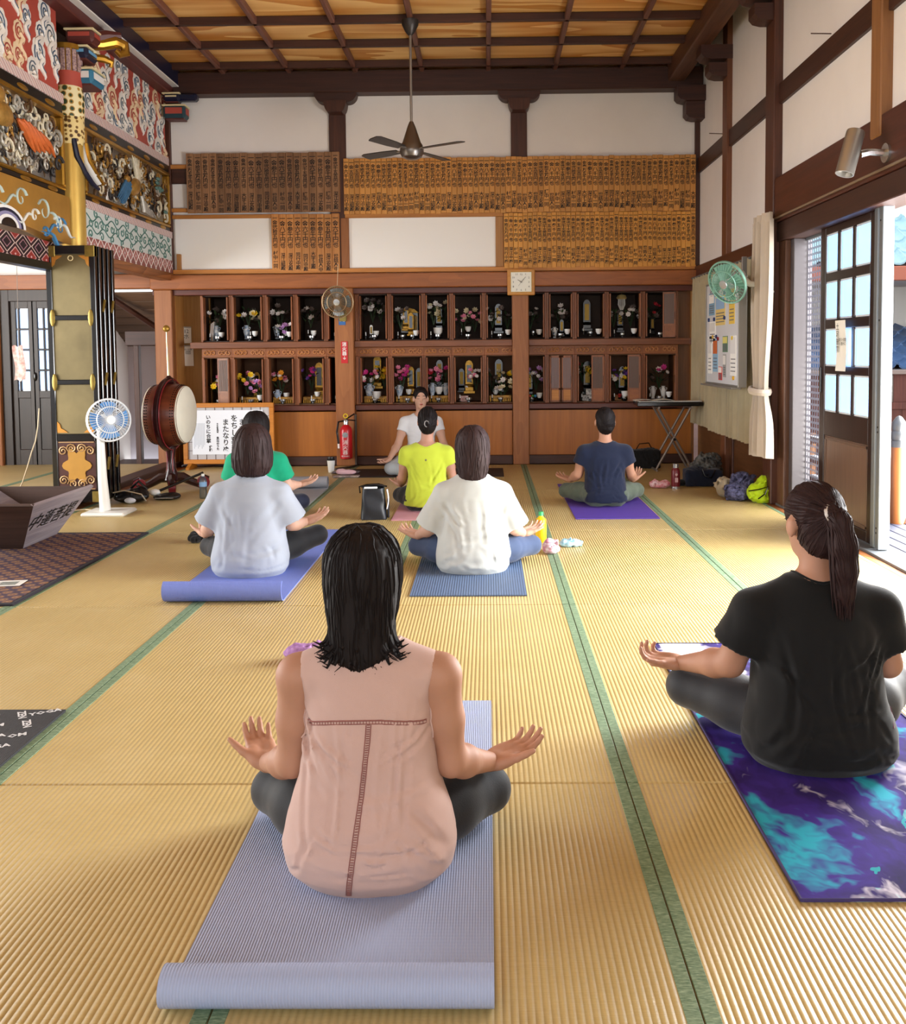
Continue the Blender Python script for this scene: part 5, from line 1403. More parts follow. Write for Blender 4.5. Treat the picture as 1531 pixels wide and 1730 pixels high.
        s.F[sl] += g[:, None, :] * (np.clip(side * y / .03 + .5, 0, 1))
        return s
    def creases(s, seed, n, hw, zs, w=.009, amp=.006):
        rg = random.Random(seed)
        for k in range(n):
            kind = k % 4; sd = rg.choice((-1, 1))
            if kind == 0:   # from the armpit down across the back
                x0, z0 = sd * hw * rg.uniform(.75, .95), zs + rg.uniform(-.04, .04); x1, z1 = sd * hw * rg.uniform(.05, .55), zs - rg.uniform(.08, .22)
            elif kind == 1: # slack above the seat
                x0, z0 = rg.uniform(-.9, .2) * hw, rg.uniform(.05, .22); x1, z1 = x0 + rg.uniform(.4, 1.0) * hw, z0 + rg.uniform(-.03, .03)
            elif kind == 2: # long hanging folds
                x0, z0 = rg.uniform(-.8, .8) * hw, zs + rg.uniform(-.02, .04); x1, z1 = x0 + rg.uniform(-.04, .04), zs - rg.uniform(.14, .3)
            else:           # crumples by the hem
                x0, z0 = sd * hw * rg.uniform(.5, 1.05), rg.uniform(.03, .12); x1, z1 = x0 - sd * rg.uniform(.02, .09), z0 + rg.uniform(.04, .1)
            b = rg.uniform(-.02, .02); mx, mz = (x0 + x1) / 2 + b, (z0 + z1) / 2 - abs(b)
            q = rg.uniform(.6, 1.3); s.crease([(x0, z0), ((x0 + mx) / 2 + b * .3, (z0 + mz) / 2), (mx, mz), ((x1 + mx) / 2 + b * .3, (z1 + mz) / 2), (x1, z1)], w * q, amp * rg.uniform(.5, 1.2) * rg.choice((1, 1, -1)))
        return s
    def mesh(s):
        F = s.F; h = s.h; S = F < 0
        c = [(i, j, k) for i in (0, 1) for j in (0, 1) for k in (0, 1)]
        nx, ny, nz = F.shape
        def cs(A, o): return A[o[0]:nx - 1 + o[0], o[1]:ny - 1 + o[1], o[2]:nz - 1 + o[2]]
        cnt = sum(cs(S, o).astype(np.int8) for o in c)
        act = (cnt > 0) & (cnt < 8)
        idx = np.full(act.shape, -1, np.int64); ii = np.argwhere(act); idx[act] = np.arange(len(ii))
        val = {o: F[ii[:, 0] + o[0], ii[:, 1] + o[1], ii[:, 2] + o[2]] for o in c}
        acc = np.zeros((len(ii), 3)); num = np.zeros(len(ii))
        for o in c:
            for a in range(3):
                if o[a]: continue
                q = list(o); q[a] = 1; q = tuple(q)
                f0, f1 = val[o], val[q]; m = (f0 < 0) != (f1 < 0)
                t = np.where(m, f0 / np.where(m, f0 - f1, 1), 0)
                p = np.array(o, float)[None].repeat(len(ii), 0); p[:, a] = t
                acc += np.where(m[:, None], p, 0); num += m
        V = s.lo + h * (ii + acc / num[:, None])
        Q = []
        for a in range(3):
            b, d = (a + 1) % 3, (a + 2) % 3
            sl0 = [slice(None)] * 3; sl1 = [slice(None)] * 3
            sl0[a] = slice(0, -1); sl1[a] = slice(1, None)
            for w in (b, d): sl0[w] = slice(1, -1); sl1[w] = slice(1, -1)
            A, B = S[tuple(sl0)], S[tuple(sl1)]
            e = np.argwhere(A != B); 
            if not len(e): continue
            inside = A[tuple(e.T)]
            g = e.copy(); g[:, b] += 1; g[:, d] += 1
            def cell(db, dd):
                q = g.copy(); q[:, b] += db; q[:, d] += dd; return idx[tuple(q.T)]
            quad = np.stack([cell(-1, -1), cell(0, -1), cell(0, 0), cell(-1, 0)], 1)
            quad[~inside] = quad[~inside][:, ::-1]; Q.append(quad)
        return V, np.concatenate(Q)
def np_mesh(name, parts, material, smooth_it=1):
    """parts: list of (verts, quads) arrays joined into one mesh"""
    o = 0; VV = []; QQ = []
    for V, Q in parts:
        V = np.asarray(V, float).copy(); Q = np.asarray(Q)
        for _ in range(smooth_it if Q.shape[1] == 4 else 0):
            acc = np.zeros_like(V); n = np.zeros(len(V))
            for i in range(4):
                np.add.at(acc, Q[:, i], V[Q[:, (i + 1) % 4]]); np.add.at(n, Q[:, i], 1)
            V = .5 * V + .5 * acc / np.maximum(n, 1)[:, None]
        VV.append(V); QQ.append(Q + o); o += len(V)
    V = np.concatenate(VV); Q = np.concatenate(QQ)
    me = bpy.data.meshes.new(name); me.vertices.add(len(V)); me.vertices.foreach_set('co', V.ravel())
    me.loops.add(Q.size); me.loops.foreach_set('vertex_index', Q.ravel().astype(np.int32))
    me.polygons.add(len(Q)); me.polygons.foreach_set('loop_start', (np.arange(len(Q)) * 4).astype(np.int32)); me.polygons.foreach_set('loop_total', np.full(len(Q), 4, np.int32))
    me.polygons.foreach_set('use_smooth', np.ones(len(Q), bool))
    me.update(calc_edges=True); me.validate(); me.materials.append(material)
    return me

# ================================================================== PEOPLE
def skin_mat(name, col):
    t = NT(name); v = t.coord(rand=False); n = t.noise(v, 12, 4, .6)
    c = lin(col); d = tuple(x * .82 for x in c[:3]) + (1,)
    t.base(t.mix(n, c, d)); t.b.inputs['Roughness'].default_value = .62
    t.b.inputs['Subsurface Weight'].default_value = .12; t.b.inputs['Subsurface Radius'].default_value = (.01, .004, .002)
    t.b.inputs['Subsurface Scale'].default_value = .5
    return t.m
def hair_mat(name, c1, c2, rough=.65):
    t = NT(name); n = t.noise(t.coord(scale=(160, 160, 7), rand=False), 1, 3, .6)
    t.base(t.mix(n, lin(c1), lin(c2))); t.b.inputs['Roughness'].default_value = rough; t.b.inputs['Specular IOR Level'].default_value = .2
    t.bump(n, .4, .003); return t.m
def cloth_mat(name, col, rough=.85, var=.08, weave=500, sheen=.15):
    return mat(name, col, rough, 0, var, 5, .12, weave, spec=.25, sheen=sheen)
SKIN = skin_mat('skin', '#b48369'); SKIN_D = skin_mat('skin_tan', '#b0806a'); SKIN_L = skin_mat('skin_pale', '#d0a48e')
H_BLACK = hair_mat('hair_black', '#0c090a', '#1d1413'); H_BROWN = hair_mat('hair_dark_brown', '#1a1011', '#3a2422'); H_ASH = hair_mat('hair_ash_brown', '#1a1112', '#3a2726')
LIP = mat('lip_rose', '#a85a52', .4); BROW = mat('eyebrow_brown', '#2a1c18', .7)

def rot3(yaw=0, pitch=0, roll=0):
    return np.array((Matrix.Rotation(yaw, 3, 'Z') @ Matrix.Rotation(pitch, 3, 'X') @ Matrix.Rotation(roll, 3, 'Y')))
def hand_parts(side, wrist, d, nrm, curl=(.25, .35, .25), spread=.04, thumb=(.68, .66, .3), h=.0032, s=1.0):
    """side +1 right / -1 left; palm faces nrm; fingers along d. Five separate bent fingers."""
    d = Vector(d).normalized(); nrm = (Vector(nrm) - d * Vector(nrm).dot(d)).normalized(); ty = d.cross(nrm) * side
    F = Field((-.05, -.075, -.04), (.2, .095, .11), h)
    F.cone((-.006, 0, 0), (.012, 0, 0), .0235, .0225, .01)
    for y0, y1, x1 in ((.021, .027, .082), (.007, .009, .086), (-.008, -.01, .083), (-.02, -.027, .076)): F.cone((.008, y0, -.001), (x1, y1, 0), .0145, .0115, .012)
    F.ell((.035, .026, .006), (.034, .017, .015), None, .012); F.ell((.035, -.022, .004), (.036, .014, .013), None, .012)
    lens = (.066, .074, .069, .054); ys = (.0275, .0095, -.0095, -.0275); xs_ = (.084, .089, .086, .077)
    for i in range(4):
        cz = [c * (1 + .12 * (i - 1.5)) for c in curl]
        p = Vector((xs_[i], ys[i], 0)); a = 0; sp = spread * (1.5 - i) * .6; r = (.0088, .0082, .0074, .0064) if i < 3 else (.0078, .0072, .0066, .0056)
        for j, f in enumerate((.46, .3, .24)):
            a += cz[j]; q = p + lens[i] * f * Vector((math.cos(a) * math.cos(sp), math.sin(sp), math.sin(a)))
            F.cone(tuple(p), tuple(q), r[j], r[j + 1], .003 if j else .008); p = q
    t = Vector(thumb).normalized(); p = Vector((.018, .024, .004)); q = p + .042 * t
    F.cone(tuple(p), tuple(q), .0135, .0105, .012); t2 = (t + Vector((.25, .0, .15))).normalized(); m = q + .028 * t2
    F.cone(tuple(q), tuple(m), .0105, .009, .004); F.cone(tuple(m), tuple(m + .022 * (t2 + Vector((.1, .05, .1))).normalized()), .009, .0068, .003)
    V, Q = F.mesh()
    B = np.array([d, ty, nrm]); V = V * s @ B + np.array(wrist)
    if side > 0: Q = Q[:, ::-1]
    # orientation check: keep normals outward
    if np.linalg.det(B) * 1 > 0 and side > 0: Q = Q[:, ::-1]
    if np.linalg.det(B) < 0 and side < 0: Q = Q[:, ::-1]
    return V, Q
def tube_np(g): return g
def person(label, O, cfg):
    C = dict(h=.009, head=(0, .03, .70), hs=1.0, yaw=0, pitch=0, roll=0, S=(.165, 0, .475), E=(.2, .02, .255), Wr=(.3, .16, .175), K=(.285, .2, .09), A=(-.02, .30, .05),
             skin=SKIN, hair='bob', hm=H_BROWN, rz=0, seat=0.0, arm=1.0, bust=0.0, leg=1.0, wamp=.004, seed=1, sleeve=.5, slr=(.066, .076), sw=1.0, shape=None, tee=True, curl=(.25, .35, .25), hdir=None, hn=None, pants_end=1.0, feet=True)
    C.update(cfg); h = C['h']
    t = thing('person', label, 'person', O, C['rz'])
    def two(k, s):
        v = C.get(k + ('R' if s > 0 else 'L'))
        if v is None: v = C[k]; v = (v[0] * s, v[1], v[2])
        return np.array(v, float)
    z0 = C['seat']; hc = np.array(C['head'], float); hs = C['hs']
    Rh = rot3(C['yaw'], C['pitch'], C['roll'])
    def H(p): return hc + hs * (Rh @ np.array(p, float))
    nb = np.array((0, .0, C.get('nbz', C['S'][2] + .065)))
    lo = (-.62, -.28, -.02); hi = (.62, .5, .98)
    # ---------------- body
    F = Field(lo, hi, h)
    F.ell(H((0, -.012, .03)), np.array((.073, .089, .088)) * hs, Rh, .01); F.ell(H((0, .018, -.028)), np.array((.059, .07, .085)) * hs, Rh, .03)
    F.ell(H((0, .052, -.088)), np.array((.027, .024, .022)) * hs, Rh, .03)
    F.cone(H((0, .084, .012)), H((0, .103, -.024)), .008 * hs, .0125 * hs, .012)
    for s in (-1, 1):
        F.ell(H((s * .031, .094, .014)), np.array((.017, .014, .011)) * hs, Rh, .008, cut=True)
        F.ell(H((s * .031, .074, .010)), np.array((.016, .013, .011)) * hs, Rh, .004)
        F.ell(H((s * .079, -.002, -.008)), np.array((.011, .022, .032)) * hs, Rh, .008)
    F.ell(H((0, .084, -.055)), np.array((.023, .011, .010)) * hs, Rh, .008)
    F.cone(H((0, -.018, -.045)), nb + (0, -.005, 0), .047 * hs, .052, .03)
    T = C['shape'] or [(.02, .19, .135, -.025), (.06, .2, .15, -.03), (.12, .2, .15, -.025), (.2, .175, .13, -.012), (.3, .165, .12, 0), (.42, .165, .115, .005), (.5, .14, .09, .005), (.545, .075, .06, .0)]
    F.col([(z + z0 * 0, rx * .84, ry * .8, 0, cy) for z, rx, ry, cy in T], .03)
    for s in (-1, 1):
        S, E, Wp, K, A = (two(k, s) for k in ('S', 'E', 'Wr', 'K', 'A'))
        if C.get('A' + ('R' if s > 0 else 'L')) is None: A = np.array((C['A'][0] * s, C['A'][1], C['A'][2]))
        am = C['arm']
        F.cone((s * .03, -.005, nb[2] - .015), S + (0, 0, .008), .045, .044 * am, .03)
        M = (S + E) / 2; F.cone(S, M, .048 * am, .043 * am, .03); F.cone(M, E, .043 * am, .036 * am, .02)
        D = E + (Wp - E) * .3; F.cone(E, D, .036 * am, .038 * am, .02); F.cone(D, Wp, .038 * am, .0235, .02)
        hip = np.array((s * .085, -.0, .1 + z0)); lg = C['leg']
        F.cone(hip, K, .07 * lg, .048 * lg, .02); F.cone(K, A, .045 * lg, .032, .02)
        if C['feet']:
            ft = A + np.array((-s * .13, .02, -.012)); F.cone(A, ft, .032, .02, .015)
    parts = [F.mesh()]
    for s in (-1, 1):
        Wp, E = two('Wr', s), two('E', s)
        hd = C.get('hdir' + ('R' if s > 0 else 'L')) or C['hdir'] or (.45, .8, .2)
        if C.get('hdir' + ('R' if s > 0 else 'L')) is None: hd = (hd[0] * s, hd[1], hd[2])
        hn = C.get('hn' + ('R' if s > 0 else 'L')) or C['hn'] or (0, -.25, 1)
        cu = C.get('curl' + ('R' if s > 0 else 'L')) or C['curl']
        parts.append(hand_parts(s, Wp, hd, hn, cu, h=.0034 if h < .008 else .0042))
    link('body', np_mesh('body', parts, C['skin']), t)
    # ---------------- face paint
    for s in (-1, 1):
        g = MB().tube([tuple(H((s * (.016 + .008 * k), .0895 - .004 * k - .0018 * k * k * .5, .033 + .003 * math.sin(k)))) for k in range(5)], [.0018, .003, .003, .0026, .0012], 5)
        g.build('eyebrow', BROW, t)
        g = MB().tube([tuple(H((s * (.018 + .0065 * k), .0872 - .0008 * (k - 2) ** 2 - .001 * k, .0065 - .0012 * (2 - abs(k - 2))))) for k in range(5)], .0013, 5)
        g.build('eyelash_line', BROW, t)
    MB().ball(tuple(H((0, .0905, -.0515))), (.0195 * hs, .0065, .0045), 10, 6, Matrix(Rh.tolist())).ball(tuple(H((0, .0895, -.0595))), (.0165 * hs, .0065, .005), 10, 6, Matrix(Rh.tolist())).build('lips', LIP, t)
    # ---------------- trousers
    P = Field((-.62, -.28, -.012), (.62, .5, .45 + z0), h); lg = C['leg']
    for s in (-1, 1):
        K, A = two('K', s), np.array((C['A'][0] * s, C['A'][1], C['A'][2]))
        hip = np.array((s * .085, -.01, .1 + z0))
        P.ell((s * .08, -.045, .088 + z0), (.105 * lg, .105, .088), None, .03)
        mid = hip + (K - hip) * .5 + np.array((0, 0, .004)); P.cone(hip, mid, .089 * lg, .076 * lg, .03); P.cone(mid, K, .076 * lg, .058 * lg, .03)
        m2 = K + (A - K) * .35; P.cone(K, m2, .056 * lg, .054 * lg, .02); P.cone(m2, K + (A - K) * C['pants_end'], .054 * lg, .037 * lg, .02, end=.002)
    P.add(lambda x, y, z: np.maximum(np.maximum(np.abs(x) - .1, np.abs(y + .01) - .08), np.abs(z - .13 - z0) - .1), (-.1, -.09, .03 + z0), (.1, .07, .23 + z0), .05)
    if C.get('pwr'): P.wrinkle(C['pwr'], C['seed'] + 5, (45, 60, 60))
    P.add(lambda x, y, z: z * 0 + 1.0, (0, 0, 0), (0, 0, 0), 0)
    Vp, Qp = P.mesh(); Vp[:, 2] = np.maximum(Vp[:, 2], .0)
    link(C.get('pname', 'leggings'), np_mesh('trousers', [(Vp, Qp)], C['pm']), t)
    # ---------------- shirt
    Fs = Field((-.5, -.3, -.012), (.5, .32, .75), h)
    Fs.col([(z, rx * C['sw'], ry, 0, cy) for z, rx, ry, cy in T], .02, 2.25)
    for s in (-1, 1):
        S, E = two('S', s), two('E', s)
        if C['tee']:
            Fs.cone((s * .045, -.002, nb[2] - .022), S + (0, 0, .004), .05, .054 * C['arm'], .04)
            e = S + (E - S) * C['sleeve'] / max(.01, 1)
            r0, r1 = C['slr']; Fs.cone(S + (E - S) * .02, e, r0, r1, .035, end=0.0)
        else:
            Fs.cone((s * .045, -.002, nb[2] - .018), S * np.array((.80, 1, 1)) + (0, 0, .012), .056, .055, .03, end=.012)
            # armhole
            Fs.ell(S + np.array((s * .066, .0, -.05)), (.058, .12, .085), None, .012, cut=True)
    Fs.wrinkle(C['wamp'], C['seed'], C.get('wf', (42, 42, 58)), .50)
    Fs.cone(H((0, -.018, -.05)), nb + (0, .012, .03), .04, .052, .0) if False else None
    if C.get('cre'): Fs.creases(C['seed'] + 40, C['cre'], T[3][1] * C['sw'], C['S'][2] - .07, C.get('crw', .009), C.get('cra', .006))
    # neck opening
    a, b = np.array((0, .012, nb[2] - .012)), np.array((0, .03, nb[2] + .09))
    Fs.sub(lambda x, y, z: np.sqrt(x ** 2 + (y - .008 - (z - nb[2]) * .15) ** 2) - np.where(z > nb[2] - .03, C.get('neck', .062), -.05), (-.08, -.08, nb[2] - .03), (.08, .1, nb[2] + .12), .008)
    Vs, Qs = Fs.mesh(); Vs[:, 2] = np.maximum(Vs[:, 2], .0)
    sme = np_mesh('shirt', [(Vs, Qs)], C['sm']); shirt = link(C.get('sname', 't_shirt'), sme, t)
    if C['tee'] or True:
        rr = C.get('neck', .062) + .009; zc = nb[2] - .004
        bv = BVHTree.FromPolygons([tuple(v) for v in Vs], [tuple(q) for q in Qs])
        pts = []
        for k in range(28):
            a = k / 28 * 6.283; x, y = rr * math.cos(a), .008 + rr * math.sin(a)
            hit = bv.ray_cast(Vector((x, y, 1.0)), Vector((0, 0, -1)))
            pts.append((x, y, min(max((hit[0].z if hit[0] else zc), nb[2] - .06), nb[2] + .03)))
        for _ in range(3): pts = [tuple((np.array(pts[k - 1]) + np.array(pts[k]) * 2 + np.array(pts[(k + 1) % 28])) / 4) for k in range(28)]
        MB().tube(pts, .006, 6, closed=True).build('collar', C['sm'], shirt)
    # ---------------- hair
    G = Field(hc - np.array((.24, .26, .42)), hc + np.array((.24, .2, .2)), min(h, .0075))
    R4 = rot3(C['yaw'], 0, 0)
    st = C['hair']
    G.ell(H((0, -.012, .034)), np.array((.088, .104, .1) if st in ('flip', 'bob', 'lob', 'long') else (.0825, .1, .097)) * hs, Rh, .01)
    def col(rows, k=.03, fl=7, amp=.02):
        rows = [(hc[2] + z * hs, rx * hs, ry * hs, hc[0], hc[1] + cy * hs) for z, rx, ry, cy in rows]
        G.col(rows, k, 2.1, lambda x, y, z: amp * np.sin(np.arctan2(y, x) * fl * 4 + 9 * z) * .5 + amp * .6 * np.sin(np.arctan2(y, x) * fl * 2.3 - 14 * z))
    if st == 'flip': col([(.125, .045, .05, -.012), (.11, .066, .075, -.012), (.085, .083, .094, -.012), (.06, .09, .1, -.012), (0, .094, .098, -.022), (-.05, .09, .084, -.036), (-.1, .08, .066, -.052), (-.14, .076, .05, -.064), (-.17, .07, .042, -.072), (-.195, .05, .032, -.078), (-.215, .022, .018, -.08)])
    if st == 'bob': col([(.125, .045, .05, -.012), (.11, .066, .075, -.012), (.085, .083, .094, -.012), (.06, .096, .106, -.012), (0, .108, .11, -.018), (-.05, .113, .11, -.022), (-.1, .11, .1, -.026), (-.14, .092, .08, -.03), (-.155, .07, .06, -.03)])
    if st == 'long': col([(.125, .045, .05, -.012), (.11, .066, .075, -.012), (.085, .083, .094, -.012), (.06, .092, .104, -.012), (0, .098, .1, -.022), (-.08, .098, .085, -.035), (-.18, .1, .065, -.055), (-.26, .1, .05, -.07), (-.3, .085, .04, -.075)])
    if st == 'lob': col([(.125, .045, .05, -.012), (.11, .066, .075, -.012), (.085, .083, .094, -.012), (.06, .092, .104, -.012), (0, .1, .104, -.02), (-.06, .1, .096, -.028), (-.12, .092, .076, -.042), (-.17, .078, .055, -.055), (-.2, .05, .035, -.06)])
    if st in ('pony', 'updo', 'bun', 'frontbun'):
        G.ell(H((0, -.045, -.02)), np.array((.074, .07, .075)) * hs, Rh, .03); G.ell(H((0, -.06, -.06)), np.array((.045, .045, .035)) * hs, Rh, .03)
    if st == 'pony':
        G.ell(H((-.005, -.105, .04)), np.array((.036, .03, .03)), Rh, .02)
        pp = [H((-.008, -.11, .04)), H((-.006, -.14, .02)), H((-.002, -.148, -.05)), H((.004, -.142, -.12)), H((.01, -.132, -.19)), H((.014, -.128, -.245))]
        for a, b, ra, rb in zip(pp, pp[1:], (.02, .028, .034, .033, .026), (.028, .034, .033, .026, .01)): G.cone(a, b, ra, rb, .02)
    if st == 'updo':
        G.ell(H((.0, -.1, -.01)), np.array((.045, .038, .07)), Rh, .025); G.ell(H((.012, -.115, -.005)), np.array((.02, .03, .06)), Rh, .01)
    if st in ('bun', 'frontbun'): G.ell(H((.012, -.105, -.045)), np.array((.036, .034, .034)), Rh, .015)
    # clear the face
    G.ell(H((0, .122, .0)), np.array((.074, .078, .106)) * hs, Rh, .015, cut=True)
    G.ell(H((0, .16, -.1)), np.array((.12, .12, .14)) * hs, Rh, .015, cut=True)
    if st in ('pony', 'updo', 'bun', 'frontbun'):
        for s in (-1, 1): G.ell(H((s * .099, .012, -.018)), np.array((.038, .062, .06)) * hs, Rh, .015, cut=True)
    rgx = C['seed'] * 1.7
    sl, x, y, z = G.region(G.lo, G.lo + G.h * (G.n - 1))
    an = np.arctan2(y - hc[1] + .01, x - hc[0])
    G.F = G.F + .0016 * np.sin(an * 46 + 12 * z + rgx + 2 * np.sin(20 * z)) + .0012 * np.sin(an * 83 - 9 * z)
    hair = link('hair', np_mesh('hair', [G.mesh()], C['hm']), t)
    # strands traced down the hair surface
    g = MB(); rg = random.Random(C['seed'])
    Vh = np.empty(len(hair.data.vertices) * 3); hair.data.vertices.foreach_get('co', Vh); Vh = Vh.reshape(-1, 3)
    bh = BVHTree.FromPolygons([tuple(v) for v in Vh], [tuple(p.vertices) for p in hair.data.polygons])
    for k in range(420 if h < .008 else 130):
        p = Vector(Vh[rg.randrange(len(Vh))]); dirv = Vector((rg.uniform(-.15, .15), rg.uniform(-.15, .15), -1)); pts = []
        if st in ('updo', 'bun', 'frontbun', 'pony'):
            q = Vector(H((0, -.11, -.02 if st != 'pony' else .04))); dirv = (q - p).normalized()
        for q in range(7):
            co, no, _, _ = bh.find_nearest(p)
            if co is None: break
            pts.append(co + no * .0012); d2_ = dirv - no * dirv.dot(no)
            if d2_.length < .05: break
            p = co + d2_.normalized() * .016
        if len(pts) > 3: g.tube(pts, [.0006] + [.0015] * (len(pts) - 2) + [.0005], 4, caps=False)
    if st in ('flip', 'bob', 'lob', 'long'):
        n = 170 if h < .008 else 60
        tips = dict(flip=(-.215, .105), bob=(-.155, .1), lob=(-.225, .075), long=(-.31, .1))[st]
        for k in range(n):
            a = math.radians(rg.uniform(180, 360)); ca, sa = math.cos(a), math.sin(a) * .7
            bz = tips[0] + rg.uniform(-.02, .03); w0 = rg.uniform(.6, .95)
            zst = bz + rg.uniform(.09, .14); pts = []
            for q in range(7):
                u = q / 6; z_ = zst + (bz - zst) * u
                flip = (.05 * u ** 3 if st == 'flip' else -.02 * u ** 2) * rg.uniform(.4, 1.1)
                rr = (tips[1] * w0 * (.82 if st == 'flip' else .95) + flip)
                zf = z_ + (.02 * u ** 4 if st == 'flip' else 0)
                pts.append((hc[0] + hs * rr * ca, hc[1] + hs * (rr * sa * .8 - (.045 if st != 'bob' else .02)), hc[2] + hs * zf))
            g.tube(pts, [.0035, .0035, .003, .0028, .0024, .0018, .0006], 4, caps=False)
    if st == 'flip':
        for k in range(64):
            a = math.radians(rg.choice((rg.uniform(170, 235), rg.uniform(305, 370), rg.uniform(180, 360)))); ca, sa = math.cos(a), math.sin(a)
            z1 = rg.uniform(-.215, -.15); out = rg.uniform(.015, .05); pts = []
            for q in range(8):
                u = q / 7; z_ = -.06 + (z1 + .06) * min(1, u * 1.15); rr = .072 + .006 * u + out * max(0, u - .45) ** 1.6 * 2.2
                zz_ = z_ + max(0, u - .7) * .07
                pts.append((hc[0] + rr * ca, hc[1] - .04 - .02 * u + rr * sa * .62, hc[2] + zz_))
            g.tube(pts, [.004, .0075, .008, .0075, .0065, .005, .003, .0008], 5, caps=False)
    if st == 'pony':
        for k in range(90):
            ox, oy = rg.gauss(0, .013), rg.gauss(0, .01); pts = []
            for q, p in enumerate(pp):
                w = (.4, .9, 1.1, 1.1, 1.0, .9)[q]; pts.append((p[0] + ox * w, p[1] + oy * w, p[2] - (rg.uniform(0, .03) if q == 5 else 0)))
            g.tube(pts, [.003, .0035, .0035, .003, .0024, .0008], 4, caps=False)
        # wisps by the cheek
        for k in range(0):
            x0 = -.068 - rg.uniform(0, .014); g.tube([tuple(H((x0, .04 + rg.uniform(-.01, .02), .06 - .03 * q + 0))) if q < 1 else tuple(H((x0 - .006 * q, .045 + rg.uniform(-.004, .004), .06 - .024 * q))) for q in range(5)], .0009, 4, caps=False)
    if st in ('updo', 'bun', 'frontbun'):
        for k in range(24):
            a = rg.uniform(2.6, 6.8); g.tube([tuple(H((.07 * math.cos(a) * (1 - .12 * q), -.03 - .012 * q + .06 * math.sin(a) * (1 - .3 * q) * .5, -.02 - .0 * q + .02 * math.sin(k)))) for q in range(4)], .0012, 4, caps=False)
    if g.v: g.build('hair_strands', C['hm'], hair)
    return t, hc, H, (Vs, Qs), shirt

LEG_BLACK = cloth_mat('leggings_black', '#1b1b1e', .7, .1, 300)
# --- front: sleeveless pink top
PINK = cloth_mat('dusty_pink_cotton', '#c0a096', .85, .05)
t, hc, H, (Vs, Qs), sh = person('woman in sleeveless pink top seen from behind, seated nearest the camera', (-.292, 2.15, 0), dict(
    h=.0065, head=(-.012, .02, .705), hs=.97, hair='flip', hm=H_BLACK, sm=PINK, pm=LEG_BLACK, tee=False, sname='sleeveless_top', seed=3, wamp=.004, wf=(46, 24, 26), cre=44, crw=.0075, cra=.0045, skin=SKIN, S=(.172, 0, .468), E=(.195, .02, .25), Wr=(.295, .165, .18), arm=1.02,
    shape=[(.0, .165, .125, -.02), (.04, .2, .15, -.025), (.09, .212, .158, -.025), (.15, .2, .15, -.02), (.24, .168, .128, -.005), (.34, .156, .118, 0), (.42, .154, .114, .005), (.49, .148, .098, .005), (.525, .11, .08, .0), (.545, .075, .06, .0)],
    hdirL=(-.42, .85, .2), hdirR=(.84, .48, .2), hnL=(.1, -.35, 1), hnR=(-.1, -.2, 1), curlL=(.4, .5, .35), curlR=(.25, .35, .25), neck=.07))
bv = BVHTree.FromPolygons([tuple(v) for v in Vs], [tuple(q) for q in Qs])
def on_back(x, z, off=.0012):
    hit = bv.ray_cast(Vector((x, -1, z)), Vector((0, 1, 0)))
    return None if hit[0] is None else hit[0] + hit[1] * off
SEAM = mat('rose_lace_seam', '#8d5a54', .9)
g = MB()
for k in range(74):                                                # ladder-lace down the spine
    z = .395 - .375 * k / 73; x = .012 - .045 * (k / 73) ** 1.2
    p, q = on_back(x - .0035, z), on_back(x + .0035, z)
    if p and q: g.tube([p, q], .0013, 4)
for s in (-1, 1):
    pts = [on_back(.012 - .045 * (k / 30) ** 1.2 + s * .0055, .395 - .375 * k / 30) for k in range(31)]; pts = [p for p in pts if p]
    g.tube(pts, .0012, 4)
g.build('centre_seam', SEAM, sh)
g = MB()
pts = [on_back(-.14 + .28 * k / 40, .405 - .022 * ((k - 20) / 20) ** 2) for k in range(41)]; pts = [p for p in pts if p]
g.tube(pts, .0018, 4); g.tube([p + Vector((0, 0, -.008)) for p in pts], .0012, 4)
for p in pts[::1]: g.tube([p, p + Vector((0, 0, -.008))], .0009, 4)
g.build('yoke_seam', SEAM, sh)
for s in (-1, 1):
    pts = []
    for k in range(14):
        z = .33 + .17 * k / 13; hit = bv.ray_cast(Vector((s * .6, -.03 + .0 * k, z)), Vector((-s, 0, 0)))
        if hit[0]: pts.append(hit[0] + hit[1] * .001)
    if len(pts) > 4: MB().tube(pts, .0028, 5).build('armhole_binding', PINK, sh)
for s in (-1, 1):
    MB().ball(tuple(H((s * .08, -.002, -.045))), .005, 8, 6).build('earring', mat('pearl', '#d8c9c0', .2, .3), t)
# --- right: black tee, ponytail
TEE_BLACK = cloth_mat('tee_black', '#0b0b0c', .85, .1)
t2, hc2, H2, (V2, Q2), sh2 = person('woman in black t-shirt with long ponytail, seated on the tie-dye mat', (1.005, 2.76, 0), dict(
    h=.0075, nbz=.545, head=(-.005, .02, .715), hs=1.0, yaw=.28, pitch=-.06, hair='pony', hm=H_BROWN, sm=TEE_BLACK, pm=cloth_mat('leggings_charcoal', '#2a2a2d', .6, .1, 300), seed=5, wamp=.003, cre=34, crw=.010, cra=.005, S=(.19, 0, .445), EL=(-.25, .04, .27), WrL=(-.375, .2, .215), ER=(.235, .03, .27), WrR=(.28, .2, .235), KL=(-.345, .23, .125), KR=(.35, .23, .13), arm=1.15, leg=1.12,
    sleeve=.62, slr=(.066, .085), shape=[(.0, .2, .15, -.03), (.04, .228, .175, -.035), (.1, .23, .178, -.03), (.2, .2, .15, -.015), (.3, .19, .14, 0), (.42, .185, .13, .005), (.48, .155, .105, .005), (.52, .105, .085, .0), (.545, .075, .06, .0)],
    hdirL=(-.85, .4, .02), hnL=(.0, -.2, 1), curlL=(.6, .7, .5), curlR=(.3, .4, .3), hdirR=(.3, .9, .1)))
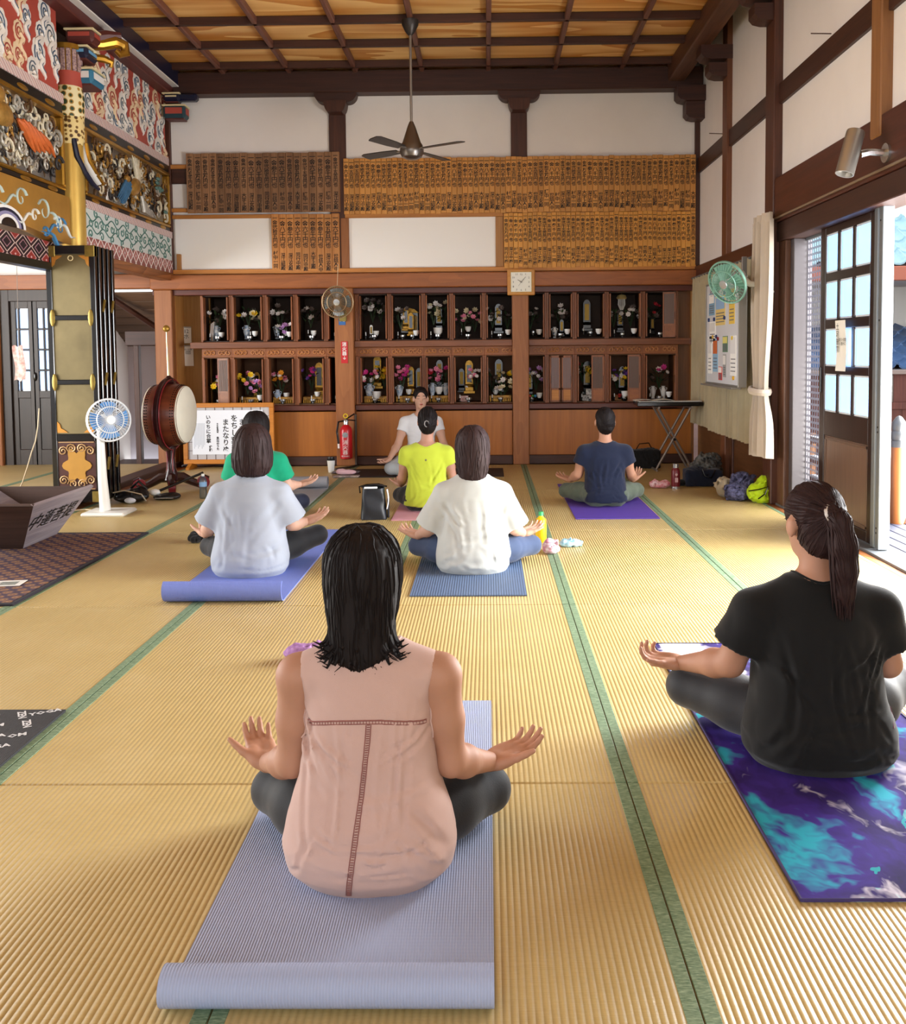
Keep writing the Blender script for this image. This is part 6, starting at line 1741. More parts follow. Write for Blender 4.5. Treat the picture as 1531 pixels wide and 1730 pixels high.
MB().tube([tuple(H2((-.008 + .026 * math.cos(a), -.118 + .012 * math.sin(a), .04 + .026 * math.sin(a)))) for a in [k / 16 * 6.283 for k in range(16)]], .009, 6, closed=True).build('hair_tie', mat('sparkle_scrunchie', '#8a7a72', .4, .4, 0, 90, col2='#d8cfc6'), t2)
bv2 = BVHTree.FromPolygons([tuple(v) for v in V2], [tuple(q) for q in Q2])
def on2(x, z): 
    h_ = bv2.ray_cast(Vector((x, -1, z)), Vector((0, 1, 0))); return h_[0] + h_[1] * .002 if h_[0] else None
pts = [on2(.205 + a, .15 + b) for a, b in ((-.02, -.02), (.012, -.02), (-.004, .02))]
if all(pts): MB().tube(pts, .0016, 4, closed=True).build('hem_print', mat('print_rose', '#7d5560', .7), sh2)
# --- grey tee
person('woman in pale grey t-shirt with dark bob, on the blue mat', (-1.36, 5.13, 0), dict(
    h=.009, head=(.015, .02, .715), hs=1.02, hair='bob', hm=H_ASH, sm=cloth_mat('tee_pale_grey', '#a0a7b4', .9, .06), pm=cloth_mat('shorts_black', '#17181c', .7, .1), seed=7, wamp=.004, wf=(40, 22, 16), cre=20, crw=.015, cra=.0048, skin=SKIN_L, nbz=.54, S=(.168, 0, .45), EL=(-.25, .03, .255), WrL=(-.315, .16, .19), ER=(.225, .04, .27), WrR=(.28, .18, .255), KL=(-.30, .2, .11), KR=(.335, .24, .165), sleeve=.85, slr=(.066, .1), arm=1.05,
    shape=[(.0, .19, .15, -.03), (.04, .215, .17, -.035), (.1, .22, .17, -.03), (.2, .2, .15, -.015), (.3, .19, .14, 0), (.42, .185, .13, .005), (.5, .165, .105, .005), (.53, .11, .085, .0), (.55, .075, .06, .0)],
    hdirR=(.75, .6, .28), hnR=(-.1, -.3, 1), hdirL=(-.3, .9, .2)))
# --- white tee
person('woman in loose white t-shirt with shoulder-length brown hair, on the slate mat', (-.088, 5.17, 0), dict(
    h=.009, head=(0, .02, .70), hs=.97, hair='lob', hm=H_ASH, sm=cloth_mat('tee_white', '#bcbfbd', .9, .05), pm=cloth_mat('trousers_slate_blue', '#3c4a68', .8, .15), pname='trousers', seed=9, wamp=.004, wf=(40, 22, 18), cre=24, crw=.014, cra=.0048, skin=SKIN_L, nbz=.53, S=(.163, 0, .44), EL=(-.245, .03, .235), WrL=(-.335, .16, .165), ER=(.23, .03, .235), WrR=(.295, .18, .17), KL=(-.335, .22, .09), KR=(.345, .22, .09), sleeve=.95, slr=(.064, .1), pwr=.006,
    shape=[(.0, .185, .14, -.03), (.04, .21, .165, -.035), (.1, .215, .165, -.03), (.2, .2, .15, -.015), (.3, .185, .14, 0), (.42, .178, .125, .005), (.49, .155, .1, .005), (.52, .11, .085, .0), (.54, .08, .065, .0)],
    hdirL=(-.6, .75, .12), hdirR=(.65, .7, .15), hnL=(.2, -.45, 1), hnR=(-.2, -.5, 1), neck=.068))
# --- yellow tee
ty, hcy, Hy, (Vy, Qy), shy = person('woman in lime yellow top with clipped-up hair, on the pink mat', (-.485, 7.15, 0), dict(
    h=.0095, head=(.01, .02, .70), hs=.95, hair='updo', hm=H_BLACK, sm=cloth_mat('tee_lime', '#b0bd38', .85, .06), pm=cloth_mat('trousers_black', '#141416', .8, .1), pname='trousers', seed=11, wamp=.004, cre=24, crw=.012, cra=.0045, skin=SKIN_D, S=(.155, 0, .45), E=(.2, .03, .25), WrL=(-.225, .15, .185), WrR=(.26, .16, .185), KL=(-.235, .2, .09), KR=(.27, .2, .09), sleeve=.42, slr=(.062, .062), pwr=.006,
    shape=[(.05, .185, .155, -.035), (.1, .18, .155, -.03), (.17, .165, .135, -.02), (.25, .152, .115, 0), (.34, .156, .112, 0), (.42, .16, .112, .005), (.48, .15, .095, .005), (.51, .11, .08, .0), (.525, .09, .07, .0)], neck=.08, hdirL=(-.2, .95, .05)))
MB().tube([tuple(Hy((.03 * math.cos(a) * .6, -.142, -.005 + .026 * math.sin(a)))) for a in (0, .8, 1.6, 2.4, 3.2, 4.0, 4.8)], .005, 6).build('hair_clip', mat('clip_silver', '#8f8a88', .3, .6), ty)
bvy = BVHTree.FromPolygons([tuple(v) for v in Vy], [tuple(q) for q in Qy]); _h1 = bvy.ray_cast(Vector((0, -1, .41)), Vector((0, 1, 0)))
if _h1[0]: MB().ball(tuple(_h1[0]), (.009, .002, .009), 8, 6).build('logo_dot', mat('logo_grey', '#6a6f3a', .6), shy)
# --- navy tee
person('woman in navy t-shirt with low bun, on the purple mat', (.945, 7.3, 0), dict(
    h=.0095, head=(.005, .02, .675), hs=.96, hair='bun', hm=H_BLACK, sm=cloth_mat('tee_navy', '#121b33', .85, .08), pm=cloth_mat('trousers_sage', '#5b6558', .85, .15), pname='trousers', seed=13, wamp=.003, cre=24, crw=.011, cra=.005, skin=SKIN, S=(.16, 0, .43), E=(.215, .03, .25), WrL=(-.265, .16, .19), WrR=(.255, .16, .19), K=(.295, .22, .09), sleeve=.5, slr=(.066, .072), pwr=.007,
    shape=[(.045, .18, .155, -.035), (.1, .178, .155, -.03), (.17, .165, .135, -.02), (.25, .16, .118, 0), (.34, .168, .115, 0), (.4, .17, .115, .005), (.46, .155, .095, .005), (.49, .11, .08, .0), (.51, .075, .06, .0)], hdirL=(-.55, .75, .1), hdirR=(.4, .8, .35)))
# --- green tee
person('woman in green t-shirt with long black hair, half hidden behind the grey t-shirt', (-1.745, 6.78, 0), dict(
    h=.011, head=(0, .02, .69), hs=.98, hair='long', hm=H_BLACK, sm=cloth_mat('tee_green', '#12966f', .85, .08), pm=cloth_mat('leggings_navy', '#1a2036', .7, .1), seed=15, wamp=.005, skin=SKIN_L, S=(.165, 0, .44), E=(.22, .04, .25), WrR=(.285, .2, .235), K=(.29, .22, .1), sleeve=.7, slr=(.07, .08), hdirR=(.7, .6, .2)))
# --- instructor facing the room, on a cushion
ti, hci, Hi, _vi, shi = person('instructor in white t-shirt and pale grey leggings facing the room with eyes closed', (-.69, 9.36, 0), dict(
    h=.0085, rz=math.pi, head=(.0, .02, .775), hs=.95, yaw=.16, pitch=-.04, hair='frontbun', hm=H_BLACK, sm=cloth_mat('tee_fitted_white', '#dfe3ea', .85, .05), pm=cloth_mat('leggings_pale_grey', '#a9b0b6', .7, .06), seed=17, wamp=.004, skin=SKIN_L, seat=.04, S=(.165, 0, .53), E=(.235, .06, .31), Wr=(.31, .24, .175), K=(.29, .25, .085), A=(-.02, .32, .05), leg=1.15, sleeve=.42, slr=(.056, .06),
    shape=[(.05, .16, .13, -.03), (.14, .165, .13, -.02), (.25, .145, .11, 0), (.34, .14, .105, 0), (.42, .15, .108, .005), (.5, .16, .108, .005), (.56, .145, .09, .005), (.59, .1, .075, .0), (.61, .075, .06, .0)], hdir=(.5, .75, -.25), neck=.068))
lg_ = [c for c in ti.children if c.name.startswith('leggings')][0]
o = link('lettering', text_mesh('yoga', .03, mat('logo_slate', '#5d6670', .7), 1), lg_, (.235, .305, .11)); o.rotation_euler = (math.radians(-25), 0, math.pi)

# ================================================================== THINGS ON THE FLOOR AND WALLS
# ---- yoga mats
def ribbed(name, col, col2=None, rib=260, rough=.6, var=.06):
    t = NT(name); v = t.coord(); n = t.noise(v, 4, 3, .6)
    tc = t.add('ShaderNodeTexCoord'); sp = t.add('ShaderNodeSeparateXYZ', ins={0: tc.outputs['Object']})
    w = t.math('SINE', t.math('MULTIPLY', sp.outputs[0], rib * 4.0)); w2 = t.math('SINE', t.math('MULTIPLY', sp.outputs[1], rib * 2.2))
    c = lin(col); d = tuple(x * (1 - var * 2) for x in c[:3]) + (1,)
    cc = t.mix(n, c, d)
    cc = t.mix(t.math('MULTIPLY_ADD', w, .09, .09), cc, tuple(x * .55 for x in c[:3]) + (1,))
    t.base(cc); t.b.inputs['Roughness'].default_value = rough
    t.bump(t.math('ADD', w, t.math('MULTIPLY', w2, .3)), .35, .002); return t.m
def yoga_mat(label, x0, x1, y0, y1, m, th=.005, near=None, far=None, parts=(), turn=0.0):
    """flat mat with optional curled ends: near/far = (radius, angle)"""
    cx, cy = (x0 + x1) / 2, (y0 + y1) / 2; hw, hl = (x1 - x0) / 2, (y1 - y0) / 2
    t = thing('yoga_mat', label, 'yoga mat', (cx, cy, .002), turn, 'yoga mats on the tatami')
    def path():
        P = []
        if near:
            r, a1 = near
            for k in range(16, 0, -1):
                a = a1 * k / 16; rr = r * (1 - .22 * a / 6.28); P.append((-hl + r - rr * math.sin(a), r - rr * math.cos(a)))
        n = 14
        ya = -hl + (near[0] if near else 0); yb = hl - (far[0] if far else 0)
        for k in range(n + 1): P.append((ya + (yb - ya) * k / n, 0))
        if far:
            r, a1 = far
            for k in range(1, 17):
                a = a1 * k / 16; rr = r * (1 - .22 * a / 6.28); P.append((yb + rr * math.sin(a), r - rr * math.cos(a)))
        return P
    P = path(); n = len(P) - 1
    def f(u, v):
        i = min(int(round(v * n)), n); y, z = P[i]; return (-hw + 2 * hw * u, y, z + th)
    MB().sheet(f, 6, n, th).build('mat', m, t, smooth=50)
    return t
def tiedye():
    t = NT('tie_dye'); v = t.coord(rand=False, scale=(1, .8, 1)); w = t.noise(v, 2.2, 2, .5); 
    vv = t.add('ShaderNodeVectorMath', operation='MULTIPLY_ADD', ins={0: t.add('ShaderNodeTexNoise', ins={'Vector': v, 'Scale': 2.2, 'Detail': 4.0, 'Roughness': .6}).outputs[1], 1: (.5, .5, .5), 2: v}).outputs[0]
    n = t.noise(vv, 1.7, 5, .62, .4); n2 = t.noise(vv, 2.4, 4, .6, .6)
    c = t.ramp(n, [(.30, '#16b4c4'), (.39, '#2fa6c4'), (.44, '#3f2a8c'), (.52, '#2f1d68'), (.58, '#24174f'), (.63, '#5a46a8'), (.69, '#e6e2f2')])
    c = t.mix(t.math('MULTIPLY', t.math('GREATER_THAN', n2, .60), .75), c, lin('#1fb0b8'))
    k = t.add('ShaderNodeMapRange', ins={0: t.noise(vv, 1.9, 5, .65, .7), 1: .54, 2: .64}).outputs[0]
    c = t.mix(k, c, lin('#ece8f4'))
    t.base(c); t.b.inputs['Roughness'].default_value = .85; t.b.inputs['Specular IOR Level'].default_value = .2
    return t.m
yoga_mat('pale lavender ribbed yoga mat with curled end under the nearest woman', -.632, .004, 1.635, 3.17, ribbed('mat_lavender', '#a2aecf'), .006, near=(.034, 5.4))
td = yoga_mat('purple and turquoise tie-dye yoga mat at the right', .70, 1.40, 1.99, 3.79, tiedye(), .006)
g = MB().tube([(-.35, -.9, .005), (.35, -.9, .005), (.35, .9, .005), (-.35, .9, .005)], .0045, 6, closed=True).build('stitched_edge', mat('edge_violet', '#3a2f62', .8), td)
yoga_mat('periwinkle blue yoga mat with curled end under the grey t-shirt', -1.642, -1.04, 4.46, 6.33, ribbed('mat_periwinkle', '#7486d6'), .006, near=(.055, 2.6))
yoga_mat('slate blue yoga mat under the white t-shirt', -.408, .195, 4.575, 6.15, ribbed('mat_slate', '#566a8a', rib=120), .006)
yoga_mat('pink yoga mat under the lime yellow top', -.725, -.12, 6.68, 8.35, ribbed('mat_pink', '#d69aa8'), .005)
yoga_mat('bright purple yoga mat under the navy t-shirt', .65, 1.275, 6.68, 8.45, ribbed('mat_purple', '#5b3fa5'), .006)
yoga_mat('black yoga mat lying crosswise under the instructor', -1.54, .16, 9.02, 9.66, ribbed('mat_black', '#232226'), .005)
yoga_mat('light grey yoga mat with rolled far end under the green t-shirt', -2.1, -1.48, 6.55, 8.35, ribbed('mat_grey', '#a7aab2'), .006, far=(.055, 6.0))
lm = yoga_mat('black lettered yoga mat at the left edge', -2.2, -1.49, 1.35, 3.1, ribbed('mat_lettered', '#232226'), .008)
for i in range(8):
    for j in range(18):
        x, y = .30 - .085 * i - .03 * (j % 2), .84 - .095 * j - .02 * (i % 3)
        if x < -.32 or y < -.82: continue
        tm = text_mesh(('YOGA', 'ZEN', 'OM')[(i + j) % 3], .036, mat('print_white', '#d8d8da', .6), 1, off=.0012)
        o = link('lettering', tm, lm, (x, y, .0088)); o.rotation_euler = Euler((math.radians(-90), 0, math.radians((28, -60, 25)[(i + j) % 3])), 'XYZ')

def lump(name, label, cat, loc, ells, m, wr=.008, seed=1, h=.008, freq=(95, 95, 95), pname='cloth', extra=None, crumple=0, boxes=()):
    t = thing(name, label, cat, loc)
    A = np.array([e[0] for e in ells] + [b[0] for b in boxes], float); R = np.array([e[1] for e in ells] + [b[1] for b in boxes], float)
    F = Field((A - R).min(0) - .05, (A + R).max(0) + .05, h)
    for c, r in ells: F.ell(c, r, None, .02)
    for c, r in boxes:
        def fb(x, y, z, c=c, r=r):
            q = [np.abs(v - c[i]) - (r[i] - .025) for i, v in enumerate((x, y, z))]
            return np.sqrt(sum(np.maximum(v, 0) ** 2 for v in q)) + np.minimum(np.maximum(np.maximum(q[0], q[1]), q[2]), 0) - .025
        F.add(fb, np.array(c) - np.array(r), np.array(c) + np.array(r), .02)
    rg = random.Random(seed)
    for k in range(crumple):                                        # puckered folds standing off the main mass
        c, r = rg.choice(list(ells) + list(boxes)); d = Vector((rg.gauss(0, 1), rg.gauss(0, 1) - .4, rg.gauss(0, 1) + .3)).normalized()
        p = [c[i] + d[i] * r[i] * .86 for i in range(3)]; rr = rg.uniform(.25, .5) * min(r)
        Rm = rot3(rg.uniform(0, 6), rg.uniform(-1, 1), rg.uniform(-1, 1)); F.ell(p, (rr * 1.6, rr * .42, rr), Rm, .008, cut=rg.random() < .35)
    F.wrinkle(wr * 1.5, seed, freq)
    V, Q = F.mesh(); V[:, 2] = np.maximum(V[:, 2], .001)
    link(pname, np_mesh(pname, [(V, Q)], m), t)
    if extra: extra(t)
    return t
def printmat(name, a, b, sc=25): return mat(name, a, .85, 0, 0, sc, .1, 200, col2=b)
lump('rolled_towel', 'lilac towel lying beyond the left arm of the nearest woman', 'towel', (-.74, 3.62, 0), [((0, 0, .035), (.1, .055, .035)), ((.09, .02, .035), (.08, .05, .035))], printmat('towel_lilac', '#b488c0', '#8f629c', 60), .004, 2, h=.005, crumple=16)
lump('black_pouch', 'small black cloth pouch beside the grey t-shirt', 'pouch', (-1.95, 5.95, 0), [((0, 0, .03), (.05, .05, .03)), ((.06, .02, .035), (.05, .04, .035)), ((-.01, .02, .05), (.03, .03, .02))], cloth_mat('pouch_black', '#151517'), .006, 4, h=.005, crumple=16)
lump('cloth_bundle', 'white and red patterned cloth beside the yellow bottle', 'towel', (.385, 5.55, 0), [((0, 0, .035), (.055, .05, .036)), ((0, .07, .04), (.045, .04, .04))], printmat('bundle_white_red', '#e8e2e6', '#b85a78', 30), .006, 5, h=.005, crumple=16)
lump('hand_towel', 'turquoise and white towel right of the yellow bottle', 'towel', (.51, 5.75, 0), [((0, 0, .025), (.06, .04, .027)), ((.05, .01, .02), (.04, .04, .022))], printmat('towel_turquoise', '#d5e6ee', '#3f9fc4', 30), .005, 6, h=.005, crumple=16)
lump('hand_towel', 'red and white folded towel beside the dark red bottle', 'towel', (1.56, 8.2, 0), [((0, 0, .03), (.09, .05, .03)), ((-.05, 0, .045), (.04, .04, .03)), ((.05, .01, .045), (.04, .04, .028))], printmat('towel_red', '#e6cfd2', '#c23a4c', 26), .006, 7, h=.005, crumple=16)
lump('navy_bag', 'navy soft bag with black strap on the floor by the wainscot', 'bag', (1.98, 8.35, 0), [((-.06, 0, .13), (.1, .06, .05))], cloth_mat('bag_navy', '#1b2235'), .006, 8, boxes=[((0, 0, .075), (.17, .085, .08))], crumple=10,
     extra=lambda t: (MB().tube([(-.02, -.085, .16), (.0, -.1, .1), (.06, -.1, .08), (.1, -.08, .15)], .008, 6).build('handle', BLK, t), MB().ball((-.2, -.02, .03), (.06, .05, .03), 12, 8).build('pocket', cloth_mat('pouch_black', '#151517'), t)))
lump('camo_bag', 'black and grey camouflage cloth bag against the wainscot', 'bag', (2.12, 8.75, 0), [((0, 0, .12), (.14, .1, .13)), ((.06, 0, .18), (.08, .07, .08))], printmat('camo', '#16161a', '#6c6c68', 22), .012, 9, crumple=26)
lump('canvas_bag', 'cream canvas bag between the navy bag and the lime bag', 'bag', (2.0, 7.68, 0), [((0, 0, .08), (.055, .09, .08)), ((.01, .03, .12), (.05, .06, .05))], cloth_mat('canvas_cream', '#b3a890'), .01, 10, crumple=18)
lump('floral_bag', 'navy floral cloth bag under the lime bag', 'bag', (2.08, 7.52, 0), [((0, 0, .07), (.12, .1, .075)), ((.06, .1, .12), (.1, .1, .1))], printmat('floral_navy', '#141428', '#6a6d98', 44), .012, 11, crumple=30)
lump('lime_bag', 'lime yellow drawstring bag beside the door post', 'bag', (2.22, 7.4, 0), [((0, 0, .08), (.1, .075, .085)), ((.04, .02, .16), (.05, .05, .06)), ((.02, -.03, .03), (.07, .06, .035))], cloth_mat('lime_nylon', '#b5d60e', .5), .008, 12, crumple=24,
     extra=lambda t: MB().tube([(-.1, -.05, .1), (-.02, -.09, .12), (.05, -.08, .14), (.02, -.09, .08), (-.03, -.08, .04)], .005, 5).build('drawstring', BLK, t))
lump('black_tote', 'black soft tote bag behind the navy t-shirt', 'bag', (1.66, 9.62, 0), [((0, 0, .1), (.13, .08, .11)), ((.07, 0, .12), (.1, .07, .1))], cloth_mat('tote_black', '#121214'), .006, 13, crumple=8, boxes=[((.02, 0, .1), (.15, .07, .1))], extra=lambda t: MB().tube([(-.08, 0, .2), (-.05, -.02, .26), (.05, -.02, .27), (.09, 0, .2)], .006, 5).build('strap', BLK, t))
lump('camera_bag', 'black zipped bag with white tissue beside the white fan', 'bag', (-3.04, 7.62, 0), [((0, 0, .05), (.15, .09, .055)), ((.05, .03, .07), (.09, .06, .05))], mat('bag_black_nylon', '#111115', .35), .005, 14, crumple=12,
     extra=lambda t: (MB().tube([(-.15, -.05, .02), (-.14, -.08, .09), (-.02, -.09, .115), (.12, -.08, .08), (.15, -.06, .02)], .006, 5).build('piping', mat('zip_beige', '#b3a48a', .5), t), MB().tube([(-.02, .05, .11), (.04, .07, .17), (.12, .06, .1)], .012, 6).build('handle', BLK, t), MB().ball((.03, -.1, .03), (.05, .02, .025), 8, 6).build('tissue', mat('tissue_white', '#dfe6f2', .8), t)))
lump('sandal_case', 'flat black case lying beneath the drum mallet', 'case', (-2.78, 7.75, 0), [((0, 0, .025), (.12, .07, .028)), ((.04, .01, .04), (.07, .05, .02))], mat('bag_black_nylon', '#111115', .35), .003, 15, extra=lambda t: MB().box(-.08, .08, -.075, -.068, .02, .026).build('zip', SILVER, t))

# ---- bottles and cups
def bottle(name, label, loc, prof, m, cap, capm, band=None, bandm=None, n=18):
    t = thing(name, label, 'bottle', loc); MB().lathe(prof, n).build('body', m, t); MB().lathe(cap, n).build('cap', capm, t)
    if band: MB().lathe(band, n).build('label_band', bandm, t)
    return t
PET = glass('pet_plastic', '#dfeaf0', .35)
bottle('water_bottle', 'clear water bottle with blue label beside the drum stand', (-2.48, 7.8, 0), [(.028, 0), (.032, .01), (.032, .07), (.029, .08), (.032, .09), (.032, .15), (.026, .175), (.013, .19), (.013, .2)], PET, [(.014, .195), (.014, .215), (.001, .217)], WPL, [(.0325, .105), (.0325, .145)], mat('label_blue', '#7fa8d0', .4))
bottle('drink_bottle', 'yellow juice bottle with green cap beside the white t-shirt', (.345, 5.9, 0), [(.034, 0), (.036, .008), (.036, .12), (.033, .15), (.015, .17), (.014, .18)], mat('juice_yellow', '#ecc31a', .35), [(.016, .175), (.016, .2), (.001, .202)], mat('cap_green', '#3fae6a', .4), [(.0362, .125), (.034, .15)], mat('orange_band', '#d8891e', .4))
bt = bottle('steel_flask', 'dark red flask with steel cap beside the red towel', (1.7, 8.18, 0), [(.038, 0), (.04, .02), (.04, .15), (.036, .17), (.026, .185), (.026, .19)], mat('flask_maroon', '#6b121c', .35), [(.027, .188), (.028, .225), (.001, .228)], SILVER, [(.0405, .0), (.0405, .02)], SILVER)
MB().box(-.014, .014, -.0415, -.04, .06, .1).ball((0, -.04, .13), (.012, .002, .012), 8, 6).build('print', mat('print_pale', '#c9a8a8', .6), bt)
cu = thing('travel_cup', 'white travel cup with black lid before the altar cupboard', 'cup', (-1.65, 9.46, 0))
MB().lathe([(.028, 0), (.03, .004), (.042, .125), (.043, .13)], 20).build('body', WPL, cu); MB().lathe([(.045, .128), (.046, .14), (.036, .148), (.034, .165), (.001, .166)], 20).build('lid', mat('lid_black', '#1a1a1c', .4), cu)
pk = lump('pink_pouch', 'pale pink pouch lying on a patterned case by the black mat', 'pouch', (-1.43, 9.1, .025), [((0, 0, .025), (.1, .04, .026)), ((-.06, 0, .03), (.05, .04, .028))], cloth_mat('pouch_pink', '#dfb8c2'), .004, 21)
pc = thing('glasses_case', 'patterned flat case under the pink pouch', 'case', (-1.43, 9.07, 0)); MB().box(-.13, .13, -.05, .05, 0, .018, .006).build('body', printmat('case_print', '#d8cabf', '#5a4650', 40), pc); MB().box(-.13, .13, -.052, -.05, .008, .011).build('zip', SILVER, pc)
rb = MB().sheet(lambda u, v: (-1.62 + .28 * u, 9.3 + .16 * v, .012 + .006 * math.sin(u * 7 + v * 3)), 8, 4, .006).build('folded_scarf', cloth_mat('scarf_plum', '#4a2f3a')); tag(rb, 'folded plum scarf between the white cup and the black mat', 'scarf')
ph = thing('phone', 'dark phone lying left of the grey t-shirt', 'phone', (-2.02, 6.72, .0)); MB().box(-.035, .035, -.07, .07, 0, .009, .004).build('body', BLK, ph); MB().box(-.032, .032, -.066, .066, .009, .0095).build('screen', mat('screen_grey', '#9aa4ac', .1), ph)
# black day bag
bb = thing('day_bag', 'upright black nylon bag with white lining left of the lime top', 'bag', (-.865, 6.78, 0), .1)
MB().sheet(lambda u, v: (lambda a, z: ((.1 - .018 * v) * (abs(math.cos(a)) ** .5) * (1 if math.cos(a) > 0 else -1), (.075 - .02 * v) * (abs(math.sin(a)) ** .5) * (1 if math.sin(a) > 0 else -1) + .004 * math.sin(9 * v + 3 * a), z))(u * 6.283, .005 + .24 * v + .012 * math.sin(u * 6.283) * v), 40, 14, .004).build('body', mat('nylon_black', '#12151d', .45, 0, .2, 8, .1, 40), bb)
MB().box(-.09, .09, -.065, .065, .001, .006).build('base', BLK, bb)
MB().sheet(lambda u, v: ((-.09 + .18 * u), -.03 + .075 * v, .245 + .018 * math.sin(u * 3.1) + .004 * math.sin(v * 4)), 8, 4, .004).build('top_flap', mat('nylon_black', '#12151d', .45), bb)
MB().box(-.07, .03, -.058, -.045, .235, .25, .004).build('white_lining', mat('lining_white', '#dfe2e6', .7), bb)
MB().sheet(lambda u, v: (.098 + .012 * math.sin(v * 3) + .006 * u, -.07 + .02 * u, .08 + .15 * v), 2, 8, .003).build('white_strap', mat('strap_white', '#dfe4ea', .6), bb)
MB().box(.1, .118, -.05, .06, .01, .15, .008).build('side_pocket', mat('nylon_black', '#12151d', .45), bb)
MB().tube([(-.1, -.02, .2), (-.105, -.03, .25), (-.05, -.02, .262), (.04, 0, .262), (.1, .01, .24)], .006, 6).build('handle', BLK, bb)

# ---- rug, offering box, papers, red tassel stand
def rugmat():
    t = NT('brocade_rug'); tc = t.add('ShaderNodeTexCoord'); v = t.add('ShaderNodeMapping', ins={'Vector': tc.outputs['Object'], 'Scale': (15, 15, 15), 'Rotation': (0, 0, .785)}).outputs[0]
    vo = t.add('ShaderNodeTexVoronoi', ins={'Vector': v, 'Scale': 1.0, 'Randomness': .15}); n = t.noise(t.coord(rand=False), 40, 3, .6)
    c = t.ramp(vo.outputs['Distance'], [(0, '#d8b070'), (.18, '#7a4a3a'), (.3, '#b08048'), (.45, '#4a2e4a'), (.62, '#3d2836'), (.75, '#6a4a52')])
    c = t.mix(t.math('MULTIPLY', n, .7), c, lin('#35202e')); t.base(c); t.b.inputs['Roughness'].default_value = .9; t.bump(n, .5, .01); return t.m
rug = thing('brocade_rug', 'purple and gold brocade rug under the offering box', 'rug', (-3.1, 5.33, 0))
MB().box(-.75, .69, -.86, .9, 0, .012, .004).build('pile', rugmat(), rug)
for a, b, c_, d in ((.69, .72, -.86, .9), (-.75, .72, -.89, -.86), (-.75, .72, .9, .93)): MB().box(a, b, c_, d, 0, .013, .004).build('binding', mat('rug_binding', '#26222c', .8), rug)
ob = thing('offering_box', 'weathered grey wooden offering box with black lettering at the left edge', 'offering box', (-3.1, 5.98, .013))
W_GREY = wood('weathered_grey_wood', '#b0a2a2', '#7d7076', 1, .75, bump=.3); W_GREYD = wood('weathered_dark_wood', '#5a4238', '#33241e', 0, .7)
BL, BT, BB_, HB = .3, .41, .3, .33      # half length (y), top / bottom half width (x), height
yb0, yb1 = -.29, .29
def slab(p, th, name, m):
    v = [Vector(q) for q in p]; n = (v[1] - v[0]).cross(v[3] - v[0]).normalized() * th
    return MB().raw([tuple(q) for q in v] + [tuple(q + n) for q in v], [(0, 3, 2, 1), (4, 5, 6, 7), (0, 1, 5, 4), (1, 2, 6, 5), (2, 3, 7, 6), (3, 0, 4, 7)]).build(name, m, ob)
YN0, YN1, YF0, YF1, XB_, XT_ = -.24, -.58, .22, .26, .1, .35
slab([(XB_, YN0, 0), (XB_, YF0, 0), (XT_, YF1, HB), (XT_, YN1, HB)], -.02, 'side_board', W_GREY)
slab([(-XB_, YF0, 0), (-XB_, YN0, 0), (-XT_, YN1, HB), (-XT_, YF1, HB)], -.02, 'side_board', W_GREY)
slab([(-XB_, YN0, 0), (XB_, YN0, 0), (XT_, YN1, HB), (-XT_, YN1, HB)], -.02, 'end_board', W_GREYD)
slab([(XB_, YF0, 0), (-XB_, YF0, 0), (-XT_, YF1, HB), (XT_, YF1, HB)], -.02, 'end_board', W_GREYD)
MB().box(-XB_, XB_, YN0, YF0, 0, .02).build('bottom_board', W_GREYD, ob)
slab([(XT_ - .03, YN1 + .03, HB - .02), (XT_ - .03, YF1 - .03, HB - .02), (.03, YF0 - .02, .13), (.03, YN0 - .1, .13)], .012, 'hopper_board', W_GREY)
slab([(-.03, YN0 - .1, .13), (-.03, YF0 - .02, .13), (-XT_ + .03, YF1 - .03, HB - .02), (-XT_ + .03, YN1 + .03, HB - .02)], .012, 'hopper_board', W_GREY)
nrm_ = Vector((XB_, YF0, 0)); ez = Vector((XT_ - XB_, 0, HB)).normalized(); ex = Vector((0, 1, 0)); ey = ez.cross(ex)
for k, chh in enumerate('中蓮菩提'):
    me = text_mesh(chh, .15, INK, 2, off=.001); o = link('lettering', me, ob)
    hz = .46; p = Vector((XB_ + (XT_ - XB_) * hz, -.36 + .155 * k, HB * hz)) - ey * .003
    o.matrix_local = Matrix(((ex.x, ey.x, ez.x, p.x), (ex.y, ey.y, ez.y, p.y), (ex.z, ey.z, ez.z, p.z), (0, 0, 0, 1)))
rs = thing('red_stand', 'red lacquer stand with white tassel at the left edge beside the offering box', 'stand', (-3.02, 5.3, .013))
MB().box(-.25, .0, -.1, .1, .30, .35, .008).build('top', mat('red_lacquer', '#8a1f1c', .25), rs); MB().box(-.22, -.02, -.08, .08, .27, .30, .008).build('apron', mat('red_lacquer', '#8a1f1c', .25), rs)
g = MB()
for k in range(9): g.tube([(-.02 - .012 * k, -.09, .28), (-.025 - .012 * k, -.1, .24), (-.03 - .012 * k, -.095, .2 + .006 * (k % 3))], .006, 5)
g.build('tassel', WPL, rs)['kind'] = 'stuff'
for x in (-.22, -.03): MB().cyl((x, 0, 0), (x, 0, .27), .014, n=8).build('leg', mat('red_lacquer', '#8a1f1c', .25), rs)
pp_ = thing('flyer', 'printed white flyers lying on the brocade rug', 'paper', (-2.66, 4.84, .0135), .12)
MB().box(-.16, .12, -.06, .06, 0, .002).build('sheet', mat('flyer_paper', '#e6e4de', .7), pp_)
g = MB()
for k in range(5): g.box(-.14, -.02 + .02 * (k % 2), -.05 + .02 * k, -.042 + .02 * k, .002, .0026)
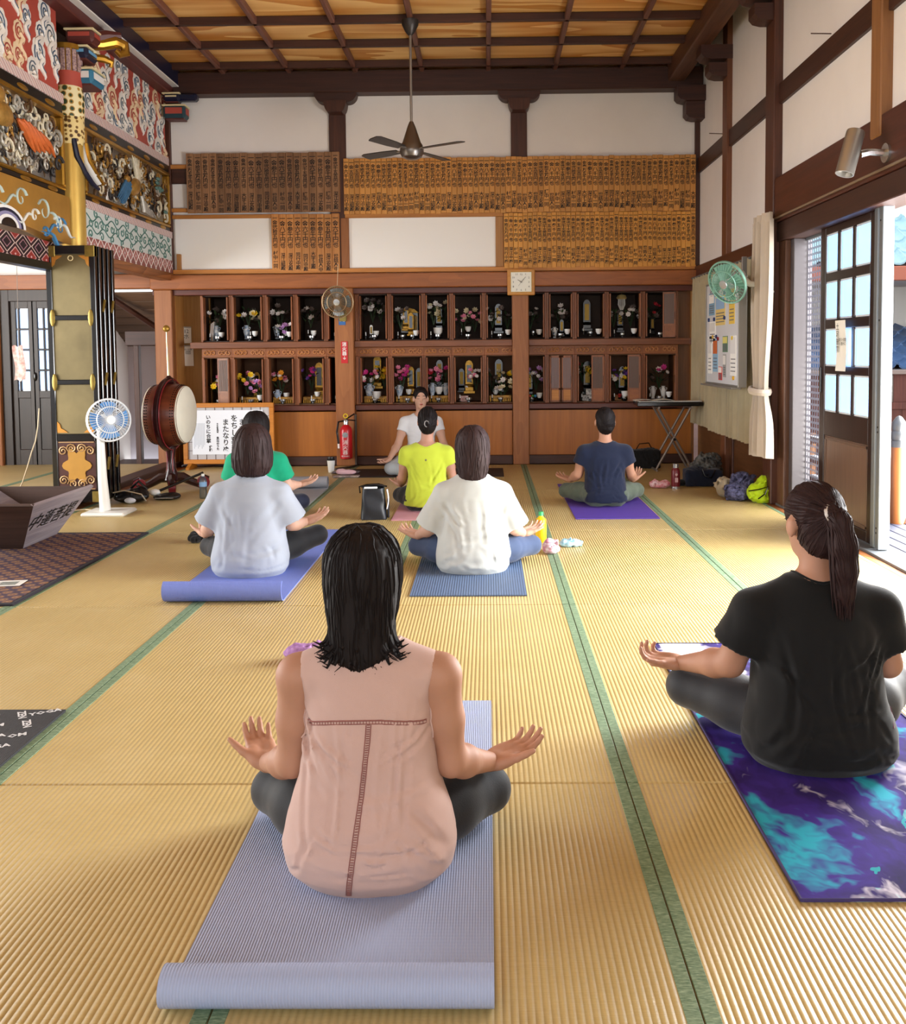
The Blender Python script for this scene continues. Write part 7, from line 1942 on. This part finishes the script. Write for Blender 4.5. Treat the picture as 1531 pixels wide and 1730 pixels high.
g.build('print_lines', mat('print_grey', '#6a6a70', .7), pp_)['kind'] = 'stuff'; MB().box(.0, .09, -.04, .03, .002, .0026).build('photo_block', mat('photo_grey', '#8a8f88', .7, 0, .3, 40), pp_)

# ---- white pedestal fan
pf = thing('pedestal_fan', 'white pedestal fan with blue blades beside the folded doors', 'fan', (-2.99, 7.05, 0))
MB().box(-.17, .17, -.14, .14, 0, .03, .012).build('base', WPL, pf)
MB().tube([(-.03, .0, .03), (-.045, .0, .3), (-.05, .0, .68)], [.042, .034, .026], 14).build('column', WPL, pf)
fan_head(pf, face((.62, -.75, .1), (.03, -.02, .745)), .165, mat('white_guard', '#dfe3e6', .4), mat('blue_blade', '#5c93cc', .25), mat('badge_grey', '#dfe2e4', .3), WPL, 40, .085)
MB().cyl((-.05, 0, .66), (-.03, .02, .76), .035, n=12).build('neck', WPL, pf)
MB().tube([(-.15, .1, .012), (-.26, .16, .01), (-.36, .1, .01), (-.42, .25, .012)], .005, 5).build('cable', mat('ivory_cord', '#d9c8a8', .7), pf)
# ---- drum on its stand
dr = thing('temple_drum', 'large red-brown temple drum with white skins on a curled black stand', 'drum', (-2.93, 8.3, 0))
AX = Vector((1, -.04, 0)).normalized(); MD = face(AX, (0, 0, .70)); RD = .27
W_DRUM = wood('drum_redwood', '#7a3a22', '#4f2014', 0, .3)
MB().lathe([(RD * .96, -.16), (RD * 1.05, -.08), (RD * 1.08, 0), (RD * 1.05, .08), (RD * .96, .16)], 40, M=MD, caps=False).build('shell', W_DRUM, dr)
SKINW = mat('drum_skin', '#e6e2cf', .6, 0, .06, 6)
for s in (-1, 1):
    MB().lathe([(.001, s * .168), (RD * .9, s * .166), (RD * .97, s * .155), (RD * .99, s * .125)], 40, M=MD, caps=False).build('skin', SKINW, dr)
    g = MB()
    for k in range(64):
        a = k / 64 * 6.283
        for zz_, rr in ((.128, 1.0), (.108, 1.015)): g.ball(tuple(MD @ Vector((RD * rr * math.cos(a), RD * rr * math.sin(a), s * zz_))), .006, 6, 4)
    o = g.build('tack', mat('dark_iron', '#231d1a', .5, .6), dr); o['kind'] = 'stuff'
LQ = mat('dark_red_lacquer', '#2a0f10', .25); LQR = mat('crimson_edge', '#7a1f26', .3)
def ringpt(a, r, z): return tuple(MD @ Vector((r * math.cos(a), r * math.sin(a), z)))
loop = [ringpt(a, RD * 1.17, 0) for a in [k / 40 * 6.283 for k in range(40)]]
MB().tube(loop, .026, 6, closed=True, flat=1.2).build('hoop', LQ, dr)
for zz_ in (-.028, .028): MB().tube([ringpt(a, RD * 1.2, zz_) for a in [k / 40 * 6.283 for k in range(40)]], .006, 5, closed=True).build('hoop_edge', LQR, dr)
MB().tube([(0, 0, .40), (0, 0, .3), (0, 0, .2), (0, 0, .1)], [.05, .035, .045, .08], 10).build('stem', LQ, dr)
for s in (-.03, .03): MB().tube([(s, -.03, .38), (s * .8, -.03, .28), (s, -.04, .12)], .006, 5).build('stem_edge', LQR, dr)
for k in range(4):
    a = math.radians(20 + 90 * k); c_, s_ = math.cos(a), math.sin(a)
    pts = [(0, .12), (.1, .115), (.18, .07), (.25, .04), (.3, .06), (.31, .1), (.28, .115), (.26, .095)]
    MB().tube([(r * c_, r * s_, z) for r, z in pts], [.05, .045, .036, .035, .034, .03, .024, .016], 8).build('foot', LQ, dr)
    MB().cyl((.28 * c_ - .03 * s_, .28 * s_ + .03 * c_, .06), (.28 * c_ + .03 * s_, .28 * s_ - .03 * c_, .06), .058, n=16).build('foot_scroll', LQR, dr)
MB().cyl((0, 0, 1.0), (-.01, 0, 1.46), .012, .005, 8).build('finial_spike', mat('pale_brass', '#d8c9a0', .3, .6), dr)
MB().ball((-.01, 0, 1.49), .032, 14, 10).build('finial_ball', GOLD, dr); MB().lathe([(.03, .98), (.05, 1.0), (.03, 1.04), (.012, 1.06)], 14).build('finial_base', LQ, dr)
dm = thing('drum_mallet', 'black drum mallet with white head leaning against the drum foot', 'mallet', (-2.86, 7.78, .05))
MB().cyl((0, 0, .02), (.3, .28, .14), .012, n=8).build('handle', BLK, dm); MB().ball((-.03, -.02, .012), (.05, .035, .03), 12, 8).build('head', WPL, dm)
# ---- framed calligraphy on a stand
fr = thing('calligraphy_screen', 'honey wood framed screen with brush calligraphy behind the drum', 'screen', tuple(Vector((at(386, 700, 9.86).x, 9.86, 0))))
FWd, FH = 1.0, .62
W_FR = wood('frame_honey', '#c07a26', '#a5621a', 0, .4)
for x0, x1, z0, z1 in ((-FWd / 2, FWd / 2, .05, .1), (-FWd / 2, FWd / 2, FH + .05, FH + .1), (-FWd / 2, -FWd / 2 + .05, .1, FH + .05), (FWd / 2 - .05, FWd / 2, .1, FH + .05)): MB().box(x0, x1, -.02, .02, z0, z1, .004).build('frame_bar', W_FR, fr)
MB().box(-FWd / 2 + .05, FWd / 2 - .05, 0, .012, .1, FH + .05).build('backing_paper', mat('shoji_grey', '#b9b6b8', .8), fr)
g = MB()
for k in range(1, 9): g.box(-.45 + .1 * k - .002, -.45 + .1 * k + .002, -.004, 0, .1, FH + .05)
for k in range(1, 6): g.box(-.45, .45, -.004, 0, .1 + .095 * k - .002, .1 + .095 * k + .002)
g.build('lattice', W_DARKX, fr)['kind'] = 'stuff'
for s in (-1, 1): MB().prism([(-.14, 0), (.14, 0), (.14, .02), (.04, .06), (-.04, .06), (-.14, .02)], s * .42 - .02, s * .42 + .02, axis='x').build('foot', W_FR, fr)
pw = MB().box(-.4, .38, -.012, -.009, .155, FH + .02).build('calligraphy_sheet', mat('washi_white', '#e4e8f0', .7), fr)
for body, x, z, s_, ln in (('ち', .235, .585, .08, 1), ('またも', .15, .545, .072, 1), ('をちし葉も', .065, .59, .08, 1), ('またなりぬ', -.03, .545, .074, 1), ('いのちに合掌', -.22, .59, .052, 1), ('住職', -.2, .255, .035, 1), ('良寛のうた', -.12, .35, .03, 1), ('うらを見せ', -.12, .5, .022, 1)):
    link('calligraphy', text_mesh('\n'.join(body), s_, INK, 2, ln, off=.0015), pw, (x, -.013, z - s_ * .85))
g = MB()
for k in range(9): g.box(-.38 + .014 * k, -.374 + .014 * k, -.0128, -.012, .22 + .02 * (k % 3), .5)
g.build('fine_print', mat('print_pale_grey', '#b9c0cc', .7), pw)['kind'] = 'stuff'
# ---- fire extinguisher and signs on the pillar
fe = thing('fire_extinguisher', 'red fire extinguisher hung on the pillar', 'fire extinguisher', (at(585, 740, YB - .2).x, YB - .2, .09))
REDX = mat('extinguisher_red', '#c01a24', .3, 0, .05, 4)
MB().lathe([(.05, 0), (.066, .01), (.068, .05), (.068, .31), (.06, .345), (.035, .37), (.02, .385)], 24).build('cylinder', REDX, fe)
MB().lathe([(.026, .375), (.028, .42), (.015, .44)], 14).build('valve', SILVER, fe)
MB().tube([(.0, 0, .44), (.03, -.02, .455), (.1, -.03, .50)], .008, 6).tube([(.0, 0, .43), (.05, -.02, .43), (.11, -.03, .425)], .008, 6).build('lever', BLK, fe)
MB().tube([(.0 + .022 * math.cos(a), -.02, .475 + .022 * math.sin(a)) for a in [k / 12 * 6.283 for k in range(12)]], .006, 6, closed=True).build('safety_pin', mat('pin_yellow', '#e0c020', .4), fe)
MB().tube([(-.02, 0, .42), (-.08, -.01, .41), (-.1, -.01, .3), (-.085, -.01, .2), (-.08, -.01, .12)], .011, 8).build('hose', BLK, fe)
MB().cyl((-.08, -.01, .12), (-.082, -.012, .17), .012, n=8).build('nozzle', WPL, fe)
MB().cyl((0, -.06, .27), (0, -.073, .27), .03, n=18).build('gauge', SILVER, fe)
o = link('lettering', text_mesh('消\n火\n器', .055, WPL, 2), fe, (0, -.0715, .17)); 
o2 = link('lettering', text_mesh('粉末ABC', .022, WPL, 1), fe, (0, -.0715, .03))
MB().box(-.03, .03, .06, .1, .22, .3).build('bracket', BLK, fe)
def sign(name, label, cx, z0, z1, w, m, items, yoff=YB - .097):
    t = thing(name, label, 'sign', (cx, yoff, z0)); MB().box(-w / 2, w / 2, 0, .004, 0, z1 - z0, .001).build('plate', m, t)
    for body, s_, z, mm in items: link('lettering', text_mesh(body, s_, mm, 2, off=.001), t, (0, -.0012, z))
    return t
xs0 = at(582, 600, YB - .1).x
sign('extinguisher_sign', 'red vertical fire extinguisher sign on the pillar', xs0, 1.14, 1.38, .075, mat('sign_red', '#c4141c', .4), [('消\n火\n器\n↓', .05, .19, WPL)])
sign('blue_sign', 'small blue safety card under the pillar fan', at(578, 545, YB - .1).x, 1.56, 1.69, .075, mat('card_blue', '#2d62a0', .35), [('節電', .03, .04, WPL)])
ca1 = at(316, 562, YB + .28)
for k, (lab, z0, z1, w, x) in enumerate((('wall calendar with large black numerals on the honey panel', 1.38, 1.57, .11, at(315, 562, YB + .28).x), ('white notice sheet hanging below the wall calendar', 1.12, 1.36, .12, at(318, 595, YB + .28).x))):
    t = thing('wall_notice', lab, 'notice', (x, YB + .288, z0)); MB().sheet(lambda u, v: (-w / 2 + w * u, -.004 - .004 * math.sin(v * 3), (z1 - z0) * v), 3, 5, .001).build('paper', mat('notice_paper', '#eceae4', .7), t)
    link('lettering', text_mesh('12\n水' if k == 0 else '月の行事\n法話会\n写経会', .06 if k == 0 else .022, INK, 1), t, (0, -.011, (z1 - z0) * (.62 if k == 0 else .75)))
    MB().box(-w / 2, w / 2, -.014, -.004, (z1 - z0) - .014, z1 - z0).build('binding_clip', mat('clip_grey', '#a8a49c', .4), t)
cb_ = MB().tube([tuple(at(601, 700, YB - .12)), tuple(at(602, 770, YB - .12)), (at(602, 770, YB - .12).x, YB - .14, .012), tuple(fl(592, 789, .012)), tuple(fl(575, 791, .012)), tuple(fl(566, 793, .012))], .012, 6).build('floor_cable', mat('cable_brown', '#4a4038', .6)); tag(cb_, 'brown cable running down the extinguisher pillar to the floor', 'cable')
# pillar fan
pfan = thing('pillar_fan', 'small bronze guarded fan hung on the extinguisher pillar', 'fan', (at(571, 510, YB - .3).x, YB - .12, 1.8))
fan_head(pfan, face((-.12, -1, -.12), (0, -.2, .0)), .17, mat('bronze_guard', '#a58a68', .4, .5), mat('smoke_blade', '#5f6a6c', .25), mat('chrome_badge', '#d8dcdc', .15, .7), mat('motor_brown', '#5a4a3a', .5), 44, .08)
MB().tube([(0, -.1, 0), (.02, -.04, -.06), (.03, .02, -.12)], .02, 8).build('arm', mat('motor_brown', '#5a4a3a', .5), pfan); MB().box(-.02, .06, .0, .03, -.2, -.08, .006).build('wall_plate', mat('plate_olive', '#8a7a3a', .5), pfan)
MB().cyl((-.01, -.15, .165), (-.012, -.05, .42), .003, n=5).build('cord', mat('ivory_cord', '#d9c8a8', .7), pfan)
# clock on the pillar
ck = thing('wall_clock', 'square honey-framed wall clock on the right pillar', 'clock', ((.23 + .536) / 2 - .005, YB - .15, 1.865))
MB().box(-.15, .15, 0, .05, 0, .285, .008).build('case', wood('clock_frame', '#cf8f3c', '#b5762a', 0, .4), ck); MB().box(-.112, .112, -.004, 0, .036, .249).build('dial', mat('dial_cream', '#efeee2', .5), ck)
g = MB()
for x0, x1, z0, z1 in ((-.118, .118, .249, .256), (-.118, .118, .029, .036), (-.118, -.112, .036, .249), (.112, .118, .036, .249)): g.box(x0, x1, -.008, .002, z0, z1)
g.build('bezel', GOLD, ck)
for n_ in range(1, 13):
    a = math.radians(90 - 30 * n_); r = .085; k = 1.0 / max(abs(math.cos(a)), abs(math.sin(a)))
    link('numeral', text_mesh(str(n_), .03, INK, 1), ck, (r * min(k, 1.15) * math.cos(a), -.0052, .1425 + r * min(k, 1.15) * math.sin(a) - .0105))
for ang, ln, w in ((math.radians(90 + 57), .045, .004), (math.radians(90 - 42), .075, .003)):
    M = Matrix.Translation((0, 0, .1425)) @ Matrix.Rotation(-ang, 4, 'Y'); MB().box(-.01, ln, -.009, -.007, -w / 2, w / 2, 0, M).build('hand', INK, ck)
MB().box(-.0008, .0008, -.01, -.009, .09, .16, 0, Matrix.Translation((0, 0, .1425)) @ Matrix.Rotation(.6, 4, 'Y') @ Matrix.Translation((0, 0, -.1425))).build('second_hand', mat('dark_iron', '#231d1a', .5, .6), ck)
# keyboard on an X stand by the window
kb = thing('keyboard_stand', 'folding X-shaped metal stand in the far right corner', 'stand', (1.93, 9.5, 0))
TUBE = mat('stand_metal', '#8a8078', .4, .6)
for yy in (-.14, .14):
    for s in (-1, 1): MB().cyl((s * .19, yy, .01), (-s * .17, yy, .66), .013, n=8).build('leg', TUBE, kb)
for x, z in ((-.19, .012), (.19, .012), (-.17, .66), (.17, .66)): MB().cyl((x, -.2, z), (x, .2, z), .012, n=8).build('cross_bar', TUBE, kb)
MB().cyl((0, -.16, .33), (0, .16, .33), .015, n=10).build('pivot', BLK, kb)
kk = thing('keyboard', 'black electronic keyboard lying on the X-shaped stand', 'keyboard', (1.9, 9.45, .675))
MB().box(-.36, .32, -.14, .14, 0, .045, .008).build('case', BLK, kk); g = MB()
for k in range(26): g.box(-.34 + .025 * k, -.317 + .025 * k, -.13, -.01, .045, .053, .002)
g.build('white_keys', WPL, kk)['kind'] = 'stuff'
sm_ = thing('sheet_music', 'open sheet music lying on the black keyboard', 'sheet music', (1.72, 9.4, .735)); MB().sheet(lambda u, v: (-.2 + .4 * u, -.1 + .2 * v, .012 * abs(math.sin(u * 6.28))), 12, 2, .002).build('pages', mat('notice_paper', '#eceae4', .7), sm_); g = MB()
for k in range(6): g.box(-.17, -.03, -.08 + .03 * k, -.078 + .03 * k, .014, .0145)
g.build('staves', INK, sm_)['kind'] = 'stuff'
MB().cyl((0, 0, 0), (0, 0, 0.001), .001, n=4)
